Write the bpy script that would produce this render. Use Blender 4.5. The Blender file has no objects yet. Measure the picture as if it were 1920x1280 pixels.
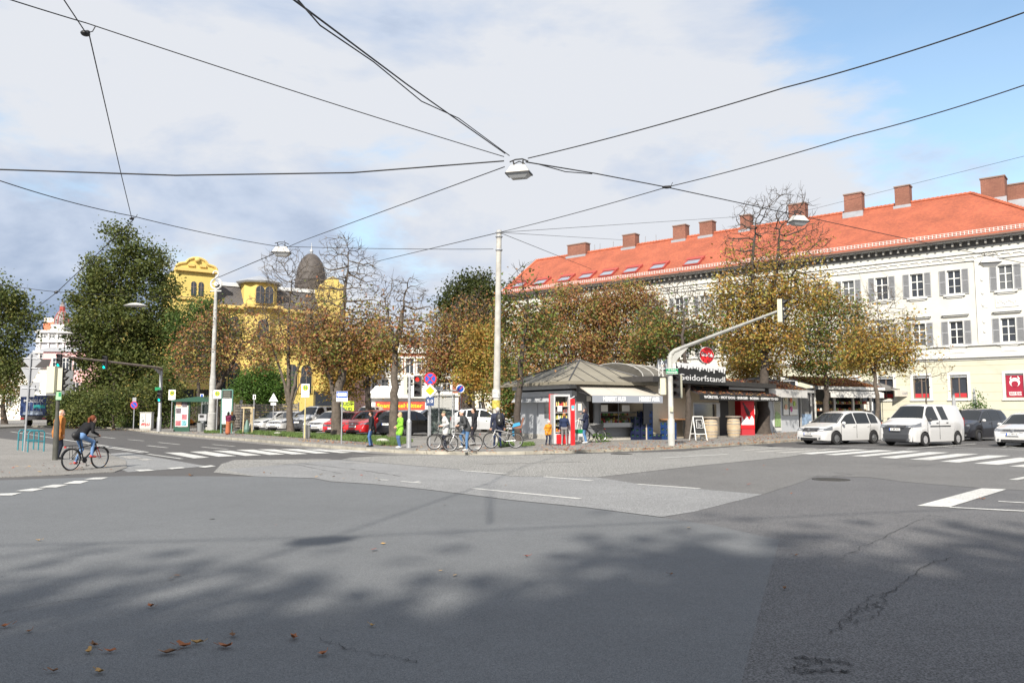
import bpy, math, random
import numpy as np
from mathutils import Vector, Matrix
PI = math.pi
scene = bpy.context.scene
COL = scene.collection
R = math.radians
# ---------------- camera ----------------
F = 1470.0; CAMZ = 1.6; TH = math.atan(130/F)
cam = bpy.data.cameras.new('camera'); camo = bpy.data.objects.new('camera', cam); COL.objects.link(camo)
cam.sensor_width = 23.5; cam.lens = 23.5*F/1920; cam.clip_start = .1; cam.clip_end = 3000
camo.location = (0, 0, CAMZ); camo.rotation_euler = (PI/2+TH, 0, 0)
scene.camera = camo
# ---------------- light ----------------
SUN_AZ = R(14)      # shadows run this far right of straight away from the camera
SUN_EL = R(37)
sd = Vector((math.sin(SUN_AZ)*math.cos(SUN_EL), math.cos(SUN_AZ)*math.cos(SUN_EL), -math.sin(SUN_EL)))
sl = bpy.data.lights.new('sun', 'SUN'); sl.energy = 5.0; sl.angle = R(.95); sl.color = (1, .93, .82)
so = bpy.data.objects.new('sun', sl); COL.objects.link(so); so.rotation_euler = sd.to_track_quat('-Z', 'Y').to_euler()
scene.view_settings.view_transform = 'Standard'; scene.view_settings.look = 'None'
scene.view_settings.exposure = 0.62; scene.view_settings.gamma = 1
w = bpy.data.worlds.new('World'); scene.world = w; w.use_nodes = True
nt = w.node_tree; N = nt.nodes; L = nt.links; N.clear()
def nn(t, **k):
    n = N.new(t)
    for a, b in k.items(): setattr(n, a, b)
    return n
def mth(op, a, b=None, c=None):
    n = N.new('ShaderNodeMath'); n.operation = op
    for i, v in enumerate((a, b, c)):
        if v is None: continue
        if isinstance(v, (int, float)): n.inputs[i].default_value = v
        else: L.new(v, n.inputs[i])
    return n.outputs[0]
sky = nn('ShaderNodeTexSky', sky_type='NISHITA'); sky.sun_disc = False; sky.sun_elevation = SUN_EL
sky.sun_rotation = PI+SUN_AZ; sky.air_density = 1.2; sky.ozone_density = 2.0
tc = nn('ShaderNodeTexCoord'); sx = nn('ShaderNodeSeparateXYZ'); L.new(tc.outputs['Generated'], sx.inputs[0])
zz = mth('MAXIMUM', sx.outputs[2], .04); inv = mth('DIVIDE', 1, mth('ADD', zz, .75))
cb = nn('ShaderNodeCombineXYZ'); L.new(mth('MULTIPLY', sx.outputs[0], inv), cb.inputs[0]); L.new(mth('MULTIPLY', sx.outputs[1], inv), cb.inputs[1])
L.new(mth('MULTIPLY', sx.outputs[2], 1.9), cb.inputs[2])
def noise(scale, detail, rough, off, dist=0.0):
    m = nn('ShaderNodeMapping'); m.inputs['Location'].default_value = off; L.new(cb.outputs[0], m.inputs[0])
    n = nn('ShaderNodeTexNoise'); n.inputs['Scale'].default_value = scale; n.inputs['Detail'].default_value = detail
    n.inputs['Roughness'].default_value = rough; n.inputs['Distortion'].default_value = dist
    L.new(m.outputs[0], n.inputs[0]); return n.outputs[0]
def ramp(src, pts):
    r = nn('ShaderNodeValToRGB'); L.new(src, r.inputs[0]); e = r.color_ramp.elements
    while len(e) < len(pts): e.new(.5)
    for i, (p, c) in enumerate(pts):
        e[i].position = p; e[i].color = (*c, 1) if hasattr(c, '__len__') else (c, c, c, 1)
    r.color_ramp.interpolation = 'EASE' if len(pts) == 2 else 'LINEAR'
    return r.outputs[0]
def around(px, py, k):          # 1 in this compass direction, falling off with angle
    u = (px-960)/F; v = (640-py)/F
    d = Vector((u, math.cos(TH)-v*math.sin(TH), math.sin(TH)+v*math.cos(TH))).normalized()
    n = nn('ShaderNodeVectorMath', operation='DOT_PRODUCT'); L.new(tc.outputs['Generated'], n.inputs[0]); n.inputs[1].default_value = d
    m = nn('ShaderNodeMapRange'); L.new(n.outputs['Value'], m.inputs[0]); m.inputs[1].default_value = math.cos(R(k)); m.inputs[2].default_value = 1
    return m.outputs[0]
hole = mth('ADD', mth('MULTIPLY', around(1900, 40, 17), .72), mth('MULTIPLY', around(1600, 30, 11), .30))
hole = mth('ADD', hole, mth('MULTIPLY', around(1650, 300, 7), .1))
cov = mth('SUBTRACT', mth('MULTIPLY_ADD', noise(4.0, 10, .58, (3.1, 7.7, 2), .15), 1.7, -.12), mth('MULTIPLY', hole, .55))
mask = ramp(cov, [(.26, .10), (.62, 1.0)])
tone = mth('ADD', mth('MULTIPLY_ADD', noise(3.6, 11, .56, (1.3, 4.2, 5), .2), 1.5, -.155), mth('MULTIPLY', sx.outputs[2], .04))
tone = mth('SUBTRACT', tone, mth('MULTIPLY', around(100, 640, 10.5), .34))
tone = mth('ADD', tone, mth('MULTIPLY', around(1300, 330, 24), .2))
CS = 6.1
ccol = ramp(tone, [(.10, (.20*CS, .29*CS, .44*CS)), (.34, (.46*CS, .56*CS, .74*CS)), (.50, (.64*CS, .73*CS, .89*CS)), (.68, (.84*CS, .87*CS, .93*CS))])
sk2 = nn('ShaderNodeMixRGB', blend_type='MULTIPLY'); sk2.inputs[0].default_value = 1; L.new(sky.outputs[0], sk2.inputs[1]); sk2.inputs[2].default_value = (1.4, 1.45, 1.4, 1)
mx = nn('ShaderNodeMixRGB'); L.new(mask, mx.inputs[0]); L.new(sk2.outputs[0], mx.inputs[1]); L.new(ccol, mx.inputs[2])
bg = nn('ShaderNodeBackground'); bg.inputs[1].default_value = .1; L.new(mx.outputs[0], bg.inputs[0])
ow = nn('ShaderNodeOutputWorld'); L.new(bg.outputs[0], ow.inputs[0])

# ---------------- projection helpers (photo pixel -> place in the world) ----------------
CT, ST = math.cos(TH), math.sin(TH)
def ray(px, py):
    u = (px-960)/F; v = (640-py)/F
    return Vector((u, CT-v*ST, ST+v*CT))
def P(px, py, Y):
    d = ray(px, py); s = Y/d.y
    return Vector((d.x*s, Y, CAMZ+d.z*s))
def G(px, py, z=0.0):
    d = ray(px, py); s = (z-CAMZ)/d.z
    return Vector((d.x*s, d.y*s, z))
KZ = .12    # pavement level
class Frame:            # a facade frame: x along it to the right, y into the building
    def __init__(s, ox, oy, deg): s.o = (ox, oy); s.a = R(deg); s.u = (math.cos(s.a), math.sin(s.a)); s.n = (-math.sin(s.a), math.cos(s.a))
    def x(s, px, y=0, z=1.6):
        k = (px-960)/F; zc0 = (s.o[1]+s.n[1]*y)*CT+(z-CAMZ)*ST
        return (k*zc0-s.o[0]-s.n[0]*y)/(s.u[0]-k*s.u[1]*CT)
    def z(s, py, x, y=0): return P(960, py, s.o[1]+s.u[1]*x+s.n[1]*y).z
    def w(s, x, y, z=0): return Vector((s.o[0]+s.u[0]*x+s.n[0]*y, s.o[1]+s.u[1]*x+s.n[1]*y, z))

# ---------------- materials ----------------
MC = {}
def mat(name, col, rough=.6, metal=0, var=.0, scale=8, bump=0, emit=0, spec=None, alpha=None, coat=0, trans=0):
    if name in MC: return MC[name]
    m = bpy.data.materials.new(name); m.use_nodes = True; t = m.node_tree; b = t.nodes['Principled BSDF']
    b.inputs['Base Color'].default_value = (*col, 1); b.inputs['Roughness'].default_value = rough; b.inputs['Metallic'].default_value = metal
    if spec is not None: b.inputs['Specular IOR Level'].default_value = spec
    if coat: b.inputs['Coat Weight'].default_value = coat; b.inputs['Coat Roughness'].default_value = .05
    if emit: b.inputs['Emission Color'].default_value = (*col, 1); b.inputs['Emission Strength'].default_value = emit
    if trans:
        b.inputs['Transmission Weight'].default_value = trans
    if var or bump:
        tcn = t.nodes.new('ShaderNodeTexCoord'); n = t.nodes.new('ShaderNodeTexNoise'); n.inputs['Scale'].default_value = scale; n.inputs['Detail'].default_value = 6
        n.inputs['Roughness'].default_value = .65
        t.links.new(tcn.outputs['Object'], n.inputs[0])
        if var:
            r = t.nodes.new('ShaderNodeValToRGB'); e = r.color_ramp.elements
            e[0].position = .3; e[1].position = .7
            e[0].color = (*[c*(1-var) for c in col], 1); e[1].color = (*[min(1, c*(1+var)) for c in col], 1)
            t.links.new(n.outputs[0], r.inputs[0]); t.links.new(r.outputs[0], b.inputs['Base Color'])
        if bump:
            bn = t.nodes.new('ShaderNodeBump'); bn.inputs['Strength'].default_value = bump; bn.inputs['Distance'].default_value = .02
            t.links.new(n.outputs[0], bn.inputs['Height']); t.links.new(bn.outputs[0], b.inputs['Normal'])
    MC[name] = m
    return m
def asphalt(name, col, grain=.35, blot=.12, gs=90, spk=.0, tracks=0):
    m = bpy.data.materials.new(name); m.use_nodes = True; t = m.node_tree; b = t.nodes['Principled BSDF']; nd = t.nodes; lk = t.links
    b.inputs['Roughness'].default_value = .82; b.inputs['Specular IOR Level'].default_value = .35
    g = nd.new('ShaderNodeTexCoord')
    def nz(s, d, r=.6):
        n = nd.new('ShaderNodeTexNoise'); n.inputs['Scale'].default_value = s; n.inputs['Detail'].default_value = d; n.inputs['Roughness'].default_value = r
        lk.new(g.outputs['Object'], n.inputs[0]); return n.outputs[0]
    def rp(src, a, ca, b_, cb_):
        r = nd.new('ShaderNodeValToRGB'); r.color_ramp.elements[0].position = a; r.color_ramp.elements[1].position = b_
        r.color_ramp.elements[0].color = (ca,)*3+(1,); r.color_ramp.elements[1].color = (cb_,)*3+(1,); lk.new(src, r.inputs[0]); return r.outputs[0]
    def mul(a, c):
        x = nd.new('ShaderNodeMixRGB'); x.blend_type = 'MULTIPLY'; x.inputs[0].default_value = 1; lk.new(a, x.inputs[1])
        if isinstance(c, tuple): x.inputs[2].default_value = (*c, 1)
        else: lk.new(c, x.inputs[2])
        return x.outputs[0]
    fine = nz(gs, 3, .7); c = rp(fine, .3, 1-grain, .7, 1+grain*.0+.0)
    c = mul(rp(fine, .36, .5-grain*.55, .66, .5+grain*.55), (2*col[0], 2*col[1], 2*col[2]))
    c = mul(c, rp(nz(.35, 5), .3, 1-blot, .7, 1.0)); c = mul(c, rp(nz(3.1, 6, .7), .3, 1-blot*.7, .7, 1.0))
    v = nd.new('ShaderNodeTexVoronoi'); v.inputs['Scale'].default_value = 48; lk.new(g.outputs['Object'], v.inputs[0])
    sp = rp(v.outputs['Distance'], .05+spk, 1.0, .12+spk, 0.0)
    x = nd.new('ShaderNodeMixRGB'); lk.new(sp, x.inputs[0]); lk.new(c, x.inputs[1]); x.inputs[2].default_value = (col[0]*2.3, col[1]*2.3, col[2]*2.2, 1)
    lk.new(x.outputs[0], b.inputs['Base Color'])
    bn = nd.new('ShaderNodeBump'); bn.inputs['Strength'].default_value = .5; bn.inputs['Distance'].default_value = .006
    lk.new(fine, bn.inputs['Height']); lk.new(bn.outputs[0], b.inputs['Normal'])
    return m

# ---------------- mesh builder ----------------
class MB:
    def __init__(s): s.v = []; s.f = []; s.m = []
    def add(s, vs, fs, mi=0):
        o = len(s.v); s.v += [tuple(v) for v in vs]; s.f += [tuple(i+o for i in f) for f in fs]; s.m += [mi]*len(fs)
    def box(s, c, d, rz=0, mi=0, rx=0, ry=0):
        x, y, z = d[0]/2, d[1]/2, d[2]/2
        M = Matrix.Translation(c) @ Matrix.Rotation(rz, 4, 'Z') @ Matrix.Rotation(ry, 4, 'Y') @ Matrix.Rotation(rx, 4, 'X')
        vs = [M @ Vector(p) for p in ((-x,-y,-z),(x,-y,-z),(x,y,-z),(-x,y,-z),(-x,-y,z),(x,-y,z),(x,y,z),(-x,y,z))]
        s.add(vs, [(0,3,2,1),(4,5,6,7),(0,1,5,4),(1,2,6,5),(2,3,7,6),(3,0,4,7)], mi)
        return s
    def bb(s, x0, x1, y0, y1, z0, z1, mi=0): return s.box(((x0+x1)/2, (y0+y1)/2, (z0+z1)/2), (abs(x1-x0), abs(y1-y0), abs(z1-z0)), 0, mi)
    def cyl(s, p, q, r0, r1=None, n=8, mi=0, cap=True):
        p = Vector(p); q = Vector(q); r1 = r0 if r1 is None else r1; d = (q-p)
        if d.length < 1e-6: return s
        d.normalize(); a = d.orthogonal().normalized(); b = d.cross(a); vs = []
        for c, r in ((p, r0), (q, r1)):
            for i in range(n):
                t = 2*PI*i/n; vs.append(c+a*(math.cos(t)*r)+b*(math.sin(t)*r))
        fs = [(i, (i+1) % n, n+(i+1) % n, n+i) for i in range(n)]
        if cap: fs += [tuple(range(n))[::-1], tuple(range(n, 2*n))]
        s.add(vs, fs, mi); return s
    def tube(s, pts, r, n=6, mi=0):
        for i in range(len(pts)-1):
            s.cyl(pts[i], pts[i+1], r, r, n, mi)
        return s
    def prism(s, poly, vec, mi=0):
        n = len(poly); vec = Vector(vec); a = [Vector(p) for p in poly]; b = [p+vec for p in a]
        s.add(a+b, [tuple(range(n))[::-1], tuple(range(n, 2*n))]+[(i, (i+1) % n, n+(i+1) % n, n+i) for i in range(n)], mi); return s
    def lathe(s, prof, c=(0, 0, 0), n=16, axis='Z', mi=0, cap=True):
        vs = []; k = len(prof)
        for (r, h) in prof:
            for i in range(n):
                t = 2*PI*i/n; x, y = r*math.cos(t), r*math.sin(t)
                if axis == 'Z': p = (x, y, h)
                elif axis == 'Y': p = (x, h, y)
                else: p = (h, x, y)
                vs.append((p[0]+c[0], p[1]+c[1], p[2]+c[2]))
        fs = [(j*n+i, j*n+(i+1) % n, (j+1)*n+(i+1) % n, (j+1)*n+i) for j in range(k-1) for i in range(n)]
        if cap: fs += [tuple(range(n))[::-1], tuple(range((k-1)*n, k*n))]
        s.add(vs, fs, mi); return s
    def ell(s, c, r, n=10, m=6, mi=0, rz=0):
        vs = []; ca, sa = math.cos(rz), math.sin(rz)
        for j in range(m+1):
            f = -PI/2+PI*j/m
            for i in range(n):
                t = 2*PI*i/n; x = math.cos(t)*math.cos(f)*r[0]; y = math.sin(t)*math.cos(f)*r[1]
                vs.append((c[0]+x*ca-y*sa, c[1]+x*sa+y*ca, c[2]+math.sin(f)*r[2]))
        s.add(vs, [(j*n+i, j*n+(i+1) % n, (j+1)*n+(i+1) % n, (j+1)*n+i) for j in range(m) for i in range(n)], mi); return s
    def quad(s, a, b, c, d, mi=0): s.add([a, b, c, d], [(0, 1, 2, 3)], mi); return s
    def build(s, name, mats, parent=None, smooth=None, loc=None, rz=0):
        me = bpy.data.meshes.new(name); me.from_pydata(s.v, [], s.f)
        if not isinstance(mats, (list, tuple)): mats = [mats]
        for m_ in mats: me.materials.append(m_)
        if len(mats) > 1: me.polygons.foreach_set('material_index', s.m)
        me.validate()
        if smooth:
            me.polygons.foreach_set('use_smooth', [True]*len(me.polygons)); me.set_sharp_from_angle(angle=R(smooth))
        me.update()
        o = bpy.data.objects.new(name, me); COL.objects.link(o)
        if parent: o.parent = parent
        if loc is not None: o.location = loc
        if rz: o.rotation_euler.z = rz
        return o
def tag(o, label, cat, group=None, kind=None):
    if label: o['label'] = label
    if cat: o['category'] = cat
    if group: o['group'] = group
    if kind: o['kind'] = kind
    return o
def struct(o): o['kind'] = 'structure'; return o
def thing(name, label, cat, loc=(0, 0, 0), rz=0, group=None):
    o = bpy.data.objects.new(name, None); COL.objects.link(o); o.location = loc; o.rotation_euler = (0, 0, rz); o.empty_display_size = .1
    return tag(o, label, cat, group)
def dup(root, loc, rz, label, group=None):
    def cp(o, par):
        c = o.copy(); COL.objects.link(c); c.parent = par
        for ch in o.children: cp(ch, c)
        return c
    r = cp(root, None); r.location = loc; r.rotation_euler = (0, 0, rz); r['label'] = label
    if group: r['group'] = group
    return r
def text_mesh(body, size, width=None, depth=.004, bold=0, space=1.0):
    cu = bpy.data.curves.new('lettering', 'FONT'); cu.body = body; cu.size = size; cu.extrude = depth; cu.align_x = 'CENTER'; cu.align_y = 'CENTER'
    cu.offset = bold; cu.resolution_u = 2; cu.space_character = space
    o = bpy.data.objects.new('lettering', cu); COL.objects.link(o)
    dg = bpy.context.evaluated_depsgraph_get(); dg.update(); me = bpy.data.meshes.new_from_object(o.evaluated_get(dg)); bpy.data.objects.remove(o)
    if width and len(me.vertices):
        xs = [v.co.x for v in me.vertices]; k = width/(max(xs)-min(xs)); me.transform(Matrix.Diagonal((k, 1, 1, 1)))
    return me
def text(body, size, m, parent, loc, rz=0, width=None, rx=PI/2, bold=0, depth=.004, ry=0):
    me = text_mesh(body, size, width, depth, bold); me.materials.clear(); me.materials.append(m)
    o = bpy.data.objects.new('lettering', me); COL.objects.link(o); o.parent = parent; o.location = loc; o.rotation_euler = (rx, ry, rz)
    return o
def wall(mb, x0, x1, z0, z1, ops, y=0, dep=.2, mi=0, mr=None):
    """wall sheet in the x-z plane facing -y with rectangular openings (x0,x1,z0,z1) and their reveals"""
    mr = mi if mr is None else mr
    xs = sorted({x0, x1, *[o[0] for o in ops], *[o[1] for o in ops]}); zs = sorted({z0, z1, *[o[2] for o in ops], *[o[3] for o in ops]})
    xs = [x for x in xs if x0 <= x <= x1]; zs = [z for z in zs if z0 <= z <= z1]
    for i in range(len(xs)-1):
        for j in range(len(zs)-1):
            cx, cz = (xs[i]+xs[i+1])/2, (zs[j]+zs[j+1])/2
            if any(o[0] < cx < o[1] and o[2] < cz < o[3] for o in ops): continue
            mb.quad((xs[i], y, zs[j]), (xs[i+1], y, zs[j]), (xs[i+1], y, zs[j+1]), (xs[i], y, zs[j+1]), mi)
    for a, b, c, d in ops:
        mb.quad((a, y, c), (a, y+dep, c), (a, y+dep, d), (a, y, d), mr); mb.quad((b, y, c), (b, y, d), (b, y+dep, d), (b, y+dep, c), mr)
        mb.quad((a, y, c), (b, y, c), (b, y+dep, c), (a, y+dep, c), mr); mb.quad((a, y, d), (a, y+dep, d), (b, y+dep, d), (b, y, d), mr)
GLASS = mat('window_glass', (.03, .035, .045), .08, 0, spec=.8)
CARGLASS = mat('car_glass', (.012, .014, .016), .04, 0, spec=.5)
WHITE = mat('white_paint', (.66, .66, .64), .5); BLACK = mat('black_plastic', (.02, .02, .022), .5); STEEL = mat('galvanised_steel', (.42, .43, .45), .45, .5, var=.15, scale=6)
GREYP = mat('grey_paint', (.23, .24, .26), .55, var=.08); CABLE = mat('cable_black', (.02, .02, .022), .7)
WHITESIGN = mat('sign_white', (.8, .8, .8), .4); BLUESIGN = mat('sign_blue', (.01, .08, .45), .4); REDSIGN = mat('sign_red', (.6, .02, .03), .4)
YEL = mat('sign_yellow', (.75, .6, .02), .4); GREENSIGN = mat('sign_green', (.01, .22, .09), .4)
# ================= ground =================
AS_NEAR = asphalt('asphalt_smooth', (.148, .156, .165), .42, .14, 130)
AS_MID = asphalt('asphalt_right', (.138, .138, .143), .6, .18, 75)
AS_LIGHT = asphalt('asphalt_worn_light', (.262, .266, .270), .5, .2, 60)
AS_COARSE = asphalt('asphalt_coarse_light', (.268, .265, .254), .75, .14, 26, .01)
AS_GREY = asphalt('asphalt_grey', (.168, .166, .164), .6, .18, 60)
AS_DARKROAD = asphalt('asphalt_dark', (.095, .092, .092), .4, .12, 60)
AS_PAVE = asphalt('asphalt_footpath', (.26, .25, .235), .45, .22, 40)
AS_CRACK = mat('crack_dark', (.035, .035, .037), .9)
PAINT = asphalt('road_paint', (.64, .64, .62), .3, .25, 40, -.02)
WORNPAINT = asphalt('road_paint_worn', (.42, .41, .39), .5, .3, 25, -.02)
def sheet(name, pts, m, z, mb=None, mi=0):
    own = mb is None; mb = mb or MB(); v = [G(a, b) for a, b in pts]
    mb.add([(p.x, p.y, z) for p in v], [tuple(range(len(v)))], mi)
    return struct(mb.build(name, m)) if own else None
g = MB(); g.add([(-900, -60, -.012), (900, -60, -.012), (900, 1400, -.012), (-900, 1400, -.012)], [(0, 1, 2, 3)]); struct(g.build('ground', mat('earth_ground', (.10, .10, .08), .9, var=.2, scale=.2)))
# junction surface, one dark sheet from behind the camera to the far kerbs
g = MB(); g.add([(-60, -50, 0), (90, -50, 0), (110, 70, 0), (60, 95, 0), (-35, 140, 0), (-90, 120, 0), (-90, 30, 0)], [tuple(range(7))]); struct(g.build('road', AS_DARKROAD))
NEAR = [(480, 893), (700, 910), (960, 938), (1100, 952), (1240, 970), (1335, 985), (1460, 1012), (1430, 1120), (1390, 1279)]
def near_poly():
    v = [G(a, b) for a, b in [(-300, 902), (0, 900), (240, 892), (480, 893), (590, 897), (620, 903), (700, 908), (800, 918), (960, 938), (1100, 952), (1240, 970), (1340, 985), (1462, 1012)]]
    v += [G(1430, 1120), G(1390, 1279)]
    return [(p.x, p.y) for p in v] + [(1.5, 1.0), (1.0, -45), (-60, -45), (-60, 20)]
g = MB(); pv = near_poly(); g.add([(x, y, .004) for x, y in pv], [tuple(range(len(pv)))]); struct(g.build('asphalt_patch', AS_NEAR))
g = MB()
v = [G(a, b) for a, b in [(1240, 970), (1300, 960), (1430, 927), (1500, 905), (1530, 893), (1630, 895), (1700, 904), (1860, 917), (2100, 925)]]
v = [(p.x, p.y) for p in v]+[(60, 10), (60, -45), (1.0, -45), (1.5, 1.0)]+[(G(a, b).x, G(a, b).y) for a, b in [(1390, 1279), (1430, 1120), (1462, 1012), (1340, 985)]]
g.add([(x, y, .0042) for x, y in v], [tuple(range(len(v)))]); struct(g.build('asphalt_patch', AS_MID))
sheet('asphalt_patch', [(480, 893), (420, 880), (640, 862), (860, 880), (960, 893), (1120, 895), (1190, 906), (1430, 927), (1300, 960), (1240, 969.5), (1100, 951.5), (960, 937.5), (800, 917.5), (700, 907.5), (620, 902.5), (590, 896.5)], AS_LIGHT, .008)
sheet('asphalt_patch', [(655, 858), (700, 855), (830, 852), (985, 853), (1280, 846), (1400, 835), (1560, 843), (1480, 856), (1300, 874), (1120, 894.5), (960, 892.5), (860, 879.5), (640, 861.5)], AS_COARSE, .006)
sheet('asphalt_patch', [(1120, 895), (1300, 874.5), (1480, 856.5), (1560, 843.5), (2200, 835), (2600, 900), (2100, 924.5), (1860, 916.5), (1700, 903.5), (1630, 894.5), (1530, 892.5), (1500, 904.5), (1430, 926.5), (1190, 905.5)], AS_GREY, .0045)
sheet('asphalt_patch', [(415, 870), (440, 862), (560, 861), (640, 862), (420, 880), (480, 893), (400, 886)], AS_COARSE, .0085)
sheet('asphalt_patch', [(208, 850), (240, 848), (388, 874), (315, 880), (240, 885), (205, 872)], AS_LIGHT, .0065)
# cracks and a sunken repair, laid in the road sheet
rnd = random.Random(5)
cr = MB()
def crack(pts, w=.012, z=.0125, n=10):
    q = []
    for i in range(len(pts)-1):
        a, b = G(*pts[i]), G(*pts[i+1])
        for k in range(n):
            t = k/n; q.append(a.lerp(b, t)+Vector((rnd.uniform(-1, 1), rnd.uniform(-1, 1), 0))*.035)
    q.append(G(*pts[-1]))
    for i in range(len(q)-1):
        d = (q[i+1]-q[i]).normalized(); s = Vector((-d.y, d.x, 0))*w*rnd.uniform(.3, 1)/2
        cr.quad((q[i]-s).to_tuple()[:2]+(z,), (q[i+1]-s).to_tuple()[:2]+(z,), (q[i+1]+s).to_tuple()[:2]+(z,), (q[i]+s).to_tuple()[:2]+(z,))
crack([(1552, 1192), (1585, 1165), (1620, 1140), (1655, 1125), (1690, 1100), (1735, 1060), (1790, 1045)], .011)
crack([(1585, 1165), (1600, 1142), (1640, 1118), (1675, 1108)], .009); crack([(1600, 1170), (1640, 1155), (1665, 1130)], .008); crack([(1615, 1150), (1640, 1135), (1650, 1140)], .007)
crack([(1570, 1050), (1630, 1020), (1700, 985), (1745, 965)], .01); crack([(600, 1200), (660, 1220), (740, 1232), (780, 1245)], .008)
crack([(0, 1150), (120, 1128), (230, 1116)], .007); crack([(0, 890), (100, 892), (235, 882)], .02); crack([(20, 853), (60, 872)], .03)
crack([(1870-190, 876), (1740, 872), (1790, 866)], .03); crack([(1560, 893), (1600, 890), (1560, 886)], .03)
crack([(560, 868), (680, 882), (750, 893)], .04); crack([(470, 866), (560, 872), (640, 888)], .03)
crack([(1480, 868), (1660, 878), (1920, 886)], .02); 
for (a, b) in (((1478, 1232), (1600, 1248)), ((1500, 1262), (1596, 1262))):
    crack([a, ((a[0]+b[0])/2, (a[1]+b[1])/2-4), b], .012)
for k in range(30):
    x, y = rnd.uniform(1485, 1590), rnd.uniform(1238, 1262); crack([(x, y), (x+rnd.uniform(-10, 12), y+rnd.uniform(-4, 6))], .008, n=3)
struct(cr.build('road_crack', AS_CRACK))
# manhole covers
MAN = mat('cast_iron', (.05, .048, .045), .7, .3, var=.3, scale=30, bump=.5)
for i, (px, py, r, lab) in enumerate(((1558, 899, .42, 'round iron manhole cover in the road right of centre'), (63, 880, .36, 'dark manhole cover in the footpath by the signal pole'), (1165, 851, .40, 'iron drain cover in the road below the drinks kiosk'))):
    c = G(px, py); mb = MB(); mb.lathe([(r, -.01), (r, .0165), (r*.86, .0165), (r*.85, .013)], (c.x, c.y, 0), 28)
    for k in range(-3, 4): mb.bb(c.x-r*.7, c.x+r*.7, c.y+k*r*.2-.012, c.y+k*r*.2+.012, .0125, .0155)
    tag(mb.build('manhole_cover', MAN), lab, 'manhole cover')
# ---- markings ----
mk = MB(); MZ = .0135
def mark(pts, mi=0):
    v = [G(a, b) for a, b in pts]; mk.add([(p.x, p.y, MZ) for p in v], [tuple(range(len(v)))], mi)
def line(a, b, w=.12, mi=0):
    p, q = G(*a), G(*b); d = (q-p).normalized(); s = Vector((-d.y, d.x, 0))*w/2
    mk.add([(c.x, c.y, MZ) for c in (p-s, q-s, q+s, p+s)], [(0, 1, 2, 3)], mi)
# left crossing
LZ = [((307, 848.5), (340, 848.5), (393, 858), (363, 859.5)), ((355, 847), (385, 846), (443.5, 855), (410, 856.5)), ((398, 845), (432, 845), (490, 853.5), (460, 855)), ((442, 843.5), (475, 843), (535, 852), (505, 853)),
      ((483, 842.5), (515, 842.5), (578, 851), (548, 852)), ((525, 842), (560, 842), (620, 849.5), (592, 850.5)), ((570, 842.3), (600, 842.5), (660, 848.5), (640, 849.5)), ((615, 843), (640, 843), (695, 847), (678, 848)), ((655, 843.5), (676, 843.8), (735, 846.8), (712, 847.5))]
for q in LZ: mark(q)
# right crossing
RZ_ = [((1543, 852.5), (1568, 853.5), (1678, 845), (1645, 843.5)), ((1595, 855), (1622, 856.2), (1727, 846.3), (1694, 845.5)), ((1648, 858), (1680, 859.8), (1781, 848.5), (1742, 847.5)), ((1705, 861.5), (1745, 863), (1835, 851.2), (1795, 850.5)),
       ((1763, 865.5), (1798, 867.3), (1895, 854.5), (1852, 853.7)), ((1826, 869), (1872, 871.8), (1960, 860), (1912, 858)), ((1892, 874.5), (1940, 877), (2040, 864), (1990, 862)), ((1497, 850.5), (1522, 851.8), (1630, 843), (1600, 842.2)),
       ((1450, 848.5), (1475, 849.8), (1583, 841.8), (1552, 841)), ((1408, 847), (1430, 848), (1540, 840.8), (1510, 840)), ((1385, 843.8), (1400, 844.8), (1490, 839), (1465, 838.6))]
for i, q in enumerate(RZ_): mark(q, 1 if i > 7 else 0)
for q in ((1400, 832.5), (1660, 827)), : pass
# dashes, left junction
for q in (((0, 926), (0, 929.5), (22, 929.3), (41, 924.5)), ((28, 921), (60, 921.5), (86, 916.3), (60, 916.3)), ((72, 914.5), (105, 914.5), (128, 909.2), (100, 909)), ((118, 907.5), (150, 907), (167, 902), (140, 902)), ((157, 899.5), (190, 899), (203, 895.3), (175, 896)),
          ((252, 881), (262, 884), (290, 882.5), (280, 880.6)), ((313, 878), (322, 880), (348, 877.5), (340, 876)), ((371, 875.5), (384, 877), (405, 874.3), (395, 872.5))): mark(q)
for a, b in (((175, 832.5), (277, 848)), ((165, 833.5), (268, 849)), ((278, 851.5), (341, 860.5)), ((20, 809), (170, 832)), ((191, 819.3), (216, 821.8)), ((240, 824), (270, 826.5)), ((297, 829.5), (337, 833.5)), ((276, 835.5), (314, 839.5)), ((378, 838), (427, 842.5)), ((398, 833.3), (440, 837)), ((40, 806), (110, 815))): line(a, b, .13)
mark([(222, 855), (250, 854.6), (268, 859), (240, 860.5)], 1); mark([(258, 861), (272, 859.5), (288, 862.5), (268, 863.5)], 1)
for a, b in (((886, 916), (1088, 935.5)), ((1020, 894), (1110, 901.5)), ((1196, 908), (1313, 916.5)), ((862, 882), (952, 889)), ((1240, 858.5), (1365, 851.5)), ((780, 903.3), (785, 904)), ((1720, 950.5), (1720, 950.5))):
    if a != b: line(a, b, .13)
for a, b in (((905, 869.5), (1100, 865)), ((938, 857.5), (987, 858.5)), ((900, 853.5), (960, 855.5)), ((660, 854.5), (810, 852.5)), ((580, 860.5), (620, 861.5)), ((640, 866), (690, 869))): line(a, b, .16, 1)
for a, b in (((752, 902.8), (790, 905.8)), ((712, 899.5), (728, 900.5))): line(a, b, .10)
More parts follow.
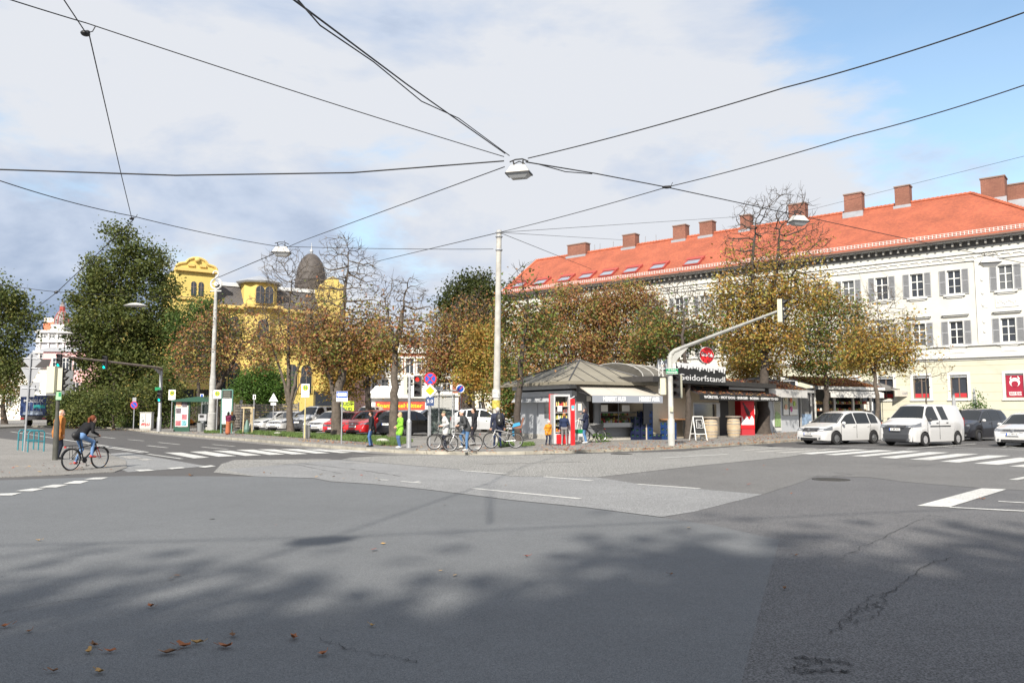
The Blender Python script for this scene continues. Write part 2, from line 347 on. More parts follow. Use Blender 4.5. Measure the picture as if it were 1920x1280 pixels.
# stop line and lane lines, right
mark([(1719, 949), (1780, 951.5), (1887, 918), (1840, 916)]); line((1780, 951.7), (2100, 968), .13); line((1872, 940.5), (1990, 947), .12); line((1900, 900), (1990, 882), .18)
line((1770, 837.5), (2200, 855), .14); line((1700, 841.5), (1830, 832), .13); line((1555, 836), (1700, 841), .12)
line((1880, 838), (1906, 835), .12); line((1884, 836.5), (1905, 838.5), .12)
for a, b in (((780, 843.5), (848, 838)), ((872, 847.5), (900, 838)), ((888, 838), (918, 834)), ((884, 833), (912, 829))): # cycle path lines on the island, raised
    p, q = G(a[0], a[1], KZ), G(b[0], b[1], KZ); d = (q-p).normalized(); s = Vector((-d.y, d.x, 0))*.06
    mk.add([(c.x, c.y, KZ+.008) for c in (p-s, q-s, q+s, p+s)], [(0, 1, 2, 3)])
struct(mk.build('road_markings', [PAINT, WORNPAINT]))
# ---- raised island (kiosks, stop, car park) with kerb stones ----
EDGE = [(-420, 815), (-100, 806), (60, 800.5), (165, 800), (240, 806), (285, 811), (330, 815.5), (400, 821.5), (500, 830), (600, 838.5), (660, 843.5), (740, 849), (800, 851.5), (880, 853), (930, 852.6), (985, 851.8), (1060, 849.8), (1150, 846.8), (1220, 844), (1280, 841), (1350, 837), (1420, 832.5), (1500, 827), (1650, 818), (1800, 811), (2300, 800)]
ev = [G(a, b) for a, b in EDGE]
def plate(name, pts, z0, z1, m):
    mb = MB(); mb.prism([(p[0], p[1], z0) for p in pts], (0, 0, z1-z0)); return struct(mb.build(name, m))
n_ = [Vector((p.x, p.y)) for p in ev]
def inset(pl, d):
    out = []
    for i, p in enumerate(pl):
        a = pl[max(0, i-1)]; b = pl[min(len(pl)-1, i+1)]; t = (b-a).normalized(); out.append(p+Vector((-t.y, t.x))*d)
    return out
inn = inset(n_, .16)
plate('pavement', [(p.x, p.y) for p in inn]+[(190, 120), (190, 300), (-190, 300), (-160, 110)], -.01, KZ, AS_PAVE)
KERB = mat('kerb_stone', (.33, .31, .26), .8, var=.35, scale=1.6, bump=.3)
kb = MB()
for i in range(len(n_)-1):
    a, b, c, d = n_[i], n_[i+1], inn[i+1], inn[i]; L_ = (b-a).length; k = max(1, int(L_/1.0)) if i > 3 and i < 24 else 1
    drop = 0.0
    for j in range(k):
        t0, t1 = j/k+.006, (j+1)/k-.006
        q = [a.lerp(b, t0), a.lerp(b, t1), d.lerp(c, t1), d.lerp(c, t0)]; h = KZ+.003+rnd.uniform(-.004, .006)-drop
        kb.prism([(p.x, p.y, -.02) for p in q], (0, 0, h+.02))
struct(kb.build('kerb', KERB))
# light gutter strip along the far-left kerb
mb = MB(); o1 = inset(n_, -.03); o2 = inset(n_, -.9); s0, s1 = 5, 12
for i in range(s0, s1):
    mb.quad((o2[i].x, o2[i].y, .0088), (o2[i+1].x, o2[i+1].y, .0088), (o1[i+1].x, o1[i+1].y, .0088), (o1[i].x, o1[i].y, .0088))
struct(mb.build('gutter', asphalt('gutter_setts', (.24, .23, .22), .5, .2, 30)))
# near-left corner pavement, flush with the road at a dropped kerb
cp = [(-500, 930), (-100, 896), (0, 895), (130, 890), (215, 885), (238, 877), (236, 864), (205, 851), (150, 842), (90, 832), (0, 822), (-300, 812)]
v = [G(a, b) for a, b in cp]; plate('pavement', [(p.x, p.y) for p in v], -.01, .02, AS_PAVE)
# grass verge in front of the parked cars
def grass(name, poly, z, n, h, seed, cols, leafn=0):
    rr = np.random.default_rng(seed); q = [G(a, b, z) for a, b in poly]; tri = []
    mb = MB(); mb.add([(p.x, p.y, z+.012) for p in q], [tuple(range(len(q)))]); 
    xs = [p.x for p in q]; ys = [p.y for p in q]
    def inside(x, y):
        c = False; j = len(q)-1
        for i in range(len(q)):
            if (q[i].y > y) != (q[j].y > y) and x < (q[j].x-q[i].x)*(y-q[i].y)/(q[j].y-q[i].y)+q[i].x: c = not c
            j = i
        return c
    k = 0
    while k < n:
        x, y = rr.uniform(min(xs), max(xs)), rr.uniform(min(ys), max(ys))
        if not inside(x, y): continue
        k += 1; a = rr.uniform(0, 2*PI); hh = h*rr.uniform(.4, 1.2); w = .012+.01*rr.random(); lx, ly = rr.normal(0, .35, 2)*hh
        dx, dy = math.cos(a)*w, math.sin(a)*w
        mb.add([(x-dx, y-dy, z), (x+dx, y+dy, z), (x+lx, y+ly, z+hh)], [(0, 1, 2)], 1)
    o = mb.build(name, [mat('soil', (.09, .075, .05), .95, var=.3, scale=3), cols]); o['kind'] = 'stuff'; return o
GR = mat('grass_green', (.085, .14, .03), .6, var=.45, scale=1.2)
grass('grass', [(450, 808), (520, 811), (640, 817), (760, 822), (775, 828), (740, 836), (705, 834), (690, 829), (600, 823), (500, 816), (440, 812)], KZ, 20000, .17, 3, GR)
grass('grass', [(382, 809), (416, 808.5), (418, 812), (384, 812)], KZ, 2500, .15, 4, GR)
grass('grass', [(930, 832), (958, 829), (965, 836), (938, 839)], KZ, 1500, .14, 5, GR); grass('grass', [(975, 832), (1000, 831), (1003, 835), (978, 837)], KZ, 1200, .12, 6, GR)
# fallen leaves on the island and gutters
def litter(name, regs, seed, size, cols):
    rr = np.random.default_rng(seed); mb = MB()
    for (poly, n, z) in regs:
        for k in range(n):
            # bilinear in a 4-corner region
            s, t = rr.random(), rr.random(); a = Vector(poly[0]).lerp(Vector(poly[1]), s); b = Vector(poly[3]).lerp(Vector(poly[2]), s); c = a.lerp(b, t)
            p = G(c.x, c.y, z); an = rr.uniform(0, 2*PI); L1 = size*rr.uniform(.5, 1.2); W1 = L1*rr.uniform(.45, .8)
            ax = Vector((math.cos(an), math.sin(an), rr.uniform(-.25, .35))); bx = Vector((-math.sin(an), math.cos(an), rr.uniform(-.3, .3)))
            zc = z+.016+abs(ax.z)*L1*.5
            q = Vector((p.x, p.y, zc)); mb.add([q-ax*L1/2, q+bx*W1/2-ax*L1*.1, q+ax*L1/2, q-bx*W1/2], [(0, 1, 2, 3)], int(rr.integers(0, len(cols))))
    o = mb.build(name, cols); o['kind'] = 'stuff'; return o
LF = [mat('leaf_rust', (.30, .10, .03), .7), mat('leaf_brown', (.18, .085, .035), .7), mat('leaf_tan', (.42, .25, .08), .7), mat('leaf_dry_red', (.26, .06, .03), .7)]
litter('fallen_leaves', [([(560, 824), (760, 833), (750, 838), (560, 828)], 500, KZ), ([(330, 808), (440, 812), (430, 816), (330, 812)], 120, KZ), ([(1000, 834), (1400, 822), (1460, 830), (1000, 848)], 900, KZ), ([(1180, 842), (1500, 824), (1500, 827.5), (1180, 846)], 400, KZ),
   ([(1430, 808), (1500, 806), (1500, 822), (1400, 828)], 700, KZ), ([(780, 832), (930, 832), (930, 850), (780, 846)], 250, KZ), ([(120, 800), (280, 806), (280, 810), (120, 803)], 200, KZ), ([(1000, 846), (1300, 838), (1300, 841), (1000, 850)], 200, KZ), ([(440, 814), (640, 824), (640, 828), (440, 817)], 250, KZ),
   ([(0, 870), (230, 866), (230, 880), (0, 892)], 50, .02), ([(0, 940), (1200, 940), (1500, 1100), (0, 1100)], 12, .004), ([(400, 870), (1500, 870), (1500, 935), (500, 895)], 18, .01)], 7, .10, LF)
LEAFLAB = ['tan curled leaf lying at the left edge of the shaded asphalt', 'small brown leaf just right of the leaf at the left picture edge', 'rust leaf alone in the shade above the group of curled leaves',
 'dark brown leaf left of the small tan and rust pair of leaves', 'rust leaf of the small pair in the lower left shade', 'pale tan leaf between two darker ones in the lower left shade', 'large dark curled leaf, leftmost of the three big curled leaves',
 'big rust curled leaf in the middle of the three big curled leaves', 'bright tan curled leaf, rightmost of the three big curled leaves', 'long rust leaf right of the three big curled leaves', 'small brown leaf just above the long rust leaf',
 'rust leaf midway between the long rust leaf and the lone thick leaf', 'thick rust leaf on the asphalt by the thin crack', 'tan leaf near the bottom left of the road', 'tiny tan leaf, topmost of those by the thin crack', 'small brown leaf in the shade on the right asphalt patch',
 'tan leaf alone on sunlit asphalt far left', 'small dark leaf at the shade edge near the asphalt seam', 'tiny red leaf at the upper edge of the tree shade', 'dark brown leaf on sunlit asphalt below the left zebra crossing', 'small brown leaf in the middle of the tree shade',
 'rust leaf beside the wide white stop line', 'small brown leaf in the bottom left corner of the road']
near_leaves = [(8, 1178, .10, 0), (54, 1187, .06, 1), (283, 1140, .09, 0), (176, 1213, .08, 1), (206, 1225, .09, 0), (166, 1226, .07, 2), (312, 1228, .12, 1), (345, 1215, .12, 0), (368, 1209, .09, 2), (423, 1216, .11, 0), (437, 1195, .08, 1), (551, 1199, .10, 0), (605, 1230, .09, 0), (187, 1264, .08, 2), (698, 1176, .06, 2), (1471, 1106, .07, 1), (72, 1015, .07, 2), (1491, 1043, .06, 1), (988, 1045, .07, 3), (358, 893, .16, 1), (1258, 1079, .06, 1), (1842, 937, .12, 0), (100, 1262, .07, 1)]
for i, (px, py, s, ci) in enumerate(near_leaves):
    s *= .85; p = G(px, py); r_ = random.Random(i*7+1); a = r_.uniform(0, 6); n = 9; mb = MB(); vs = []
    for k in range(n):
        t = 2*PI*k/n; rad = s/2*(1.0 if k % 2 == 0 else .62)*r_.uniform(.8, 1.1); x = rad*math.cos(t)*1.35; y = rad*math.sin(t)*.75
        vs.append((x, y, .012+abs(x)*r_.uniform(.15, .7)+abs(y)*.35))
    mb.add([(0, 0, .010)]+vs, [(0, 1+k, 1+(k+1) % n) for k in range(n)]); mb.cyl((s*.6, 0, .02), (s*.95, .01, .035), .0018, n=4)
    o = mb.build('fallen_leaf', LF[ci]); o.location = (p.x, p.y, .004); o.rotation_euler.z = a
    tag(o, LEAFLAB[i], 'leaf', 'single leaves on the asphalt')
# ================= buildings =================
PLASTER = mat('plaster_white', (.54, .53, .485), .8, var=.12, scale=.45); PLCREAM = mat('plaster_cream', (.50, .49, .395), .8, var=.08, scale=.7); STUCCO = mat('stucco_trim', (.58, .58, .56), .75)
SHUT = mat('shutter_grey', (.30, .31, .33), .6, var=.08, scale=4); WOODW = mat('window_frame_white', (.64, .65, .64), .4); DARKIN = mat('dark_recess', (.03, .03, .03), .9); ZINC = mat('zinc_sheet', (.40, .42, .45), .4, .4, var=.12, scale=2)
def tiles(name, c1, c2, sc=3.0, rowh=.16, brw=.2):
    m = bpy.data.materials.new(name); m.use_nodes = True; t = m.node_tree; b = t.nodes['Principled BSDF']; b.inputs['Roughness'].default_value = .8
    g = t.nodes.new('ShaderNodeTexCoord'); br = t.nodes.new('ShaderNodeTexBrick'); br.inputs['Color1'].default_value = (*c1, 1); br.inputs['Color2'].default_value = (*c2, 1)
    br.inputs['Mortar'].default_value = tuple(c*.42 for c in c1)+(1,); br.inputs['Scale'].default_value = sc; br.inputs['Mortar Size'].default_value = .016; br.inputs['Brick Width'].default_value = brw*sc; br.inputs['Row Height'].default_value = rowh*sc
    t.links.new(g.outputs['UV'], br.inputs[0]); n = t.nodes.new('ShaderNodeTexNoise'); n.inputs['Scale'].default_value = .5; n.inputs['Detail'].default_value = 6; t.links.new(g.outputs['Object'], n.inputs[0])
    r = t.nodes.new('ShaderNodeValToRGB'); r.color_ramp.elements[0].position = .3; r.color_ramp.elements[0].color = (.72, .72, .72, 1); r.color_ramp.elements[1].position = .7; t.links.new(n.outputs[0], r.inputs[0])
    x = t.nodes.new('ShaderNodeMixRGB'); x.blend_type = 'MULTIPLY'; x.inputs[0].default_value = 1; t.links.new(br.outputs[0], x.inputs[1]); t.links.new(r.outputs[0], x.inputs[2]); t.links.new(x.outputs[0], b.inputs['Base Color'])
    bn = t.nodes.new('ShaderNodeBump'); bn.inputs['Strength'].default_value = .5; bn.inputs['Distance'].default_value = .03; t.links.new(br.outputs[1], bn.inputs['Height']); bn.invert = True; t.links.new(bn.outputs[0], b.inputs['Normal'])
    return m
def uv_planar(o):
    """metres along the slope as UV, face by face"""
    me = o.data; uv = me.uv_layers.new(name='UVMap')
    for p in me.polygons:
        n = p.normal; h = Vector((-n.y, n.x, 0)); h = h.normalized() if h.length > .05 else Vector((1, 0, 0)); v = n.cross(h)
        for li in p.loop_indices:
            c = me.vertices[me.loops[li].vertex_index].co; uv.data[li].uv = (c.dot(h), c.dot(v))
TILE = tiles('roof_tiles_orange', (.45, .122, .06), (.34, .09, .05)); BRICK = tiles('chimney_brick', (.38, .17, .115), (.30, .125, .09), 1, .075, .25); TILED = tiles('roof_tiles_weathered', (.12, .105, .10), (.16, .14, .13))
def window(parent, x, z0, z1, wd, y=.16, fr=WOODW, glass=GLASS, shutters=True, proto={}, name='window', bars=3, key=None):
    """window frame with panes, built once per size then copied"""
    key = (key, round(wd, 2), round(z1-z0, 2), shutters, bars, fr.name, glass.name)
    if key not in proto:
        h = z1-z0; mb = MB(); t = .07
        mb.bb(-wd/2, -wd/2+t, -.03, .03, 0, h); mb.bb(wd/2-t, wd/2, -.03, .03, 0, h); mb.bb(-wd/2+t, wd/2-t, -.03, .03, h-t, h); mb.bb(-wd/2+t, wd/2-t, -.03, .03, 0, t)
        mb.bb(-.045, .045, -.035, .025, t, h-t); 
        if bars: mb.bb(-wd/2+t, -.045, -.032, .022, h*.66-.04, h*.66+.04); mb.bb(.045, wd/2-t, -.032, .022, h*.66-.04, h*.66+.04)
        if bars > 2: mb.bb(-wd/2+t, -.045, -.03, .02, h*.33-.02, h*.33+.02); mb.bb(.045, wd/2-t, -.03, .02, h*.33-.02, h*.33+.02)
        o = mb.build(name, fr, parent); g = MB(); g.bb(-wd/2+.02, wd/2-.02, .035, .05, .02, h-.02); g.build('pane', glass, o)
        if shutters:
            for sgn in (-1, 1):
                s = MB(); sw = wd*.52; cx = sgn*(wd/2+.08+sw/2); s.bb(cx-sw/2, cx-sw/2+.06, -.24, -.195, -.05, h+.03); s.bb(cx+sw/2-.06, cx+sw/2, -.24, -.195, -.05, h+.03)
                for zz_ in (-.05, h*.5, h-.04): s.bb(cx-sw/2+.06, cx+sw/2-.06, -.238, -.198, zz_, zz_+.07)
                k = int(h/.09)
                for i in range(k): s.box((cx, -.215, .03+i*(h-.06)/k), (sw-.12, .012, .085), rx=R(28))
                s.build('shutter', SHUT, o)
        o.location = (x, y, z0); proto[key] = o; return o
    src = proto[key]
    o = src.copy(); COL.objects.link(o); o.parent = parent; o.location = (x, y, z0)
    for ch in src.children: c = ch.copy(); COL.objects.link(c); c.parent = o
    return o
# ---- long white building with the orange roof ----
FB = Frame(-.93, 96.6, -39.7); BL = 57.0
B = thing('apartment_building', 'long white stucco building with orange tiled hip roof and grey shutters', 'building', (FB.o[0], FB.o[1], 0), FB.a)
zE = 15.9; cols = [49.38-2.83*k for k in range(17)]
Z = lambda py: FB.z(py, 53.0)
rows = [(Z(543), Z(497)), (Z(641), Z(596))]
ops = [(x-.5, x+.5, a, b) for x in cols+[53.07, 55.9] for a, b in rows]
gf = [(x-.62, x+.62, Z(745), Z(700)) for x in cols+[53.3]]
m1 = MB(); z1 = Z(668)
wall(m1, 0, BL, z1, zE, ops, 0, .2); 
m1.quad((0, 14, 0), (0, 0, 0), (0, 0, zE), (0, 14, zE)); m1.add([(0, 0, zE), (0, 14, zE), (.0, 7, 21.3)], [(0, 2, 1)]); m1.quad((BL, 0, z1), (BL, 14, z1), (BL, 14, zE), (BL, 0, zE)); m1.quad((BL, 14, 0), (0, 14, 0), (0, 14, zE), (BL, 14, zE))
m1.build('wall', PLASTER, B)
m2 = MB(); wall(m2, -.0, BL, 0, z1, gf, -.06, .26)
m2.quad((BL, -.06, 0), (BL, 14, 0), (BL, 14, z1), (BL, -.06, z1)); 
m2.build('rusticated_base', PLCREAM, B)
jn = MB()   # joints of the rusticated courses
for zz_ in [z1-.65-i*.72 for i in range(7)]:
    edges = [0]+sorted(v for a, b, c, d in gf if c-.12 < zz_ < d+.3 for v in (a-.25, b+.25))+[BL]
    for i in range(0, len(edges)-1, 2): jn.bb(edges[i], edges[i+1], -.064, -.058, zz_-.02, zz_+.02)
jn.build('masonry_joints', mat('joint_grey', (.40, .38, .28), .9), B)  # thin joint strips in a darker tone than the base plaster
tr = MB()
def band(z0, z1_, out, x0=-.05, x1=BL+.05): tr.bb(x0, x1, -out, -.001, z0, z1_)
band(Z(668), Z(664), .30); band(Z(664), Z(660), .18); band(Z(672), Z(668), .14); band(Z(645), Z(642.5), .16); band(Z(483), Z(481), .10); band(Z(469), Z(467), .12); band(zE-.25, zE-.05, .62); band(Z(497)+.95, Z(497)+1.02, .08)
for x in cols+[53.07, 55.9]:
    for (a, b) in rows:
        tr.bb(x-.64, x-.5, -.05, -.001, a-.02, b+.12); tr.bb(x+.5, x+.64, -.05, -.001, a-.02, b+.12); tr.bb(x-.5, x+.5, -.05, -.001, b, b+.12)
        tr.bb(x-.8, x+.8, -.17, -.001, a-.2, a-.06); tr.bb(x-.6, x+.6, -.09, -.001, a-.32, a-.2)
    tr.bb(x-1.0, x+1.0, -.26, -.001, Z(596)+.52, Z(596)+.64); tr.bb(x-.9, x+.9, -.15, -.001, Z(596)+.40, Z(596)+.52)
    if x > 52 or True: tr.bb(x-.55, x+.55, -.045, -.001, Z(658), Z(648)); tr.bb(x-.38, x+.38, -.07, -.001, Z(656.5), Z(649.5))
for (a, b, c, d) in gf:
    tr.bb(a-.22, a, -.11, -.061, c-.1, d+.2); tr.bb(b, b+.22, -.11, -.061, c-.1, d+.2); tr.bb(a, b, -.11, -.061, d, d+.2); tr.bb(a-.28, b+.28, -.17, -.061, c-.22, c-.1)
# pilaster and projecting bay panels
tr.bb(50.95, 51.95, -.12, -.001, Z(642), Z(483)); tr.bb(51.15, 51.75, -.15, -.12, Z(638), Z(583)); tr.bb(51.15, 51.75, -.15, -.12, Z(575), Z(500))
for zz_ in (Z(520), Z(545), Z(568), Z(600), Z(618)): tr.ell((51.45, -.17, zz_), (.14, .05, .2), 8, 5)
tr.bb(52.3, 53.9, -.06, -.001, Z(575), Z(556))
for i in range(9): tr.ell((52.5+i*.15, -.07, Z(565)+.12*math.sin(i*1.6)), (.09, .05, .12), 6, 4)
k = int(BL/.42)
for i in range(k): # scroll frieze
    tr.ell((.2+i*.42, -.02, (Z(482)+Z(468))/2+.05*(-1)**i), (.17, .06, .13), 6, 4)
tr.build('stucco_trim', STUCCO, B, smooth=30)
md = MB(); band0 = MB(); band0.bb(0, BL, -.02, -.001, zE-.75, zE-.25); band0.build('cornice_dark_band', mat('cornice_dark', (.16, .155, .15), .9), B)  # flat dark band on the wall behind the cornice brackets
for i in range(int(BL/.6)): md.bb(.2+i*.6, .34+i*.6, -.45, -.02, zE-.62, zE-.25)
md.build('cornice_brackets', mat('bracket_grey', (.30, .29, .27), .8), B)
wr_ = random.Random(3); CURT = mat('pane_with_curtain', (.24, .24, .23), .15, spec=.7); CURT2 = mat('pane_half_curtain', (.10, .105, .11), .1, spec=.8)
for x in cols+[53.07, 55.9]:
    for (a, b) in rows: window(B, x, a, b, 1.0, glass=wr_.choice([GLASS, GLASS, GLASS, GLASS, GLASS, GLASS, CURT, CURT2]))
GWF = mat('window_frame_dark', (.16, .12, .10), .5); LITR = mat('interior_red', (.45, .02, .03), .6)
for i, (a, b, c, d) in enumerate(gf):
    x = (a+b)/2
    if i == len(gf)-1:
        p = MB(); p.bb(a+.02, b-.02, .05, .09, c+.02, d-.14); po = p.build('window', [mat('poster_maroon', (.30, .01, .035), .5)], B)
        q = MB(); q.lathe([(.36, -.005), (.36, .005)], (x, .035, (c+d)/2+.25), 24, 'Y'); q.cyl((x-.3, .03, d-.45), (x-.22, .03, d-.22), .06, .02); q.cyl((x+.3, .03, d-.45), (x+.22, .03, d-.22), .06, .02)
        q.build('emblem', WHITESIGN, po); f = MB(); f.lathe([(.24, -.005), (.24, .003)], (x, .022, (c+d)/2+.12), 20, 'Y'); f.build('emblem', MC['poster_maroon'], po)
        text('young·uno', .24, WHITESIGN, po, (x, .03, c+.42), bold=.006, width=.85); text('TAGESZENTRUM', .17, WHITESIGN, po, (x, .03, c+.22), bold=.005, width=.85)
        r_ = MB(); r_.bb(a, b, .0, .08, d-.12, d); r_.build('roller_box', ZINC, po)
    else:
        o = window(B, x, c, d, 1.2, .12, GWF, GLASS, False, bars=0, key='gf')
        r_ = MB(); r_.bb(a+.01, b-.01, .0, .08, d-.22, d); r_.build('roller_box', ZINC, B)
        if i < 3: r2 = MB(); r2.bb(a+.06, b-.06, .13, .15, c+.05, c+.4); r2.build('window_banner', LITR, B)
for x in (48.1, 50.9, 53.4):   # cellar grilles
    c = MB(); c.bb(x-.35, x+.35, -.058, -.05, .55, 1.15); o = c.build('cellar_window', DARKIN, B); gr = MB()
    for i in range(6): gr.bb(x-.35+i*.14-.012, x-.35+i*.14+.012, -.1, -.07, .55, 1.15)
    for i in range(4): gr.bb(x-.35, x+.35, -.1, -.075, .6+i*.16, .63+i*.16)
    gr.build('grille', WHITE, o)
rf = MB(); e = -.75; zr = 21.35; z0 = zE-.05; xr = BL-7.1
A0, A1, A2, A3 = (-.35, e, z0), (BL+.75, e, z0), (BL+.75, 14.75, z0), (-.35, 14.75, z0); R0, R1 = (-.35, 7, zr), (xr, 7, zr)
rf.add([A0, A1, A2, A3, R0, R1], [(0, 1, 5, 4), (1, 2, 5), (2, 3, 4, 5), (3, 0, 4)]); ro = rf.build('roof', TILE, B); uv_planar(ro)
rd = MB()
for (p, q) in ((R0, R1), (R1, A1), (R1, A2), (A0, R0)):
    pv_, qv = Vector(p), Vector(q); n_s = int((qv-pv_).length/.38)
    for i in range(n_s): rd.cyl(pv_.lerp(qv, i/n_s)+Vector((0, 0, .03)), pv_.lerp(qv, (i+1)/n_s)+Vector((0, 0, .06)), .13, .16, 7)
rd.build('ridge_tiles', mat('ridge_tile', (.42, .12, .06), .8, var=.2, scale=1), B)
gu = MB(); gu.bb(-.3, BL+.8, e-.14, e, z0-.1, z0+.04); gu.build('gutter', mat('gutter_copper', (.17, .11, .09), .5, .3), B)
sg = MB()
nx = 190
for i in range(nx): x = i*BL/nx; sg.box((x, e+.35, z0+.46), (.05, .03, .34))
for zz_ in (.32, .46, .60): sg.bb(-.2, BL+.6, e+.33, e+.37, z0+zz_-.015, z0+zz_+.015)
sg.build('snow_guard', mat('snow_guard_grey', (.62, .60, .58), .5), B)
def chimney(px, wpx, py_top, y=7, dep=1.0, h_below=1.2, cap=True):
    x = FB.x(px, y, zr+.5); zt = FB.z(py_top, x, y); Y = FB.w(x, y).y; wd = wpx/F*Y/math.cos(FB.a)*.8
    mb = MB(); mb.bb(x-wd/2, x+wd/2, y-dep/2, y+dep/2, zr-h_below, zt-.12); c = mb.build('chimney', BRICK, B); uv_planar(c)
    k_ = MB(); k_.bb(x-wd/2-.07, x+wd/2+.07, y-dep/2-.07, y+dep/2+.07, zt-.12, zt); k_.build('cap', mat('chimney_cap', (.22, .15, .12), .8), c)
    f = MB(); f.bb(x-wd/2-.12, x+wd/2+.12, y-dep/2-.25, y-dep/2-.005, zr-h_below-.1, zr-.16*dep-.1); f.build('flashing', ZINC, c)
for a in ((1085, 40, 458, 7), (1183, 26, 440, 7), (1277, 25, 423, 7), (1327, 25, 416, 7), (1400, 18, 404, 7), (1497, 30, 383, 7), (1602, 31, 364, 6.6), (1694, 25, 350, 7)): chimney(*a)
chimney(1864, 38, 335, 9.5, 1.6, 3.0); chimney(1908, 34, 347, 11.5, 1.6, 3.5)
# rear wing roof seen past the hip
rw = MB(); rw.add([(BL-14, 13, z0), (BL+.75, 13, z0), (BL+.75, 34, z0), (BL-14, 34, z0), (BL-6.6, 7.2, zr-.2), (BL-6.6, 34, zr-.2)], [(1, 2, 5, 4), (3, 0, 4, 5), (0, 1, 4), (2, 3, 5)]); o = rw.build('rear_roof', TILE, B); uv_planar(o)
# skylights along the lower slope
sl_n = Vector((0, -(zr-z0), 7-e)).normalized(); slope = math.atan2(zr-z0, 7-e)
for i, px in enumerate((975, 1015, 1060, 1100, 1140, 1185, 1235, 1300)):
    yy = .95; x = FB.x(px, yy, z0+1.3); zc_ = z0+(yy-e)*math.tan(slope)
    mb = MB(); W = 1.7; Lh = 1.55
    for sx_ in (-W/2, W/2): mb.box((x+sx_, yy, zc_+.10), (.16, Lh, .28), rx=slope)
    mb.box((x, yy-Lh/2*math.cos(slope), zc_+.1-Lh/2*math.sin(slope)), (W, .14, .28), rx=slope); mb.box((x, yy+Lh/2*math.cos(slope)*.85, zc_+.12+Lh/2*math.sin(slope)*.85), (W+.3, .5, .3), rx=slope)
    o = mb.build('skylight', mat('skylight_frame_red', (.34, .06, .045), .6), B); gl = MB(); gl.box((x, yy-.1, zc_+.12), (W-.2, Lh-.4, .06), rx=slope*.8); gl.build('pane', mat('skylight_glass', (.25, .30, .36), .05, .0, spec=1.0), o)
for px in (1115, 1125, 1150, 1210, 1230, 1262): x = FB.x(px, 7, zr+.5); hk = MB(); hk.bb(x-.03, x+.03, 6.97, 7.03, zr, zr+.9); hk.build('lightning_rod', STEEL, B)
wl = MB(); wl.bb(50.2, 52.0, -.95, -.55, Z(489)-.06, Z(489)+.12); wl.bb(51, 51.1, -.6, -.1, Z(489), Z(489)+.06)

# ---- yellow villa ----
YELL = mat('plaster_yellow', (.62, .47, .14), .8, var=.10, scale=.5); YTRIM = mat('trim_ochre', (.64, .46, .15), .8); YDARK = mat('base_ochre', (.38, .23, .04), .8, var=.1)
SLATE = tiles('slate_roof', (.10, .095, .10), (.14, .13, .13), 1, .2, .3)
FY = Frame(-37.9, 88, 33.3)
V = thing('villa', 'ornate yellow villa with curved gable, arched windows and grey slate roof behind the trees', 'building', (FY.o[0], FY.o[1], 0), FY.a)
yx = lambda px, y=0: FY.x(px, y, 10); yz = lambda py, x=0, y=0: FY.z(py, x, y)
xa, xb = yx(325), yx(398); zg = yz(505, 1)
def arch_win(parent, x, z0, z1, wd, y=.15, key='a', proto={}):
    k = (round(wd, 2), round(z1-z0, 2))
    if k not in proto:
        h = z1-z0; r = wd/2; pts = [(-r, 0, 0), (r, 0, 0)]+[(r*math.cos(t), 0, h-r+r*math.sin(t)) for t in [PI*i/8 for i in range(9)]]
        mb = MB(); mb.prism([(a*1.22, -.16, b*1.02-.05) for a, _, b in pts], (0, .12, 0)); o = mb.build('window', YTRIM, parent)
        g = MB(); g.prism([(a, -.22, b) for a, _, b in pts], (0, .05, 0)); g.build('pane', GLASS, o); f = MB(); f.bb(-.03, .03, -.25, -.222, 0, h-.02); f.bb(-r, -.031, -.25, -.222, h*.6, h*.6+.05); f.bb(.031, r, -.25, -.222, h*.6, h*.6+.05); f.build('glazing_bars', mat('bars_brown', (.2, .16, .13), .6), o)
        o.location = (x, y, z0); proto[k] = o; return
    s = proto[k]; o = s.copy(); COL.objects.link(o); o.parent = parent; o.location = (x, y, z0)
    for ch in s.children: c = ch.copy(); COL.objects.link(c); c.parent = o
XW = yx(645)
mb = MB(); mb.bb(xa, xb, -.6, 8, 0, zg); mb.bb(xb, XW, 0, 12, 0, yz(576, 8)); 
# turret
tx0, tx1 = yx(456), yx(518); tz = yz(530, (tx0+tx1)/2); tc_ = (tx0+tx1)/2; tr_ = (tx1-tx0)/2
oc = [(tc_+tr_*1.08*math.cos(PI/8+i*PI/4), 1.0+tr_*1.08*math.sin(PI/8+i*PI/4), 0) for i in range(8)]
mb.prism(oc, (0, 0, tz)); px0, px1 = yx(598), yx(640); mb.bb(px0, px1, -.5, 6, 0, yz(540, px0)); mb.bb(yx(235, 1), xa, 1, 10, 0, yz(610, 0))
mb.build('wall', YELL, V)
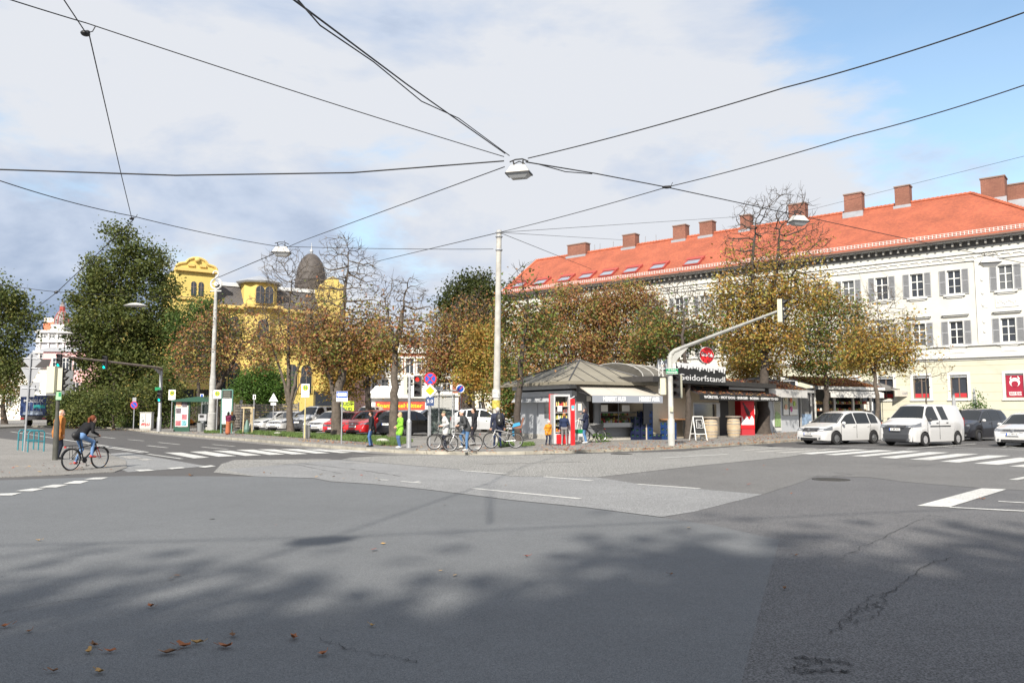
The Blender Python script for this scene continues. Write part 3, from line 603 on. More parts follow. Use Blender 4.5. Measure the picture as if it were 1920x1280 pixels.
# gable ornament
gp = MB(); wg = xb-xa; gx = (xa+xb)/2; zt = yz(484, 1); hg = zt-zg
prof = [(-.5, 0), (-.48, .22), (-.42, .36), (-.33, .44), (-.27, .48), (-.25, .60), (-.20, .80), (-.10, .95), (0, 1), (.10, .95), (.20, .80), (.25, .60), (.27, .48), (.33, .44), (.42, .36), (.48, .22), (.5, 0)]
gp.prism([(gx+a*wg*1.04, -.75, zg+b*hg) for a, b in prof], (0, 1.0, 0)); gp.build('gable', YELL, V)
gt = MB()
for i in range(len(prof)-1):
    a, b = prof[i], prof[i+1]; gt.cyl((gx+a[0]*wg*1.05, -.78, zg+a[1]*hg), (gx+b[0]*wg*1.05, -.78, zg+b[1]*hg), .14, .14, 6)
for (x0, x1, zz_, o_) in ((xa-.2, xb+.2, zg-.15, 1.0), (xa-.1, xb+.1, yz(560, 1), .85), (xb, XW+.3, yz(578, 8), .5), (xb, XW, yz(650, 8), .3), (tx0-.3, tx1+.3, yz(575, 8), tr_-.4)): gt.bb(x0, x1, -o_, .3 if o_ < .6 else 0, zz_-.18, zz_+.18)
gt.bb(gx-.7*wg/3, gx-.2*wg/3, -.95, -.75, zg+.2*hg, zg+.42*hg); gt.bb(gx+.2*wg/3, gx+.7*wg/3, -.95, -.75, zg+.2*hg, zg+.42*hg); gt.ell((gx, -.9, zg+hg*.8), (.3, .25, .3))
gt.build('cornice', YTRIM, V)
tr2 = MB(); tr2.lathe([(tr_*1.35, tz-.15), (tr_*1.42, tz+.05), (tr_*1.2, tz+.3), (.2, tz+.95)], (tc_, 1, 0), 8); tr2.build('turret_roof', ZINC, V)
mb = MB(); zr0 = yz(576, 8)+.1; zt0 = yz(533, 8)
for (a, b) in ((xb, XW),): mb.add([(a, -.1, zr0), (b, -.1, zr0), (b, 2.2, zt0), (a, 2.2, zt0), (a, 12, zr0), (b, 12, zr0), (b, 9.8, zt0), (a, 9.8, zt0)], [(0, 1, 2, 3), (3, 2, 6, 7), (7, 6, 5, 4), (1, 5, 6, 2), (0, 3, 7, 4)])
o = mb.build('roof', SLATE, V); uv_planar(o)
mb = MB(); mb.bb(xb, XW, 1.9, 9.9, zt0-.12, zt0+.32); mb.build('roof_capping', mat('capping_white', (.62, .64, .66), .5), V)
dx = yx(580, 4); dr = 28/F*95*1.05; dz = yz(528, dx, 4); dh = yz(474, dx, 4)-dz
mb = MB(); mb.lathe([(dr*1.05, dz-3), (dr*1.05, dz), (dr*1.08, dz+.1)]+[(dr*math.cos(PI/2*i/8), dz+.1+dh*.95*math.sin(PI/2*i/8)) for i in range(9)], (dx, 4, 0), 20); mb.build('dome', mat('dome_slate', (.075, .065, .06), .7, var=.3, scale=2), V, smooth=40)
mb = MB(); mb.cyl((dx, 4, dz+dh*.9), (dx, 4, dz+dh*1.35), .18, .03); mb.ell((dx, 4, dz+dh*1.05), (.25, .25, .3)); mb.build('finial', ZINC, V)
mb = MB(); c_ = (px0+px1)/2; w_ = (px1-px0); zp = yz(540, px0); mb.prism([(c_+a*w_*1.1, -.65, zp+b*1.5) for a, b in prof], (0, 1, 0)); mb.build('gable', YELL, V)
for x in (gx-wg*.06, gx+wg*.13): arch_win(V, x, yz(555, 1), yz(528, 1), wg*.13, -.45)
for t_ in (-.42, .12): arch_win(V, tc_+tr_*t_+.2, yz(572, tc_), yz(540, tc_), .95, -tr_+.35)
for px in (417, 438, 548, 570, 590): arch_win(V, yx(px), yz(640, 8), yz(595, 8), 1.15, .02)
arch_win(V, tc_-.2, yz(640, 8), yz(600, 8), 1.25, -tr_+.2)
for px in (415, 440, 487, 548, 575, 620): arch_win(V, yx(px), yz(735, 8), yz(680, 8), 1.3, .02 if px != 487 else -tr_+.2)
for px in (352, 380, 415, 600, 618): x = yx(px); q = MB(); q.bb(x-.7, x+.7, -.75, -.61 if px < 398 else -.02, yz(765, 2), yz(730, 2)); q.build('window', GLASS, V)

# ---- white corner house with onion dome, far left ----
D = 150
def wx(px): return (px-960)/F*D
H = thing('corner_house', 'white ornate corner house with small onion dome at the far left', 'building', (wx(100), D, 0), 0)
mb = MB(); zt = P(100, 622, D).z; mb.bb(wx(64)-wx(100), wx(128)-wx(100), 0, 14, 0, zt); 
ops = []
mb.build('wall', mat('plaster_pale', (.58, .58, .6), .8), H)
tb = MB(); zc = [P(100, y, D).z for y in (600, 622, 640, 660, 690, 715, 745)]
for z_ in zc[1:]: tb.bb(wx(62)-wx(100), wx(130)-wx(100), -.5, -.01, z_-.2, z_+.3)
for px in (80, 96, 112, 124):
    for i in (1, 2, 3, 4, 5):
        tb.bb(wx(px)-wx(100)-.9, wx(px)-wx(100)-.6, -.3, -.01, zc[i+1]+.3, zc[i]-.3) if i < 6 else None
tb.build('stucco_trim', STUCCO, H)
for px in (76, 92, 108, 121):
    for i in (1, 3, 4): window(H, wx(px)-wx(100)+.2, zc[i+1]+.7, min(zc[i]-.5, zc[i+1]+3.0), 1.1, -.05, shutters=False, key='far', bars=2)
mb = MB(); mb.bb(wx(92)-wx(100), wx(117)-wx(100), -.3, 3, zt, P(100, 608, D).z); mb.build('turret_drum', STUCCO, H)
ox_ = wx(105)-wx(100); zo = P(100, 612, D).z; ho = P(100, 582, D).z-zo
mb = MB(); mb.lathe([(1.0, zo-.3), (1.15, zo), (1.3, zo+ho*.25), (1.2, zo+ho*.55), (.8, zo+ho*.85), (.45, zo+ho), (.42, zo+ho*1.25), (.52, zo+ho*1.28), (.25, zo+ho*1.5), (.05, zo+ho*1.75)], (ox_, 1, 0), 14); mb.build('onion_dome', mat('dome_tiles_grey', (.23, .20, .20), .6, var=.4, scale=3), H, smooth=30)
rb = MB()
for i in range(8):
    t = 2*PI*i/8
    for (r0, h0), (r1, h1) in zip([(1.15, 0), (1.33, .25), (1.23, .55), (.83, .85)], [(1.33, .25), (1.23, .55), (.83, .85), (.47, 1)]): rb.cyl((ox_+r0*math.cos(t), 1+r0*math.sin(t), zo+ho*h0), (ox_+r1*math.cos(t), 1+r1*math.sin(t), zo+ho*h1), .08, n=5)
rb.lathe([(.5, zo+ho), (.5, zo+ho*1.3), (.3, zo+ho*1.42)], (ox_, 1, 0), 8); rb.build('dome_ribs', mat('dome_red', (.35, .06, .05), .6), H)
mb = MB(); mb.bb(wx(70)-wx(100), wx(92)-wx(100), 1, 4, zt, P(100, 603, D).z); mb.build('roof_dormer', mat('dormer_terracotta', (.55, .18, .10), .8), H); mb = MB(); mb.bb(wx(48)-wx(100), wx(86)-wx(100), 5, 14, 0, P(100, 597, D+6).z); mb.build('rear_wall', mat('plaster_cream_far', (.68, .62, .55), .8), H)
H2 = thing('pink_townhouse', 'pink townhouse with white window surrounds behind the large dark tree', 'building', (wx(165), D-6, 0), 0)
mb = MB(); mb.bb(-5.2, 5.5, 0, 12, 0, P(1, 655, D-6).z); mb.build('wall', mat('plaster_pink', (.72, .42, .42), .8), H2)
for px in (138, 150, 162, 176, 190):
    for z_ in (4.5, 9): window(H2, wx(px)-wx(165), z_, z_+2.3, 1.2, -.05, shutters=False, key='far', bars=2)
mb = MB(); mb.add([(-5.6, -.4, P(1, 655, D-6).z), (6, -.4, P(1, 655, D-6).z), (6, 3, P(1, 655, D-6).z+.6), (-5.6, 3, P(1, 655, D-6).z+.6)], [(0, 1, 2, 3)]); mb.bb(-5.6, 6, -.4, .0, P(1, 655, D-6).z-.4, P(1, 655, D-6).z); mb.build('roof', ZINC, H2)
for i,(px, w_, top, col, lab) in enumerate(((20, 12, 690, (.70, .68, .62), 'pale rendered house glimpsed behind the leftmost tree'),)):
    d_ = 130 if i == 0 else 84; h_ = thing('house', lab, 'building', ((px-960)/F*d_, d_, 0), 0); zt = P(1, top, d_).z
    mb = MB(); mb.bb(-w_/2, w_/2, 0, 8, 0, zt); mb.build('wall', mat('house_wall_%d' % i, col, .8, var=.1), h_); mb = MB(); mb.prism([(-w_/2-.4, -.4, zt), (w_/2+.4, -.4, zt), (w_/2-1, 2.5, zt+1.6), (-w_/2+1, 2.5, zt+1.6)], (0, .2, .1)); mb.build('roof', TILED, h_)
    for k in range(3): window(h_, -w_/3+k*w_/3, 2.2, 4.0, 1.1, -.05, shutters=False, key='far', bars=2)

# ---- red and white ornate house in the middle distance ----
D3 = 112; X3 = lambda px: (px-960)/F*D3
Z3 = lambda py: P(960, py, D3).z
Q = thing('ornate_house', 'brick-red and white ornate house with grey mansard roof in the middle background', 'building', (X3(770), D3, 0), 0); x3 = lambda px: X3(px)-X3(770)
QW = x3(860); q0 = x3(692)
wcols = [x3(p) for p in (702, 722, 745, 768, 790, 812, 838)]; ops = [(x-.55, x+.55, a, b) for x in wcols for a, b in ((Z3(700), Z3(672)), (Z3(733), Z3(711)))]
mb = MB(); wall(mb, q0, QW, Z3(740), Z3(655), ops, 0, .2); mb.quad((q0, 0, 0), (q0, 0, Z3(655)), (q0, 12, Z3(655)), (q0, 12, 0)); mb.quad((QW, 0, 0), (QW, 12, 0), (QW, 12, Z3(655)), (QW, 0, Z3(655))); mb.build('wall', tiles('brick_far', (.48, .14, .08), (.40, .11, .06), 1, .12, .3), Q); uv_planar(Q.children[0])
mb = MB(); wall(mb, q0, QW, 0, Z3(740), [], -.1, .1); mb.build('ground_floor', STUCCO, Q)
mb = MB()
for x in wcols:
    for a, b in ((Z3(700), Z3(672)), (Z3(733), Z3(711))): mb.bb(x-.8, x-.55, -.15, -.01, a, b); mb.bb(x+.55, x+.8, -.15, -.01, a, b); mb.bb(x-.9, x+.9, -.25, -.01, b, b+.3); mb.bb(x-.8, x+.8, -.25, -.01, a-.25, a)
for a in (740, 706, 655, 660): mb.bb(q0-.2, QW+.2, -.4, -.01, Z3(a)-.15, Z3(a)+.25)
for px in (694, 712, 734, 757, 779, 801, 825): mb.bb(x3(px)-.35, x3(px)+.35, -.2, -.01, 0, Z3(708))
mb.build('stucco_trim', STUCCO, Q)
for x in wcols:
    for a, b in ((Z3(700), Z3(672)), (Z3(733), Z3(711))): window(Q, x, a, b, 1.1, .15, shutters=False, key='mid', bars=2)
mb = MB(); zt = Z3(655)+.2; mb.add([(q0, 0, zt), (QW, 0, zt), (QW-1, 2, Z3(628)), (q0+1, 2, Z3(628)), (q0+1, 10, Z3(628)), (QW-1, 10, Z3(628)), (QW, 12, zt), (q0, 12, zt)], [(0, 1, 2, 3), (3, 2, 5, 4), (4, 5, 6, 7), (1, 6, 5, 2), (0, 3, 4, 7)]); o = mb.build('roof', SLATE, Q); uv_planar(o)
for px in (712, 757, 801, 838): x = x3(px); mb = MB(); mb.bb(x-.7, x+.7, .2, 1.5, zt+.2, zt+1.9); d = mb.build('dormer', STUCCO, Q); g = MB(); g.bb(x-.45, x+.45, .15, .19, zt+.5, zt+1.6); g.build('pane', GLASS, d)
PK = thing('pink_gable_house', 'pink rendered side gable between the yellow villa and the red and white house', 'building', (X3(678), D3-4, 0), 0)
mb = MB(); a = X3(652)-X3(678); b = X3(694)-X3(678); mb.prism([(a, 0, 0), (b, 0, 0), (b, 0, Z3(735)), (b-.4, 0, Z3(690)), (a+1.2, 0, Z3(668)), (a, 0, Z3(668))], (0, 10, 0)); mb.build('wall', mat('plaster_rose', (.62, .40, .42), .85, var=.05), PK)
mb = MB(); mb.prism([(a, -.2, Z3(668)), (a+1.2, -.2, Z3(668)), (b+.2, -.2, Z3(689)), (b+.2, -.2, Z3(686)), (a+1.2, -.2, Z3(665)), (a, -.2, Z3(665))], (0, 10.2, 0)); mb.build('roof', TILED, PK); q = MB(); q.bb(1, 1.9, -.06, -.01, Z3(730), Z3(715)); q.build('window', GLASS, PK)
# backdrop row so no empty horizon shows between trunks
for i, (px, wd, top, col, lab) in enumerate(((900, 26, 690, (.60, .56, .45), 'cream building behind the chestnut trees in the middle'), (-60, 30, 700, (.5, .48, .44), 'grey building at the end of the road on the far left'))):
    d_ = 170; h_ = thing('house', lab, 'building', ((px-960)/F*d_, d_, 0), 0); zt = P(1, top, d_).z
    ops = [(-wd/2+1.5+k*2.8, -wd/2+2.7+k*2.8, z_, z_+1.8) for k in range(int(wd/2.8)-1) for z_ in (2, 5.6)]
    mb = MB(); wall(mb, -wd/2, wd/2, 0, zt, ops, 0, .3); mb.quad((-wd/2, 0, 0), (-wd/2, 0, zt), (-wd/2, 10, zt), (-wd/2, 10, 0)); mb.build('wall', mat('far_wall_%d' % i, col, .8), h_)
    for o_ in ops: window(h_, (o_[0]+o_[1])/2, o_[2], o_[3], 1.2, .2, shutters=False, key='far2', bars=2)
    mb = MB(); mb.add([(-wd/2-.4, -.5, zt), (wd/2+.4, -.5, zt), (wd/2-2, 5, zt+3), (-wd/2+2, 5, zt+3)], [(0, 1, 2, 3)]); o = mb.build('roof', TILE, h_); uv_planar(o)
# ================= trees =================
BARK = mat('bark_grey_brown', (.10, .082, .066), .9, var=.45, scale=6, bump=.9); BARKD = mat('bark_dark', (.06, .048, .04), .9, var=.4, scale=6, bump=.9)
def leafmat(name, cols, pts=None, trans=.35):
    m = bpy.data.materials.new(name); m.use_nodes = True; t = m.node_tree; b = t.nodes['Principled BSDF']; b.inputs['Roughness'].default_value = .55; b.inputs['Specular IOR Level'].default_value = .3
    g = t.nodes.new('ShaderNodeNewGeometry'); tc_ = t.nodes.new('ShaderNodeTexCoord'); n = t.nodes.new('ShaderNodeTexNoise'); n.inputs['Scale'].default_value = .55; n.inputs['Detail'].default_value = 3; t.links.new(tc_.outputs['Object'], n.inputs[0])
    a = t.nodes.new('ShaderNodeMath'); a.operation = 'MULTIPLY_ADD'; t.links.new(n.outputs[0], a.inputs[0]); a.inputs[1].default_value = 1.7; a.inputs[2].default_value = -.6
    c = t.nodes.new('ShaderNodeMath'); c.operation = 'MULTIPLY_ADD'; t.links.new(g.outputs['Random Per Island'], c.inputs[0]); c.inputs[1].default_value = .55; t.links.new(a.outputs[0], c.inputs[2])
    r = t.nodes.new('ShaderNodeValToRGB'); e = r.color_ramp.elements
    while len(e) < len(cols): e.new(.5)
    for i, k in enumerate(cols): e[i].position = i/(len(cols)-1); e[i].color = (*k, 1)
    t.links.new(c.outputs[0], r.inputs[0]); t.links.new(r.outputs[0], b.inputs['Base Color'])
    tr = t.nodes.new('ShaderNodeBsdfTranslucent'); t.links.new(r.outputs[0], tr.inputs[0]); mx = t.nodes.new('ShaderNodeMixShader'); mx.inputs[0].default_value = trans
    t.links.new(b.outputs[0], mx.inputs[1]); t.links.new(tr.outputs[0], mx.inputs[2]); t.links.new(mx.outputs[0], t.nodes['Material Output'].inputs[0])
    return m
GRN = (.095, .16, .035); DGR = (.05, .09, .022); RST = (.36, .165, .07); RED = (.34, .11, .065); GLD = (.46, .36, .08); OLV = (.22, .25, .06); BRN = (.24, .15, .08)
L_RUST = leafmat('leaves_rust', [GRN, OLV, GRN, BRN, RST, OLV, (.42, .28, .09), RED, BRN, RST]); L_GOLD = leafmat('leaves_gold_green', [GRN, OLV, GLD, (.42, .23, .06), OLV, (.40, .17, .05), GLD, GRN])
L_GREEN = leafmat('leaves_green', [DGR, GRN, (.06, .10, .025), GRN, DGR, OLV]); L_DARK = leafmat('leaves_dark_green', [(.04, .062, .02), (.07, .10, .028), (.13, .145, .038), (.08, .105, .028), (.22, .20, .05)])
L_MIX = leafmat('leaves_green_rust', [GRN, (.07, .13, .03), GRN, RST, OLV, GRN, (.38, .17, .04)]); L_IVY = leafmat('leaves_ivy', [(.06, .10, .025), (.11, .17, .04), (.08, .13, .03)]); L_BUSH = leafmat('leaves_bush', [(.06, .12, .02), (.09, .17, .03), (.05, .10, .02)])
def grow(rr, trunks, att, step, kill, infl, iters=140):
    pts = []; par = []
    live = []
    base = None
    for tl in trunks:
        prev = base if base is not None and (Vector(tl[0])-Vector(trunks[0][0])).length < .01 else None
        if prev is None and base is None: pts.append(np.array(tl[0], float)); par.append(-1); base = 0; prev = 0
        elif prev is None:    # starts on an earlier trunk: nearest node
            d = [np.linalg.norm(p-np.array(tl[0])) for p in pts]; prev = int(np.argmin(d))
        for i in range(len(tl)-1):
            a, b = np.array(tl[i], float), np.array(tl[i+1], float); n = max(1, int(np.linalg.norm(b-a)/step))
            for k in range(1, n+1):
                p = a+(b-a)*k/n+rr.normal(0, .03, 3)*(k < n); pts.append(p); par.append(prev); prev = len(pts)-1
    att = att.copy(); P_ = np.array(pts)
    D_ = np.linalg.norm(att[:, None]-P_[None], axis=2); near = D_.argmin(1); dist = D_.min(1)
    for it in range(iters):
        if len(att) == 0: break
        act = dist < infl
        if not act.any(): infl *= 1.3; 
        acc = {}
        for i in np.nonzero(act)[0]:
            acc.setdefault(near[i], []).append(att[i])
        new = []; 
        for k, al in acc.items():
            v = np.mean([(a-pts[k])/(np.linalg.norm(a-pts[k])+1e-6) for a in al], 0)+rr.normal(0, .12, 3); v /= np.linalg.norm(v)+1e-6
            q = pts[k]+v*step; pts.append(q); par.append(int(k)); new.append(q)
        if not new: continue
        nw = np.array(new); d = np.linalg.norm(att[:, None]-nw[None], axis=2); j = d.argmin(1); dm = d.min(1); o = len(pts)-len(new)
        better = dm < dist; near[better] = j[better]+o; dist[better] = dm[better]
        keep = dist > kill; att = att[keep]; near = near[keep]; dist = dist[keep]
        if len(pts) > 9000: break
    return np.array(pts), np.array(par)
SC = 1.13
def tree(name, label, base, D, trunks, blobs, seed, tr=.2, leaves=None, nl=9000, ls=.2, bare=None, natt=420, bark=None, group='trees around the square', step=.4, twigs=3, cat='tree', spread=.44, lowleaf=None, tip=.017, droop=.0, kill=None):
    """base = (px,py) of the foot; trunks = pixel polylines at depth D; blobs = (px,py,rx,ry[,depth offset[,weight]]) in pixels"""
    rr = np.random.default_rng(seed); b = G(base[0], base[1], KZ); D = b.y if D is None else D
    b = Vector(((base[0]-960)/F*D*CT, D, KZ if cat != 'shrub' else 0)) if D != b.y else b
    k = kk = D/F
    def pt(px, py, o=0): p = P(px, py, D+o); return np.array([p.x-b.x, p.y-b.y, p.z-b.z])
    tls = []
    for tl in trunks: tls.append([np.array([0, 0, -.05]) if i == 0 and q == 'b' else pt(*q) for i, q in enumerate(tl)])
    att = []
    tot = sum((B_[2]*B_[3])*(B_[5] if len(B_) > 5 else 1) for B_ in blobs); vols = []
    for B_ in blobs:
        n = int(natt*1.5*B_[2]*B_[3]*(B_[5] if len(B_) > 5 else 1)/tot)+5; c = pt(B_[0], B_[1], B_[4] if len(B_) > 4 else 0); rx = B_[2]*k*SC; rz = B_[3]*k*SC; ry = rx*.85; vols.append((c, rx, ry, rz))
        u = rr.normal(size=(n, 3)); u /= np.linalg.norm(u, axis=1)[:, None]; u *= rr.random(n)[:, None]**.40; att.append(c+u*np.array([rx, ry, rz]))
    att = np.concatenate(att); pts, par = grow(rr, tls, att, step, kill or step*1.2, step*13)
    n = len(pts); ch = [0]*n; rad = np.zeros(n); pw = 2.35
    for i in range(n-1, -1, -1):
        if rad[i] == 0: rad[i] = tip**pw
        if par[i] >= 0: rad[par[i]] += rad[i]; ch[par[i]] += 1
    # parents can come later than children only inside trunks; one pass is enough
    rad = rad**(1/pw); rad *= np.where(rad > .03, np.minimum(1, 1)*1, 1); s = tr/max(rad[0], 1e-6)
    rad = tip+(rad-tip)*(tr-tip)/max(rad[0]-tip, .001)
    nt_ = sum(max(1, int(np.linalg.norm(np.array(tl[i+1])-np.array(tl[i]))/step)) for tl in tls for i in range(len(tl)-1))
    k0 = 1
    for tl in tls:
        m_ = sum(max(1, int(np.linalg.norm(np.array(tl[i+1])-np.array(tl[i]))/step)) for i in range(len(tl)-1))
        for j in range(m_):
            if k0+j < n: rad[k0+j] = max(tip, rad[k0+j]*(1-.72*j/m_))
        k0 += m_
    for i in range(nt_+1, n): rad[i] = min(rad[i], max(tip, rad[par[i]]*.92))
    T = MB(); th = pts[:, 2]; rad = rad*(1+.45*np.exp(-np.maximum(th, 0)/.3)*(rad > .05))
    main = {}
    for i in range(1, n):
        p_ = par[i]
        if p_ not in main or rad[i] > rad[main[p_]]: main[p_] = i
    done = set(); order = sorted(range(1, n), key=lambda i: -rad[i])
    for i in range(1, n):
        if main.get(par[i]) == i and par[i] > 0: continue     # chain starts only
        chain = [par[i], i]
        while chain[-1] in main: chain.append(main[chain[-1]])
        r0 = rad[i]; ns = 10 if r0 > .12 else 7 if r0 > .06 else 5 if r0 > .03 else 3
        q = [Vector(pts[c]) for c in chain]; rs = [min(rad[chain[0]], r0*1.25)]+[rad[c] for c in chain[1:]]
        t = (q[1]-q[0]).normalized(); u = t.orthogonal().normalized(); vs = []
        for k in range(len(q)):
            t = ((q[min(k+1, len(q)-1)]-q[k-1 if k else 0])).normalized(); u = (u-t*u.dot(t)).normalized(); w_ = t.cross(u)
            for m_ in range(ns): an = 2*PI*m_/ns; vs.append(q[k]+(u*math.cos(an)+w_*math.sin(an))*rs[k])
        T.add(vs, [(k*ns+m_, k*ns+(m_+1) % ns, (k+1)*ns+(m_+1) % ns, (k+1)*ns+m_) for k in range(len(q)-1) for m_ in range(ns)])
    tips = [i for i in range(n) if ch[i] == 0 or rad[i] < .022]
    ends = []
    for i in tips:
        for q in range(twigs if ch[i] == 0 else int(twigs*.6)):
            d = pts[i]-pts[par[i]]; d = d/(np.linalg.norm(d)+1e-6)+rr.normal(0, .55, 3)+np.array([0, 0, .25-droop]); d /= np.linalg.norm(d); L_ = rr.uniform(.25, .75)*step/.4
            m_ = pts[i]+d*L_*.5+rr.normal(0, .04, 3); e_ = m_+(d+rr.normal(0, .3, 3))*L_*.5; T.cyl(pts[i], m_, tip*.85, tip*.7, 3, cap=False); T.cyl(m_, e_, tip*.7, tip*.35, 3, cap=False); ends += [m_, e_]
    root = thing(name, label, cat, b, 0, group)
    to = T.build('trunk', bark or BARK, root, smooth=60)
    if leaves and nl:
        src = np.array(ends+[pts[i] for i in tips]); 
        keep = np.ones(len(src))
        if bare is not None:
            zb = pt(base[0], bare)[2]; h_ = 130*kk; keep = np.clip((zb-src[:, 2])/h_+.35+rr.normal(0, .12, len(src)), .006, 1)**1.5
        if lowleaf is not None: zl = pt(base[0], lowleaf)[2]; keep = keep*(src[:, 2] > zl)
        keep = keep*np.repeat(rr.random(len(src)//4+1) > .18, 4)[:len(src)]+1e-9
        nl = int(nl*1.35); ls *= .88; idx = rr.choice(len(src), nl, p=keep/keep.sum()); c = src[idx]+rr.normal(0, spread*step/.4, (nl, 3))*np.array([1, 1, .8])
        a = rr.normal(size=(nl, 3)); a[:, 2] *= .6; a /= np.linalg.norm(a, axis=1)[:, None]; bb_ = np.cross(a, rr.normal(size=(nl, 3))); bb_ /= np.linalg.norm(bb_, axis=1)[:, None]
        s_ = ls*rr.uniform(.35, 1.0, (nl, 1))**1.0*1.3; nrm = np.cross(a, bb_)*s_*.18
        v = np.stack([c-a*s_*.5, c+bb_*s_*.38-a*s_*.05+nrm, c+a*s_*.55, c-bb_*s_*.38-a*s_*.05+nrm], 1).reshape(-1, 3)
        me = bpy.data.meshes.new('crown'); me.vertices.add(nl*4); me.vertices.foreach_set('co', v.ravel()); me.loops.add(nl*4); me.loops.foreach_set('vertex_index', np.arange(nl*4)); me.polygons.add(nl); me.polygons.foreach_set('loop_start', np.arange(nl)*4); me.polygons.foreach_set('loop_total', np.full(nl, 4))
        me.materials.append(leaves); me.update(); me.validate(); co = bpy.data.objects.new('crown', me); COL.objects.link(co); co.parent = root
    return root
# big dark trees and hedge on the left
tree('broadleaf_tree', 'huge dark green tree left of the yellow villa, the tallest crown on the left', (215, 806), 76, [['b', (215, 740), (222, 640), (228, 520), (228, 440)]],
     [(228, 452, 16, 28), (240, 480, 26, 22), (205, 440, 10, 9), (178, 520, 26, 30), (210, 530, 42, 50), (265, 520, 34, 34), (292, 495, 22, 28), (300, 545, 26, 34), (163, 578, 26, 36), (215, 620, 70, 60), (290, 610, 36, 50), (185, 665, 34, 46), (255, 690, 60, 46), (185, 725, 30, 24)], 11, .42, L_DARK, 34000, .30, None, 900, BARKD, spread=.42, step=.5)
tree('broadleaf_tree', 'dark green tree cut by the left picture edge above the road signs', (-15, 808), 70, [['b', (-20, 720), (-15, 600)]],
     [(10, 575, 34, 26), (-30, 590, 60, 60), (30, 615, 30, 30), (-10, 660, 40, 40), (15, 690, 25, 30), (50, 600, 20, 12)], 12, .35, L_DARK, 11000, .28, None, 420, BARKD, spread=.4, step=.5)
tree('broadleaf_tree', 'low dark tree over the road behind the blue lorry at far left', (10, 806), 88, [['b', (5, 760), (8, 720)]], [(0, 730, 30, 24), (28, 745, 14, 18), (-30, 740, 30, 30), (20, 700, 20, 20)], 13, .3, L_MIX, 5000, .26, None, 200, BARKD, step=.6)
tree('broadleaf_tree', 'dark bushy tree between the blue lorry and the dark hedge', (140, 804), 72, [['b', (138, 770), (140, 750)]], [(142, 762, 22, 18), (124, 778, 12, 12), (163, 772, 20, 18), (148, 750, 16, 10)], 14, .2, L_DARK, 9000, .22, None, 260, BARKD, step=.45)
def hedge(name, label, poly, z0, z1, n, ls, m, seed, thick=1.2, cat='hedge'):
    rr = np.random.default_rng(seed); q = [G(*p, KZ) for p in poly]; mb = MB()
    for i in range(len(q)-1):
        a, b = q[i], q[i+1]; d = (b-a).normalized(); s = Vector((-d.y, d.x, 0))*thick*.35
        mb.prism([a-s, b-s, b+s, a+s], (0, 0, (z1-z0)*(.72 if z1 > 1 else .05)), 1)
        for k in range(int(n*(b-a).length)):
            t = rr.random(); h = rr.random(); off = rr.normal(0, thick*.30); zz_ = (z1-z0)*(h**.8)*(1+.12*math.sin(t*9+i*2)); c = a.lerp(b, t)+Vector((-d.y, d.x, 0))*off+Vector((0, 0, zz_))
            if h < .75: c = a.lerp(b, t)+Vector((-d.y, d.x, 0))*(math.copysign(thick*.42, off)+rr.normal(0, .1))+Vector((0, 0, zz_))
            u = Vector(rr.normal(size=3)).normalized(); v = u.cross(Vector(rr.normal(size=3))).normalized(); s_ = ls*rr.uniform(.6, 1.2)
            mb.add([c-u*s_/2, c+v*s_*.35, c+u*s_/2, c-v*s_*.35], [(0, 1, 2, 3)])
    return tag(mb.build(name, [m, BARKD]), label, cat)
hedge('ivy_hedge', 'dense ivy hedge along the pavement between the lorry and the bus shelter', [(150, 797), (175, 798), (240, 801), (300, 803), (330, 803)], 0, 2.3, 900, .16, L_IVY, 21)
hedge('garden_hedge', 'tall dark hedge behind the bus shelter', [(325, 799), (400, 801), (448, 803)], 0, 2.6, 300, .18, L_DARK, 22)
tree('shrub', 'dark rounded shrub growing out of the ivy hedge', (215, 800), 66, [['b', (212, 780)]], [(190, 765, 26, 22), (230, 760, 30, 24), (275, 752, 30, 26), (310, 735, 20, 30)], 24, .12, L_DARK, 9000, .2, None, 260, BARKD, group=None, step=.4, cat='shrub')
tree('broadleaf_tree', 'dark green young tree in front of the villa behind the bus shelter', (372, 806), 74, [['b', (372, 720), (375, 600)]], [(375, 590, 34, 30), (350, 620, 30, 34), (395, 625, 34, 34), (345, 680, 30, 30), (375, 665, 36, 30)], 15, .2, L_GREEN, 9000, .22, None, 380, BARKD)
tree('chestnut_tree', 'rust coloured bushy chestnut between the tall ornate pole and the bus shelter', (407, 808), None, [['b', (404, 740), (402, 690), (396, 640)], [(404, 735), (432, 690), (455, 640)]],
     [(380, 640, 38, 34), (350, 665, 24, 30), (420, 610, 38, 34), (450, 640, 40, 34), (410, 670, 40, 30), (365, 700, 28, 22)], 16, .30, L_RUST, 3800, .20, None, 1500, BARKD, step=.32)
tree('round_bush', 'bright green rounded bush in front of the yellow villa', (490, 800), 70, [['b', (488, 760), (490, 730)]], [(490, 725, 40, 34), (470, 745, 26, 22), (515, 745, 24, 20)], 17, .12, L_BUSH, 9000, .2, None, 260, cat='bush', group=None)
tree('chestnut_tree', 'multi-stemmed half-bare chestnut behind the white cars left', (545, 812), None, [['b', (543, 770), (528, 700), (500, 620), (490, 560)], [(543, 770), (541, 700), (540, 600), (548, 520)], [(543, 768), (556, 700), (575, 630), (585, 560)], [(543, 772), (572, 690), (600, 655)]],
     [(500, 590, 40, 46), (545, 530, 40, 64), (590, 560, 36, 60), (560, 620, 60, 50), (520, 500, 30, 36), (490, 660, 26, 30), (600, 640, 30, 34)], 18, .22, L_RUST, 3000, .19, 620, 3600, BARK, twigs=3, step=.32, tip=.014)
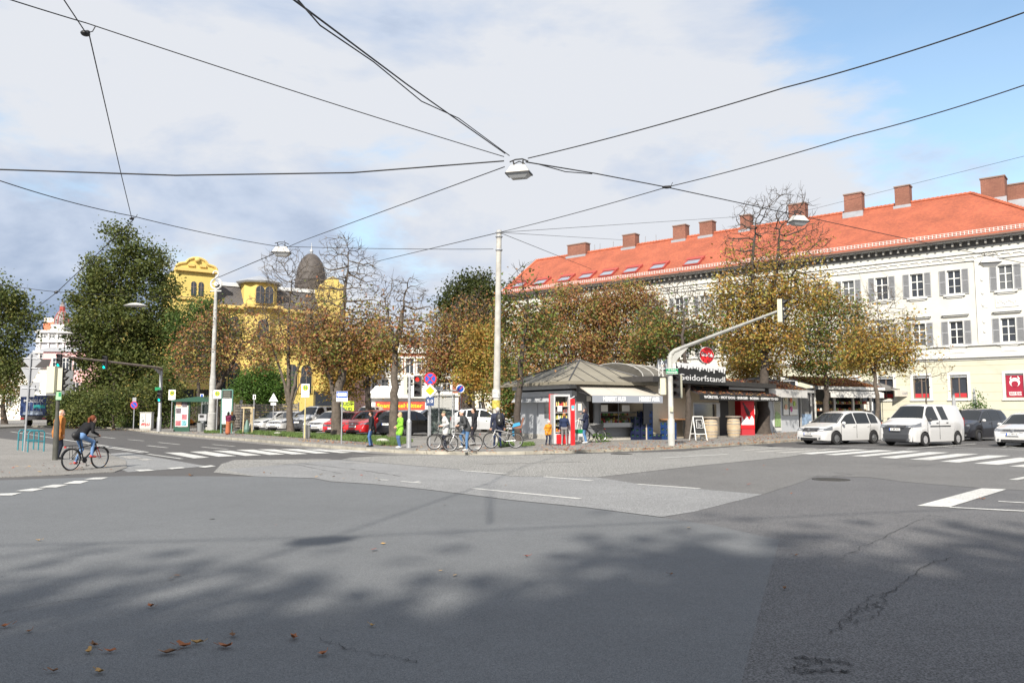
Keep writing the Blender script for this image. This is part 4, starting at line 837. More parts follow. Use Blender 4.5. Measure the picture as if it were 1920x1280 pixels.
tree('chestnut_tree', 'tall half-bare chestnut with forked trunk between the red cars', (632, 818), None, [['b', (630, 760), (622, 720), (600, 650), (585, 590)], [(630, 755), (642, 700), (640, 620), (650, 520), (655, 470)]],
     [(640, 480, 40, 40), (670, 520, 44, 50), (620, 540, 34, 40), (600, 600, 46, 44), (660, 610, 56, 50), (700, 600, 30, 44), (620, 660, 44, 34)], 19, .30, L_RUST, 5600, .19, 585, 3800, BARK, twigs=3, step=.32, tip=.014)
tree('chestnut_tree', 'gold leaved chestnut behind the red cars in front of the pink gable', (692, 800), 62, [['b', (690, 740), (690, 690), (688, 640)]], [(690, 660, 40, 40), (660, 690, 34, 30), (715, 680, 26, 28), (640, 720, 30, 22)], 31, .28, L_GOLD, 9000, .22, None, 420, BARKD)
tree('chestnut_tree', 'nearly bare chestnut standing behind the woman in green', (738, 822), None, [['b', (739, 760), (740, 690), (742, 640), (728, 600), (722, 560)], [(742, 650), (752, 600), (760, 550)], [(740, 700), (775, 680), (800, 672)]],
     [(725, 570, 26, 36), (765, 565, 34, 44), (745, 620, 44, 40), (790, 600, 24, 36), (745, 545, 30, 24)], 20, .26, L_RUST, 1300, .19, 620, 2400, BARK, twigs=3, step=.32, tip=.013)
tree('chestnut_tree', 'broad rust and green chestnut with thick dark trunk behind the silver car', (877, 800), 62, [['b', (876, 740), (874, 690), (870, 640)], [(876, 700), (845, 650)], [(876, 700), (900, 640)]],
     [(850, 620, 44, 44), (885, 590, 40, 40), (840, 660, 34, 40), (910, 640, 36, 44), (870, 670, 50, 34), (820, 690, 22, 30), (905, 690, 30, 30)], 23, .5, L_RUST, 13000, .20, 585, 2200, BARKD, step=.36)
tree('evergreen_tree', 'dark rounded evergreen crown rising behind the chestnuts left of the concrete pole', (885, 800), 84, [['b', (885, 700), (885, 600)]], [(885, 560, 42, 34), (900, 540, 26, 22), (850, 570, 22, 22), (890, 600, 50, 40)], 25, .35, leafmat('leaves_evergreen', [(.02, .04, .012), (.05, .065, .015), (.08, .085, .02)]), 12000, .3, None, 420, BARKD, step=.5)
tree('chestnut_tree', 'slim chestnut with gold leaves between the evergreen and the concrete pole', (908, 803), 58, [['b', (906, 730), (902, 680), (905, 640)]], [(905, 660, 30, 40), (915, 700, 28, 36), (890, 715, 26, 24), (935, 720, 22, 30)], 32, .16, L_GOLD, 8000, .2, None, 380, BARK)
tree('chestnut_tree', 'thin leaning half-bare chestnut beside the drinks kiosk and child-seat bicycle', (970, 826), None, [['b', (971, 760), (975, 690), (985, 620), (990, 560), (978, 520)]],
     [(975, 530, 30, 34), (1000, 590, 30, 30), (960, 600, 24, 34), (1010, 640, 24, 24), (965, 680, 18, 30)], 26, .19, L_MIX, 2600, .18, 560, 520, BARKD, twigs=4)
tree('chestnut_tree', 'ivy-leaved low shoots tree at the left corner of the grey kiosk', (966, 828), 47, [['b', (966, 790), (962, 760)]], [(955, 745, 17, 32), (972, 720, 14, 26), (960, 775, 12, 16)], 33, .07, L_MIX, 3600, .17, None, 200, BARKD)
tree('chestnut_tree', 'wide rust brown chestnut crown rising behind the grey hipped kiosk roof', (1040, 806), 62, [['b', (1045, 730), (1048, 650)]], [(1060, 590, 46, 44), (1000, 640, 40, 44), (1060, 650, 50, 40), (1105, 600, 44, 44), (1030, 690, 40, 26), (1100, 660, 40, 34), (990, 700, 30, 30)], 27, .35, L_RUST, 16500, .20, None, 1300, BARKD)
tree('chestnut_tree', 'orange and gold chestnut crown between the kiosk roof and the barrel roof', (1165, 806), 60, [['b', (1165, 730), (1165, 650)]], [(1150, 590, 46, 40), (1190, 570, 40, 34), (1130, 640, 40, 40), (1180, 650, 50, 40), (1210, 610, 40, 50), (1150, 680, 40, 20)], 28, .35, L_RUST, 15500, .20, None, 1300, BARKD)
tree('chestnut_tree', 'green crown with bare grey top twigs and thin trunk by the chalk-board', (1290, 822), None, [['b', (1291, 770), (1288, 700), (1280, 640), (1282, 580)], [(1288, 690), (1240, 640)]],
     [(1280, 555, 44, 40, 1), (1240, 600, 44, 44, 2), (1320, 590, 36, 44, 3), (1275, 625, 50, 34, 6), (1222, 650, 34, 26, 4), (1330, 640, 34, 20, 11)], 29, .18, L_MIX, 7500, .18, 605, 2600, BARKD, twigs=3, step=.33, tip=.013)
tree('chestnut_tree', 'tallest chestnut with thick trunk, gold lower leaves and bare top, by the red drinks cooler', (1430, 813), None, [['b', (1432, 740), (1434, 660), (1440, 600)], [(1434, 640), (1410, 560), (1412, 470), (1418, 410)], [(1438, 600), (1470, 540), (1500, 490)], [(1440, 600), (1456, 500), (1462, 430)], [(1434, 650), (1390, 600)]],
     [(1420, 410, 44, 36), (1470, 400, 50, 50), (1510, 450, 44, 40), (1400, 470, 46, 50), (1460, 480, 60, 50), (1380, 560, 44, 50), (1440, 560, 60, 50), (1500, 540, 50, 40), (1400, 630, 50, 40), (1450, 640, 40, 40)], 30, .42, L_GOLD, 10500, .20, 490, 4200, BARKD, twigs=3, step=.34, tip=.014)
tree('chestnut_tree', 'short gold chestnut under the tallest one, in front of the white facade', (1415, 806), 60, [['b', (1412, 740), (1410, 690)]], [(1400, 690, 30, 34), (1385, 660, 24, 26), (1430, 700, 24, 26)], 34, .16, L_GOLD, 5000, .2, None, 260, BARKD)
tree('chestnut_tree', 'dark green round tree with rust patches behind the flower stall', (1548, 806), 60, [['b', (1549, 730), (1548, 690), (1548, 650)]], [(1550, 590, 36, 40), (1520, 640, 40, 44), (1580, 640, 44, 44), (1600, 600, 24, 30), (1540, 680, 50, 26), (1600, 680, 30, 26)], 35, .26, L_MIX, 11500, .20, None, 1100, BARKD)
tree('chestnut_tree', 'thin chestnut with orange lower leaves and bare top behind the white hatchback', (1645, 800), 50, [['b', (1645, 750), (1640, 700), (1650, 640), (1645, 580)], [(1641, 705), (1620, 660), (1610, 620)]],
     [(1650, 570, 34, 40), (1680, 610, 36, 40), (1620, 610, 36, 44), (1650, 650, 56, 36), (1680, 670, 30, 24), (1610, 670, 30, 24)], 36, .15, L_GOLD, 5200, .18, 625, 2000, BARK, twigs=3, step=.33, tip=.012)
tree('young_tree', 'small bare young tree in front of the cream ground floor on the right', (1738, 800), 55, [['b', (1737, 740), (1736, 690), (1738, 650)]], [(1735, 670, 36, 34), (1755, 700, 30, 20), (1715, 690, 24, 24)], 37, .07, L_GOLD, 90, .16, None, 240, BARK, twigs=3, tip=.009)
# trees standing behind the photographer: their shade lies over the foreground
for i, (x, y, h, r, sd_) in enumerate(((-11, -13.5, 14.4, 5.2, 41), (-3.5, -13, 15.4, 5.6, 42), (4.0, -13.2, 15.8, 5.4, 43), (10.8, -12.2, 15.6, 5.4, 44), (18, -10, 15.0, 5.0, 45), (1, -18, 15, 6.5, 46))):
    rr = np.random.default_rng(sd_); T = MB(); T.cyl((0, 0, 0), (0, 0, h*.45), .3, .2, 9); root = thing('street_tree', ['street tree behind the photographer, far left of the row', 'street tree behind the photographer, left of centre', 'street tree behind the photographer, right of centre', 'street tree behind the photographer, second from right', 'street tree behind the photographer, far right', 'street tree behind the photographer, set back from the row'][i], 'tree', (x, y, 0), 0, 'street trees behind the photographer')
    cl = []
    for k in range(26):
        u = rr.normal(size=3); u /= np.linalg.norm(u); q = np.array([0, 0, h-r*.95])+u*np.array([r, r, r*.9])*rr.uniform(.35, .95); cl.append(q); T.cyl((0, 0, h*.42), q, .09, .02, 5)
    T.build('trunk', BARK, root); n = 17000; c = np.array(cl)[rr.integers(0, 26, n)]+rr.normal(0, 1.0, (n, 3)); mb = MB()
    a = rr.normal(size=(n, 3)); a /= np.linalg.norm(a, axis=1)[:, None]; b_ = np.cross(a, rr.normal(size=(n, 3))); b_ /= np.linalg.norm(b_, axis=1)[:, None]; s_ = .25
    v = np.stack([c-a*s_, c+b_*s_*.8, c+a*s_, c-b_*s_*.8], 1).reshape(-1, 3); me = bpy.data.meshes.new('crown'); me.from_pydata(v.tolist(), [], np.arange(n*4).reshape(-1, 4).tolist()); me.materials.append(L_DARK); co = bpy.data.objects.new('crown', me); COL.objects.link(co); co.parent = root
# ================= kiosks =================
KGREY = mat('kiosk_panel_grey', (.20, .205, .215), .5, .1, var=.08, scale=2); KLIGHT = mat('kiosk_wall_light_grey', (.42, .44, .47), .55, var=.08, scale=2); KROOF = mat('standing_seam_roof', (.23, .21, .165), .65, .1, var=.22, scale=.7)
KROOFD = mat('weathered_dark_roof', (.13, .125, .12), .8, var=.45, scale=1.5); AWN = mat('awning_cream', (.46, .43, .38), .8, var=.05); AWNW = mat('awning_white', (.6, .59, .57), .8, var=.05); KDARK = mat('kiosk_dark_frame', (.05, .05, .055), .5)
CREAMW = mat('kiosk_cream_wall', (.58, .50, .38), .8, var=.08); WOOD = mat('wood_counter', (.34, .17, .08), .6, var=.3, scale=5); PAPER = mat('paper', (.75, .73, .68), .8)
INT = mat('kiosk_interior', (.09, .065, .05), .9, var=.3, scale=3); REDC = mat('cola_red', (.68, .015, .02), .35); REDDK = mat('red_inner_dark', (.3, .01, .02), .4)
GL2 = mat('display_glass', (.10, .11, .12), .05, 0, spec=.9)
def hip(parent, x0, x1, y0, y1, z, zt, ax=None, ay=None, m=KROOF, ridge=0.0, seams=5, name='roof', over=.0, seam_m=None):
    ax = (x0+x1)/2 if ax is None else ax; ay = (y0+y1)/2 if ay is None else ay; mb = MB(); r0, r1 = ax-ridge/2, ax+ridge/2
    mb.add([(x0, y0, z), (x1, y0, z), (x1, y1, z), (x0, y1, z), (r0, ay, zt), (r1, ay, zt)], [(0, 1, 5, 4), (1, 2, 5), (2, 3, 4, 5), (3, 0, 4), (3, 2, 1, 0)]); mb.bb(x0-.06, x1+.06, y0-.06, y0-.001, z-.14, z+.02); mb.bb(x0-.06, x0-.001, y0, y1, z-.14, z+.02); mb.bb(x1+.001, x1+.06, y0, y1, z-.14, z+.02)
    o = mb.build(name, m, parent); s = MB(); c = [(x0, y0), (x1, y0), (x1, y1), (x0, y1)]; ap = [(r0, ay), (r1, ay), (r1, ay), (r0, ay)]
    for i in range(4): s.cyl((*c[i], z+.03), (*ap[i], zt+.03), .035, n=5)
    if seams:
        for (A, B_, T0, T1) in ((c[0], c[1], ap[0], ap[1]), (c[3], c[0], ap[3], ap[0]), (c[1], c[2], ap[1], ap[2])):
            for i in range(1, seams+1):
                t = i/(seams+1); a = Vector((*A, z+.02)).lerp(Vector((*B_, z+.02)), t); top = Vector((*T0, zt)).lerp(Vector((*T1, zt)), t)
                L0 = Vector((*A, z)); L1 = Vector((*B_, z)); dirn = (Vector((*T0, zt))+Vector((*T1, zt)))/2-(L0+L1)/2; k = min(t, 1-t)*2
                s.cyl(a, a+dirn*min(1, k+ridge/max(.1, (L1-L0).length)), .016, n=4)
    s.build('roof_seams', seam_m or KDARK, o); return o
# --- K1 grey hipped kiosk ---
b0 = G(1081, 826, KZ); F1 = Frame(b0.x, b0.y, 30); W1 = F1.x(1197, 0, 1.6); D1 = 5.4
K1 = thing('kiosk', 'grey hipped-roof kiosk with cream awning and drinks fridge in front', 'kiosk', (b0.x, b0.y, KZ), F1.a)
zz = lambda py, px=1125, y=0: FZ(F1, py, px, y)
def FZ(fr, py, px, y=0): return fr.z(py, fr.x(px, y), y)-KZ
ze = FZ(F1, 717, 1125)
mb = MB(); so_, s1_ = F1.x(1125), F1.x(1193)
wall(mb, 0, W1, 0, ze, [(.75, so_-.35, FZ(F1, 795, 1105), FZ(F1, 742, 1105)), (so_, s1_, FZ(F1, 795, 1125), FZ(F1, 742, 1125))], 0, .12)
mb.quad((W1, 0, 0), (W1, D1, 0), (W1, D1, ze), (W1, 0, ze)); mb.quad((W1, D1, 0), (0, D1, 0), (0, D1, ze), (W1, D1, ze)); mb.build('front_wall', KGREY, K1)
mb = MB(); mb.bb(-.03, 0-.001, 0, D1, .25, ze-.75); 
for y in (.35, 1.9, 3.6): mb.bb(-.07, -.031, y, y+.08, .25, ze-.75)
mb.build('side_wall', KLIGHT, K1); mb = MB(); mb.bb(-.06, -.001, 0, D1, 0, .25); mb.bb(0, W1, -.06, -.001, 0, .16); mb.build('plinth', mat('concrete_plinth', (.42, .40, .36), .9, var=.2), K1)
mb = MB(); mb.bb(-.3, -.001, -.05, D1+.2, ze-.72, ze-.42); mb.bb(-.45, -.001, -.05, D1+.2, ze-.32, ze-.05); mb.prism([(-.3, -.3, ze-.74), (-.62, 0, ze-.98), (-.62, D1, ze-.98), (-.3, D1+.2, ze-.74)], (0, 0, .05)); mb.build('fascia_band', mat('fascia_pale', (.50, .52, .55), .5, .2), K1)
mb = MB(); mb.bb(-.055, -.035, 2.3, 2.9, 1.1, 2.1); mb.build('side_window', GL2, K1); mb = MB(); mb.bb(-.06, -.04, 1.45, 1.85, 1.15, 2.0); mb.build('side_poster', mat('poster_blue_grey', (.25, .38, .42), .6, var=.5, scale=8), K1)
hip(K1, -.95, W1+.75, -.75, D1+.7, ze, FZ(F1, 676, 1087, 2.4), ax=F1.x(1087, 2.4, 4), ay=2.4)
mb = MB(); mb.bb(.1, W1-.1, .9, 1.0, .1, ze-.1); mb.bb(.1, W1-.1, .2, .9, .05, .1); mb.build('interior', INT, K1)
ct = MB(); zc = FZ(F1, 793, 1125); ct.bb(so_-.1, s1_+.08, -.42, .3, zc-.1, zc); ct.bb(so_-.1, s1_+.08, -.44, -.42, zc-.2, zc+.02); ct.bb(.8, so_-.3, -.35, .3, zc-.1, zc); ct.build('counter', mat('counter_steel', (.38, .38, .37), .35, .6), K1)
q = MB(); q.bb(so_-.04, so_+.02, -.03, -.001, zc, ze-.7); q.bb(s1_-.02, s1_+.05, -.03, -.001, zc, ze-.7); q.bb((so_+s1_)/2-.02, (so_+s1_)/2+.02, -.02, 0, zc, ze-.7); q.bb(so_, s1_, -.02, -.0, FZ(F1, 774, 1125), FZ(F1, 772, 1125)); q.bb(.60, .75, -.02, -.001, 0, ze-.3); q.build('window_mullions', KGREY, K1)
def goods(parent, x0, x1, y, z, rows, seed, n=12, hh=.2, cols=None):
    rr = random.Random(seed); cs = cols or [(.45, .12, .05), (.5, .35, .1), (.15, .3, .08), (.5, .5, .48), (.35, .05, .05), (.6, .45, .2)]; ms = [mat('goods_%d' % i, c, .6) for i, c in enumerate(cs)] if cols is None else [mat('goods_%s_%d' % (seed, i), c, .6) for i, c in enumerate(cs)]
    mb = MB()
    for r_ in range(rows):
        for i in range(n):
            x = x0+(i+.5)*(x1-x0)/n; w_ = (x1-x0)/n*.42; h = hh*rr.uniform(.5, 1); mb.lathe([(w_*.9, z+r_*hh*1.4), (w_, z+r_*hh*1.4+h*.6), (w_*.4, z+r_*hh*1.4+h)], (x, y+rr.uniform(-.05, .05), 0), 6, mi=rr.randrange(len(ms)))
    o = mb.build('goods_on_display', ms, parent); o['kind'] = 'stuff'; return o
goods(K1, so_+.1, s1_-.1, .1, zc, 1, 3, 14, .22); goods(K1, so_+.1, s1_-.1, .45, zc+.1, 2, 4, 12, .2); goods(K1, .8, so_-.4, .35, zc, 2, 5, 8, .2)
for i, (px, py, w_, h_) in enumerate(((1133, 765, .42, .34), (1166, 748, .34, .30), (1177, 747, .22, .30), (1127, 748, .18, .26), (1104, 747, .28, .26), (1087, 763, .22, .36), (1173, 765, .5, .32))):
    x = F1.x(px, -.04, 2); z_ = FZ(F1, py, px); p = MB(); p.bb(x-w_/2, x+w_/2, -.055, -.045, z_-h_/2, z_+h_/2); p.build('price_sheet', PAPER, K1)
# awning
A = [F1.x(1075, -.1), F1.x(1206, -.1)]; za = FZ(F1, 718, 1125, -.1); zb_ = FZ(F1, 742, 1125, -1.7)
mb = MB(); x0, x1 = A[0]-.0, W1+.15; nseg = 12
for i in range(nseg):
    a, b = x0+(x1-x0)*i/nseg, x0+(x1-x0)*(i+1)/nseg; mb.add([(a, -.1, za), (b, -.1, za), (b, -1.7, zb_), (a, -1.7, zb_), (a, -.1, za-.02), (b, -.1, za-.02), (b, -1.7, zb_-.02), (a, -1.7, zb_-.02)], [(0, 3, 2, 1), (4, 5, 6, 7)])
aw = mb.build('awning', AWN, K1); mb = MB(); mb.bb(x0, x1, -1.76, -1.70, zb_-.32, zb_+.03); v = mb.build('valance', mat('valance_grey', (.27, .29, .33), .6), aw)
mb = MB(); mb.cyl((x0+.1, -.1, za-.4), (x0+.1, -1.7, zb_-.03), .02); mb.cyl((x1-.1, -.1, za-.4), (x1-.1, -1.7, zb_-.03), .02); mb.build('awning_arm', KDARK, aw)
text('HERBERT AUER', .30, WHITESIGN, v, (x0+(x1-x0)*.30, -1.765, zb_-.15), bold=.012, width=1.4); text('HERBERT AUER', .30, WHITESIGN, v, (x0+(x1-x0)*.80, -1.765, zb_-.15), bold=.012, width=1.3)
# fridge, cola banner, red post
g0 = G(1054, 834, KZ); a_ = R(12)
fr = thing('drinks_fridge', 'tall grey open drinks fridge with red base beside the red post', 'fridge', (g0.x, g0.y, KZ), a_)
mb = MB(); h = 2.2; wd = .74; mb.bb(-wd/2, -wd/2+.07, 0, .65, .05, h); mb.bb(wd/2-.07, wd/2, 0, .65, .05, h); mb.bb(-wd/2+.07, wd/2-.07, .58, .65, .05, h); mb.bb(-wd/2+.07, wd/2-.07, 0, .58, h-.09, h); mb.bb(-wd/2+.07, wd/2-.07, 0, .58, .05, .5); mb.build('cabinet', mat('fridge_grey', (.55, .56, .57), .35, .2), fr)
mb = MB(); mb.bb(-wd/2+.08, wd/2-.08, .52, .57, .5, h-.1); mb.build('back_panel', mat('fridge_inner_dark', (.07, .07, .06), .6), fr)
for i in range(5): s = MB(); s.bb(-wd/2+.075, wd/2-.075, .04, .52, .55+i*.28, .565+i*.28); s.build('shelf', WHITE, fr); 
cc = [[(.5, .05, .04), (.6, .35, .05), (.1, .35, .1)], [(.05, .06, .05), (.25, .2, .05), (.5, .5, .5)], [(.6, .5, .1), (.3, .45, .1), (.6, .6, .55)], [(.03, .03, .03), (.3, .06, .05), (.1, .1, .1)], [(.5, .05, .05), (.6, .55, .2), (.6, .3, .1)]]
for i in range(5): goods(fr, -wd/2+.1, wd/2-.1, .15, .568+i*.28, 1, 30+i, 9, .2, cc[i])
mb = MB(); mb.bb(-.26, .26, -.06, -.005, .06, .46)
for i in range(9): mb.bb(-.24+i*.055, -.215+i*.055, -.075, -.06, .1, .4)
mb.build('red_basket', REDC, fr); mb = MB(); mb.bb(-.2, .0, -.02, -.005, 1.45, 1.7); mb.build('notice', PAPER, fr)
g1 = G(1033, 833, KZ); pn = thing('cola_banner', 'red drinks fridge door standing open with white oval logo, left of the fridge', 'banner', (g1.x+.12, g1.y+.1, KZ), R(14))
mb = MB(); mb.bb(-.2, .2, -.03, .03, .45, 2.22); mb.build('door_panel', REDC, pn); mb = MB(); mb.lathe([(.17, -.004), (.17, .0), (.155, .0), (.155, -.004)], (0, -.034, 0), 24, 'Y', cap=False); o = mb.build('logo_ring', WHITESIGN, pn); o.location = (0, 0, 1.72); o.scale = (1, 1, 2.1)
text('Coca', .15, WHITESIGN, pn, (0, -.036, 1.75), bold=.006, width=.27); text('-Cola', .13, WHITESIGN, pn, (0, -.036, 1.62), bold=.006, width=.25)
mb = MB(); mb.lathe([(.06, -.01), (.06, .0)], (.06, -.04, .8), 12, 'Y'); mb.bb(-.12, -.06, -.04, -.031, .62, 1.0); mb.bb(-.03, .02, -.04, -.031, .7, .98); mb.lathe([(.09, -.01), (.09, 0)], (.1, -.04, .92), 12, 'Y'); mb.build('bottle_picture', mat('lime_cream', (.7, .6, .35), .5), pn)
g2 = G(1074, 834, KZ); rp = thing('red_post', 'tall flat red panel post with small blue sticker right of the fridge', 'post', (g2.x, g2.y, KZ), R(15)); mb = MB(); mb.bb(-.09, .09, -.04, .04, 0, 2.0); mb.build('panel', REDC, rp); mb = MB(); mb.bb(-.07, .07, -.048, -.042, 1.58, 1.72); mb.build('sticker', mat('sticker_blue', (.1, .45, .6), .5), rp); mb = MB(); mb.bb(-.06, .06, -.046, -.042, 1.5, 1.57); mb.build('sticker', WHITESIGN, rp)
# folding ladder / rack beside post with green crate
g3 = G(1086, 830, KZ); st = thing('folding_stand', 'white folding stand holding a green bin beside the red post', 'stand', (g3.x, g3.y, KZ), R(20)); mb = MB(); mb.tube([(-.25, 0, 0), (.0, 0, 1.15), (.12, .3, 0)], .018); mb.tube([(-.1, .3, 0), (.05, 0, 1.15), (.25, 0, 0)], .018); mb.tube([(-.3, 0, .95), (.3, 0, 1.2)], .015); mb.build('frame', WHITE, st); mb = MB(); mb.bb(-.17, .17, -.1, .15, .45, .62); mb.build('bin', GREENSIGN, st); mb = MB(); mb.bb(-.14, .14, -.08, .13, .12, .44); mb.build('tub', WHITE, st)
g4 = G(1119, 829, KZ); hedge('weeds', 'green weeds growing at the foot of the grey kiosk counter', [(1112, 829), (1142, 827.5)], 0, .38, 170, .10, L_BUSH, 91, .35, 'weeds')
# --- blue crate stacks ---
CRB = mat('crate_blue', (.012, .04, .14), .5); CRD = mat('crate_dark_blue', (.008, .014, .05), .5); CRG = mat('bottle_green', (.02, .07, .03), .2)
def crate_proto(m, bottles):
    c = thing('drinks_crate', 'x', 'crate', (0, 0, 0), 0, 'stacked drinks crates'); mb = MB(); w_, d_, h_ = .40, .30, .29
    mb.bb(-w_/2, w_/2, -d_/2, d_/2, 0, .02)
    for sx_ in (-1, 1):
        mb.bb(sx_*w_/2-.012*(sx_+1), sx_*w_/2+.012*(1-sx_), -d_/2, d_/2, .02, h_*.62); mb.bb(sx_*w_/2-.012*(sx_+1), sx_*w_/2+.012*(1-sx_), -d_/2, -d_/2+.06, h_*.62, h_); mb.bb(sx_*w_/2-.012*(sx_+1), sx_*w_/2+.012*(1-sx_), d_/2-.06, d_/2, h_*.62, h_)
        y = sx_*(d_/2-.012); mb.bb(-w_/2+.024, w_/2-.024, y-.011, y+.011, .02, h_*.55); mb.bb(-w_/2+.024, -w_/2+.1, y-.011, y+.011, h_*.55, h_-.03); mb.bb(w_/2-.1, w_/2-.024, y-.011, y+.011, h_*.55, h_-.03); mb.bb(-w_/2+.024, w_/2-.024, y-.011, y+.011, h_-.03, h_)
    mb.build('shell', m, c); b = MB()
    for i in range(4):
        for j in range(3): b.lathe([(.032, .03), (.032, .19), (.012, .24), (.012, .30)], (-.14+i*.093, -.09+j*.09, 0), 6)
    b.build('bottles', CRG, c); return c
pb = crate_proto(CRB, 1); pd = crate_proto(CRD, 1); cb_ = G(1212, 824, KZ); ca = R(38); first = {0: 1, 1: 1}
u_ = Vector((math.cos(ca), math.sin(ca), 0)); v_ = Vector((-math.sin(ca), math.cos(ca), 0)); cnames = ['first', 'second', 'third', 'fourth', 'fifth']
cols_ = [(-.55, .25, 4, 1, 'stack nearest the counter'), (-.12, .2, 5, 1, 'stack second from the counter'), (.31, .15, 5, 0, 'tallest bright stack'), (.95, -.45, 3, 0, 'low stack left of the pole'), (.52, -.25, 1, 1, 'single crate before the tall stack'), (1.4, -.5, 3, 0, 'low stack behind the pole')]
for (a, b, n_c, kd, lb) in cols_:
    for k in range(n_c):
        loc = Vector((cb_.x, cb_.y, KZ+k*.295))+u_*a+v_*b; lab_ = ('dark' if kd else 'bright')+' blue drinks crate, %s from the ground, %s' % (cnames[k], lb)
        src_ = pd if kd else pb
        if first[kd]: src_.location = loc; src_.rotation_euler.z = ca; src_['label'] = lab_; first[kd] = 0
        else: dup(src_, loc, ca+random.uniform(-.03, .03), lab_)
# --- K2: barrel-roofed snack stand ---
b2 = G(1248, 822, KZ); F2 = Frame(b2.x, b2.y, 50); fx2 = lambda px, y=0: F2.x(px, y, 2); K2 = thing('snack_stand', 'snack stand with barrel roof, black sign board and black awning', 'snack stand', (b2.x, b2.y, KZ), F2.a)
xL, xR = fx2(1200), fx2(1425); D2 = 4.2; ze2 = FZ(F2, 724, 1340)
mb = MB(); so2 = [(fx2(1300), fx2(1342), FZ(F2, 782, 1320), FZ(F2, 757, 1320))]
wall(mb, xL+.6, fx2(1348), 0, ze2, so2, 0, .15); mb.quad((xL+.6, D2, 0), (xL+.6, 0, 0), (xL+.6, 0, ze2), (xL+.6, D2, ze2)); mb.quad((xR, 0, 0), (xR, D2, 0), (xR, D2, ze2), (xR, 0, ze2)); mb.quad((xR, D2, 0), (xL+.6, D2, 0), (xL+.6, D2, ze2), (xR, D2, ze2)); mb.bb(fx2(1348), xR, 1.5, 1.6, 0, ze2)
mb.build('wall', CREAMW, K2)
mb = MB(); mb.bb(so2[0][0], so2[0][1], .1, .14, so2[0][2], so2[0][3]); mb.build('serving_window', GLASS, K2); mb = MB(); zf = so2[0]; mb.bb(zf[0]-.08, zf[1]+.5, -.04, -.001, zf[3], zf[3]+.08); mb.bb(zf[1]+.03, zf[1]+.5, -.03, -.001, zf[2], zf[3]); mb.bb(zf[0]-.08, zf[0], -.04, -.001, zf[2], zf[3]); mb.build('window_trim', WHITE, K2)
for a in ((fx2(1366), fx2(1388), .8, .88, 0, 2.4), (fx2(1205), fx2(1222), -.06, -.01, .8, 2.3)): mb = MB(); mb.bb(*a); mb.build('door', KDARK, K2)
mb = MB(); mb.bb(fx2(1235), fx2(1290), -.55, -.02, 1.0, 1.06); mb.build('counter', WOOD, K2)
for q in (1245, 1285): mb = MB(); mb.bb(fx2(q), fx2(q)+.06, -.5, -.1, 0, 1.0); mb.build('leg', WHITE, K2)
mb = MB(); mb.bb(fx2(1222, -1), xR+.1, -1.1, D2+.2, ze2, ze2+.28); mb.build('roof_edge', mat('roof_black_membrane', (.035, .033, .032), .7, var=.3), K2)
bx0, bx1 = fx2(1195, 2), fx2(1262, 1); mb = MB(); prof = [(-1.5+.1, 0)]+[(-1.45*math.cos(PI*i/10), 1.15*math.sin(PI*i/10)) for i in range(11)]
mb = MB(); pr = [(-.0+2.2-1.9*math.cos(PI*i/12), ze2+.28+.8*math.sin(PI*i/12)) for i in range(13)]
for i in range(12): mb.quad((bx0-2.2, pr[i][0], pr[i][1]), (bx1, pr[i][0], pr[i][1]), (bx1, pr[i+1][0], pr[i+1][1]), (bx0-2.2, pr[i+1][0], pr[i+1][1]))
mb.add([(bx0-2.2, a, b) for a, b in pr], [tuple(range(13))]); mb.add([(bx1, a, b) for a, b in pr], [tuple(range(13))]); mb.add([(bx0-2.2, a, b) for a, b in pr], [tuple(range(13))]); mb.add([(bx1, a, b) for a, b in pr], [tuple(range(13))]); mb.build('barrel_roof', mat('barrel_roof_grey', (.19, .18, .16), .5, .2, var=.25, scale=1), K2, smooth=60)
for k in range(5):
    rb = MB(); x = bx0-2.2+(bx1-bx0+2.2)*k/4
    for i in range(12): rb.cyl((x, pr[i][0], pr[i][1]+.02), (x, pr[i+1][0], pr[i+1][1]+.02), .03, n=5)
    rb.build('roof_rib', mat('rib_pale', (.45, .44, .42), .4, .4), K2)
sx0, sx1 = fx2(1270, -1.2), fx2(1362, -1.2); zs0, zs1 = FZ(F2, 721, 1330, -1.2), FZ(F2, 685, 1330, -1.2)
mb = MB(); mb.bb(sx0, sx1, -1.21, -1.15, zs0, zs1); sb = mb.build('sign_board', mat('sign_black', (.012, .012, .012), .6), K2)
drp = MB(); n = 44; rr = random.Random(8)
for i in range(n): x = sx0+(sx1-sx0)*i/n; l = (zs1-zs0)*(.10+.30*abs(math.sin(i*1.9+.6))*rr.uniform(.4, 1)); drp.bb(x, x+(sx1-sx0)/n*.999, -1.222, -1.214, zs1-l, zs1)
drp.build('white_drips', WHITESIGN, sb); text('Geidorfstandl', .46, WHITESIGN, sb, ((sx0+sx1)/2+.0, -1.225, zs0+.32), bold=.0, width=(sx1-sx0)*.95)
mb = MB()
for x in (sx0+.3, sx1-.3): mb.cyl((x, -1.1, ze2+.2), (x, -1.1, zs0+.6), .03)
mb.build('sign_struts', KDARK, sb)
ax0, ax1 = fx2(1302, -1.1), xR-.1; zt_ = ze2-.02; zb2 = FZ(F2, 740, 1350, -1.4)
mb = MB(); mb.prism([(ax0, -.1, zt_), (ax1, -.1, zt_), (ax1, -1.4, zb2), (ax0, -1.4, zb2)], (0, 0, -.03)); aw2 = mb.build('awning', mat('awning_black', (.03, .025, .025), .8), K2); mb = MB(); mb.bb(ax0, ax1, -1.45, -1.41, zb2-.3, zb2+.02); vl = mb.build('valance', MC['sign_black'], aw2)
text('WÜRSTEL · HOT DOG · BURGER · BOSNA · SUPPEN TO GO', .2, WHITESIGN, vl, ((ax0+ax1)/2, -1.455, zb2-.15), bold=.007, width=(ax1-ax0)*.92)
rr = random.Random(3); mb = MB()
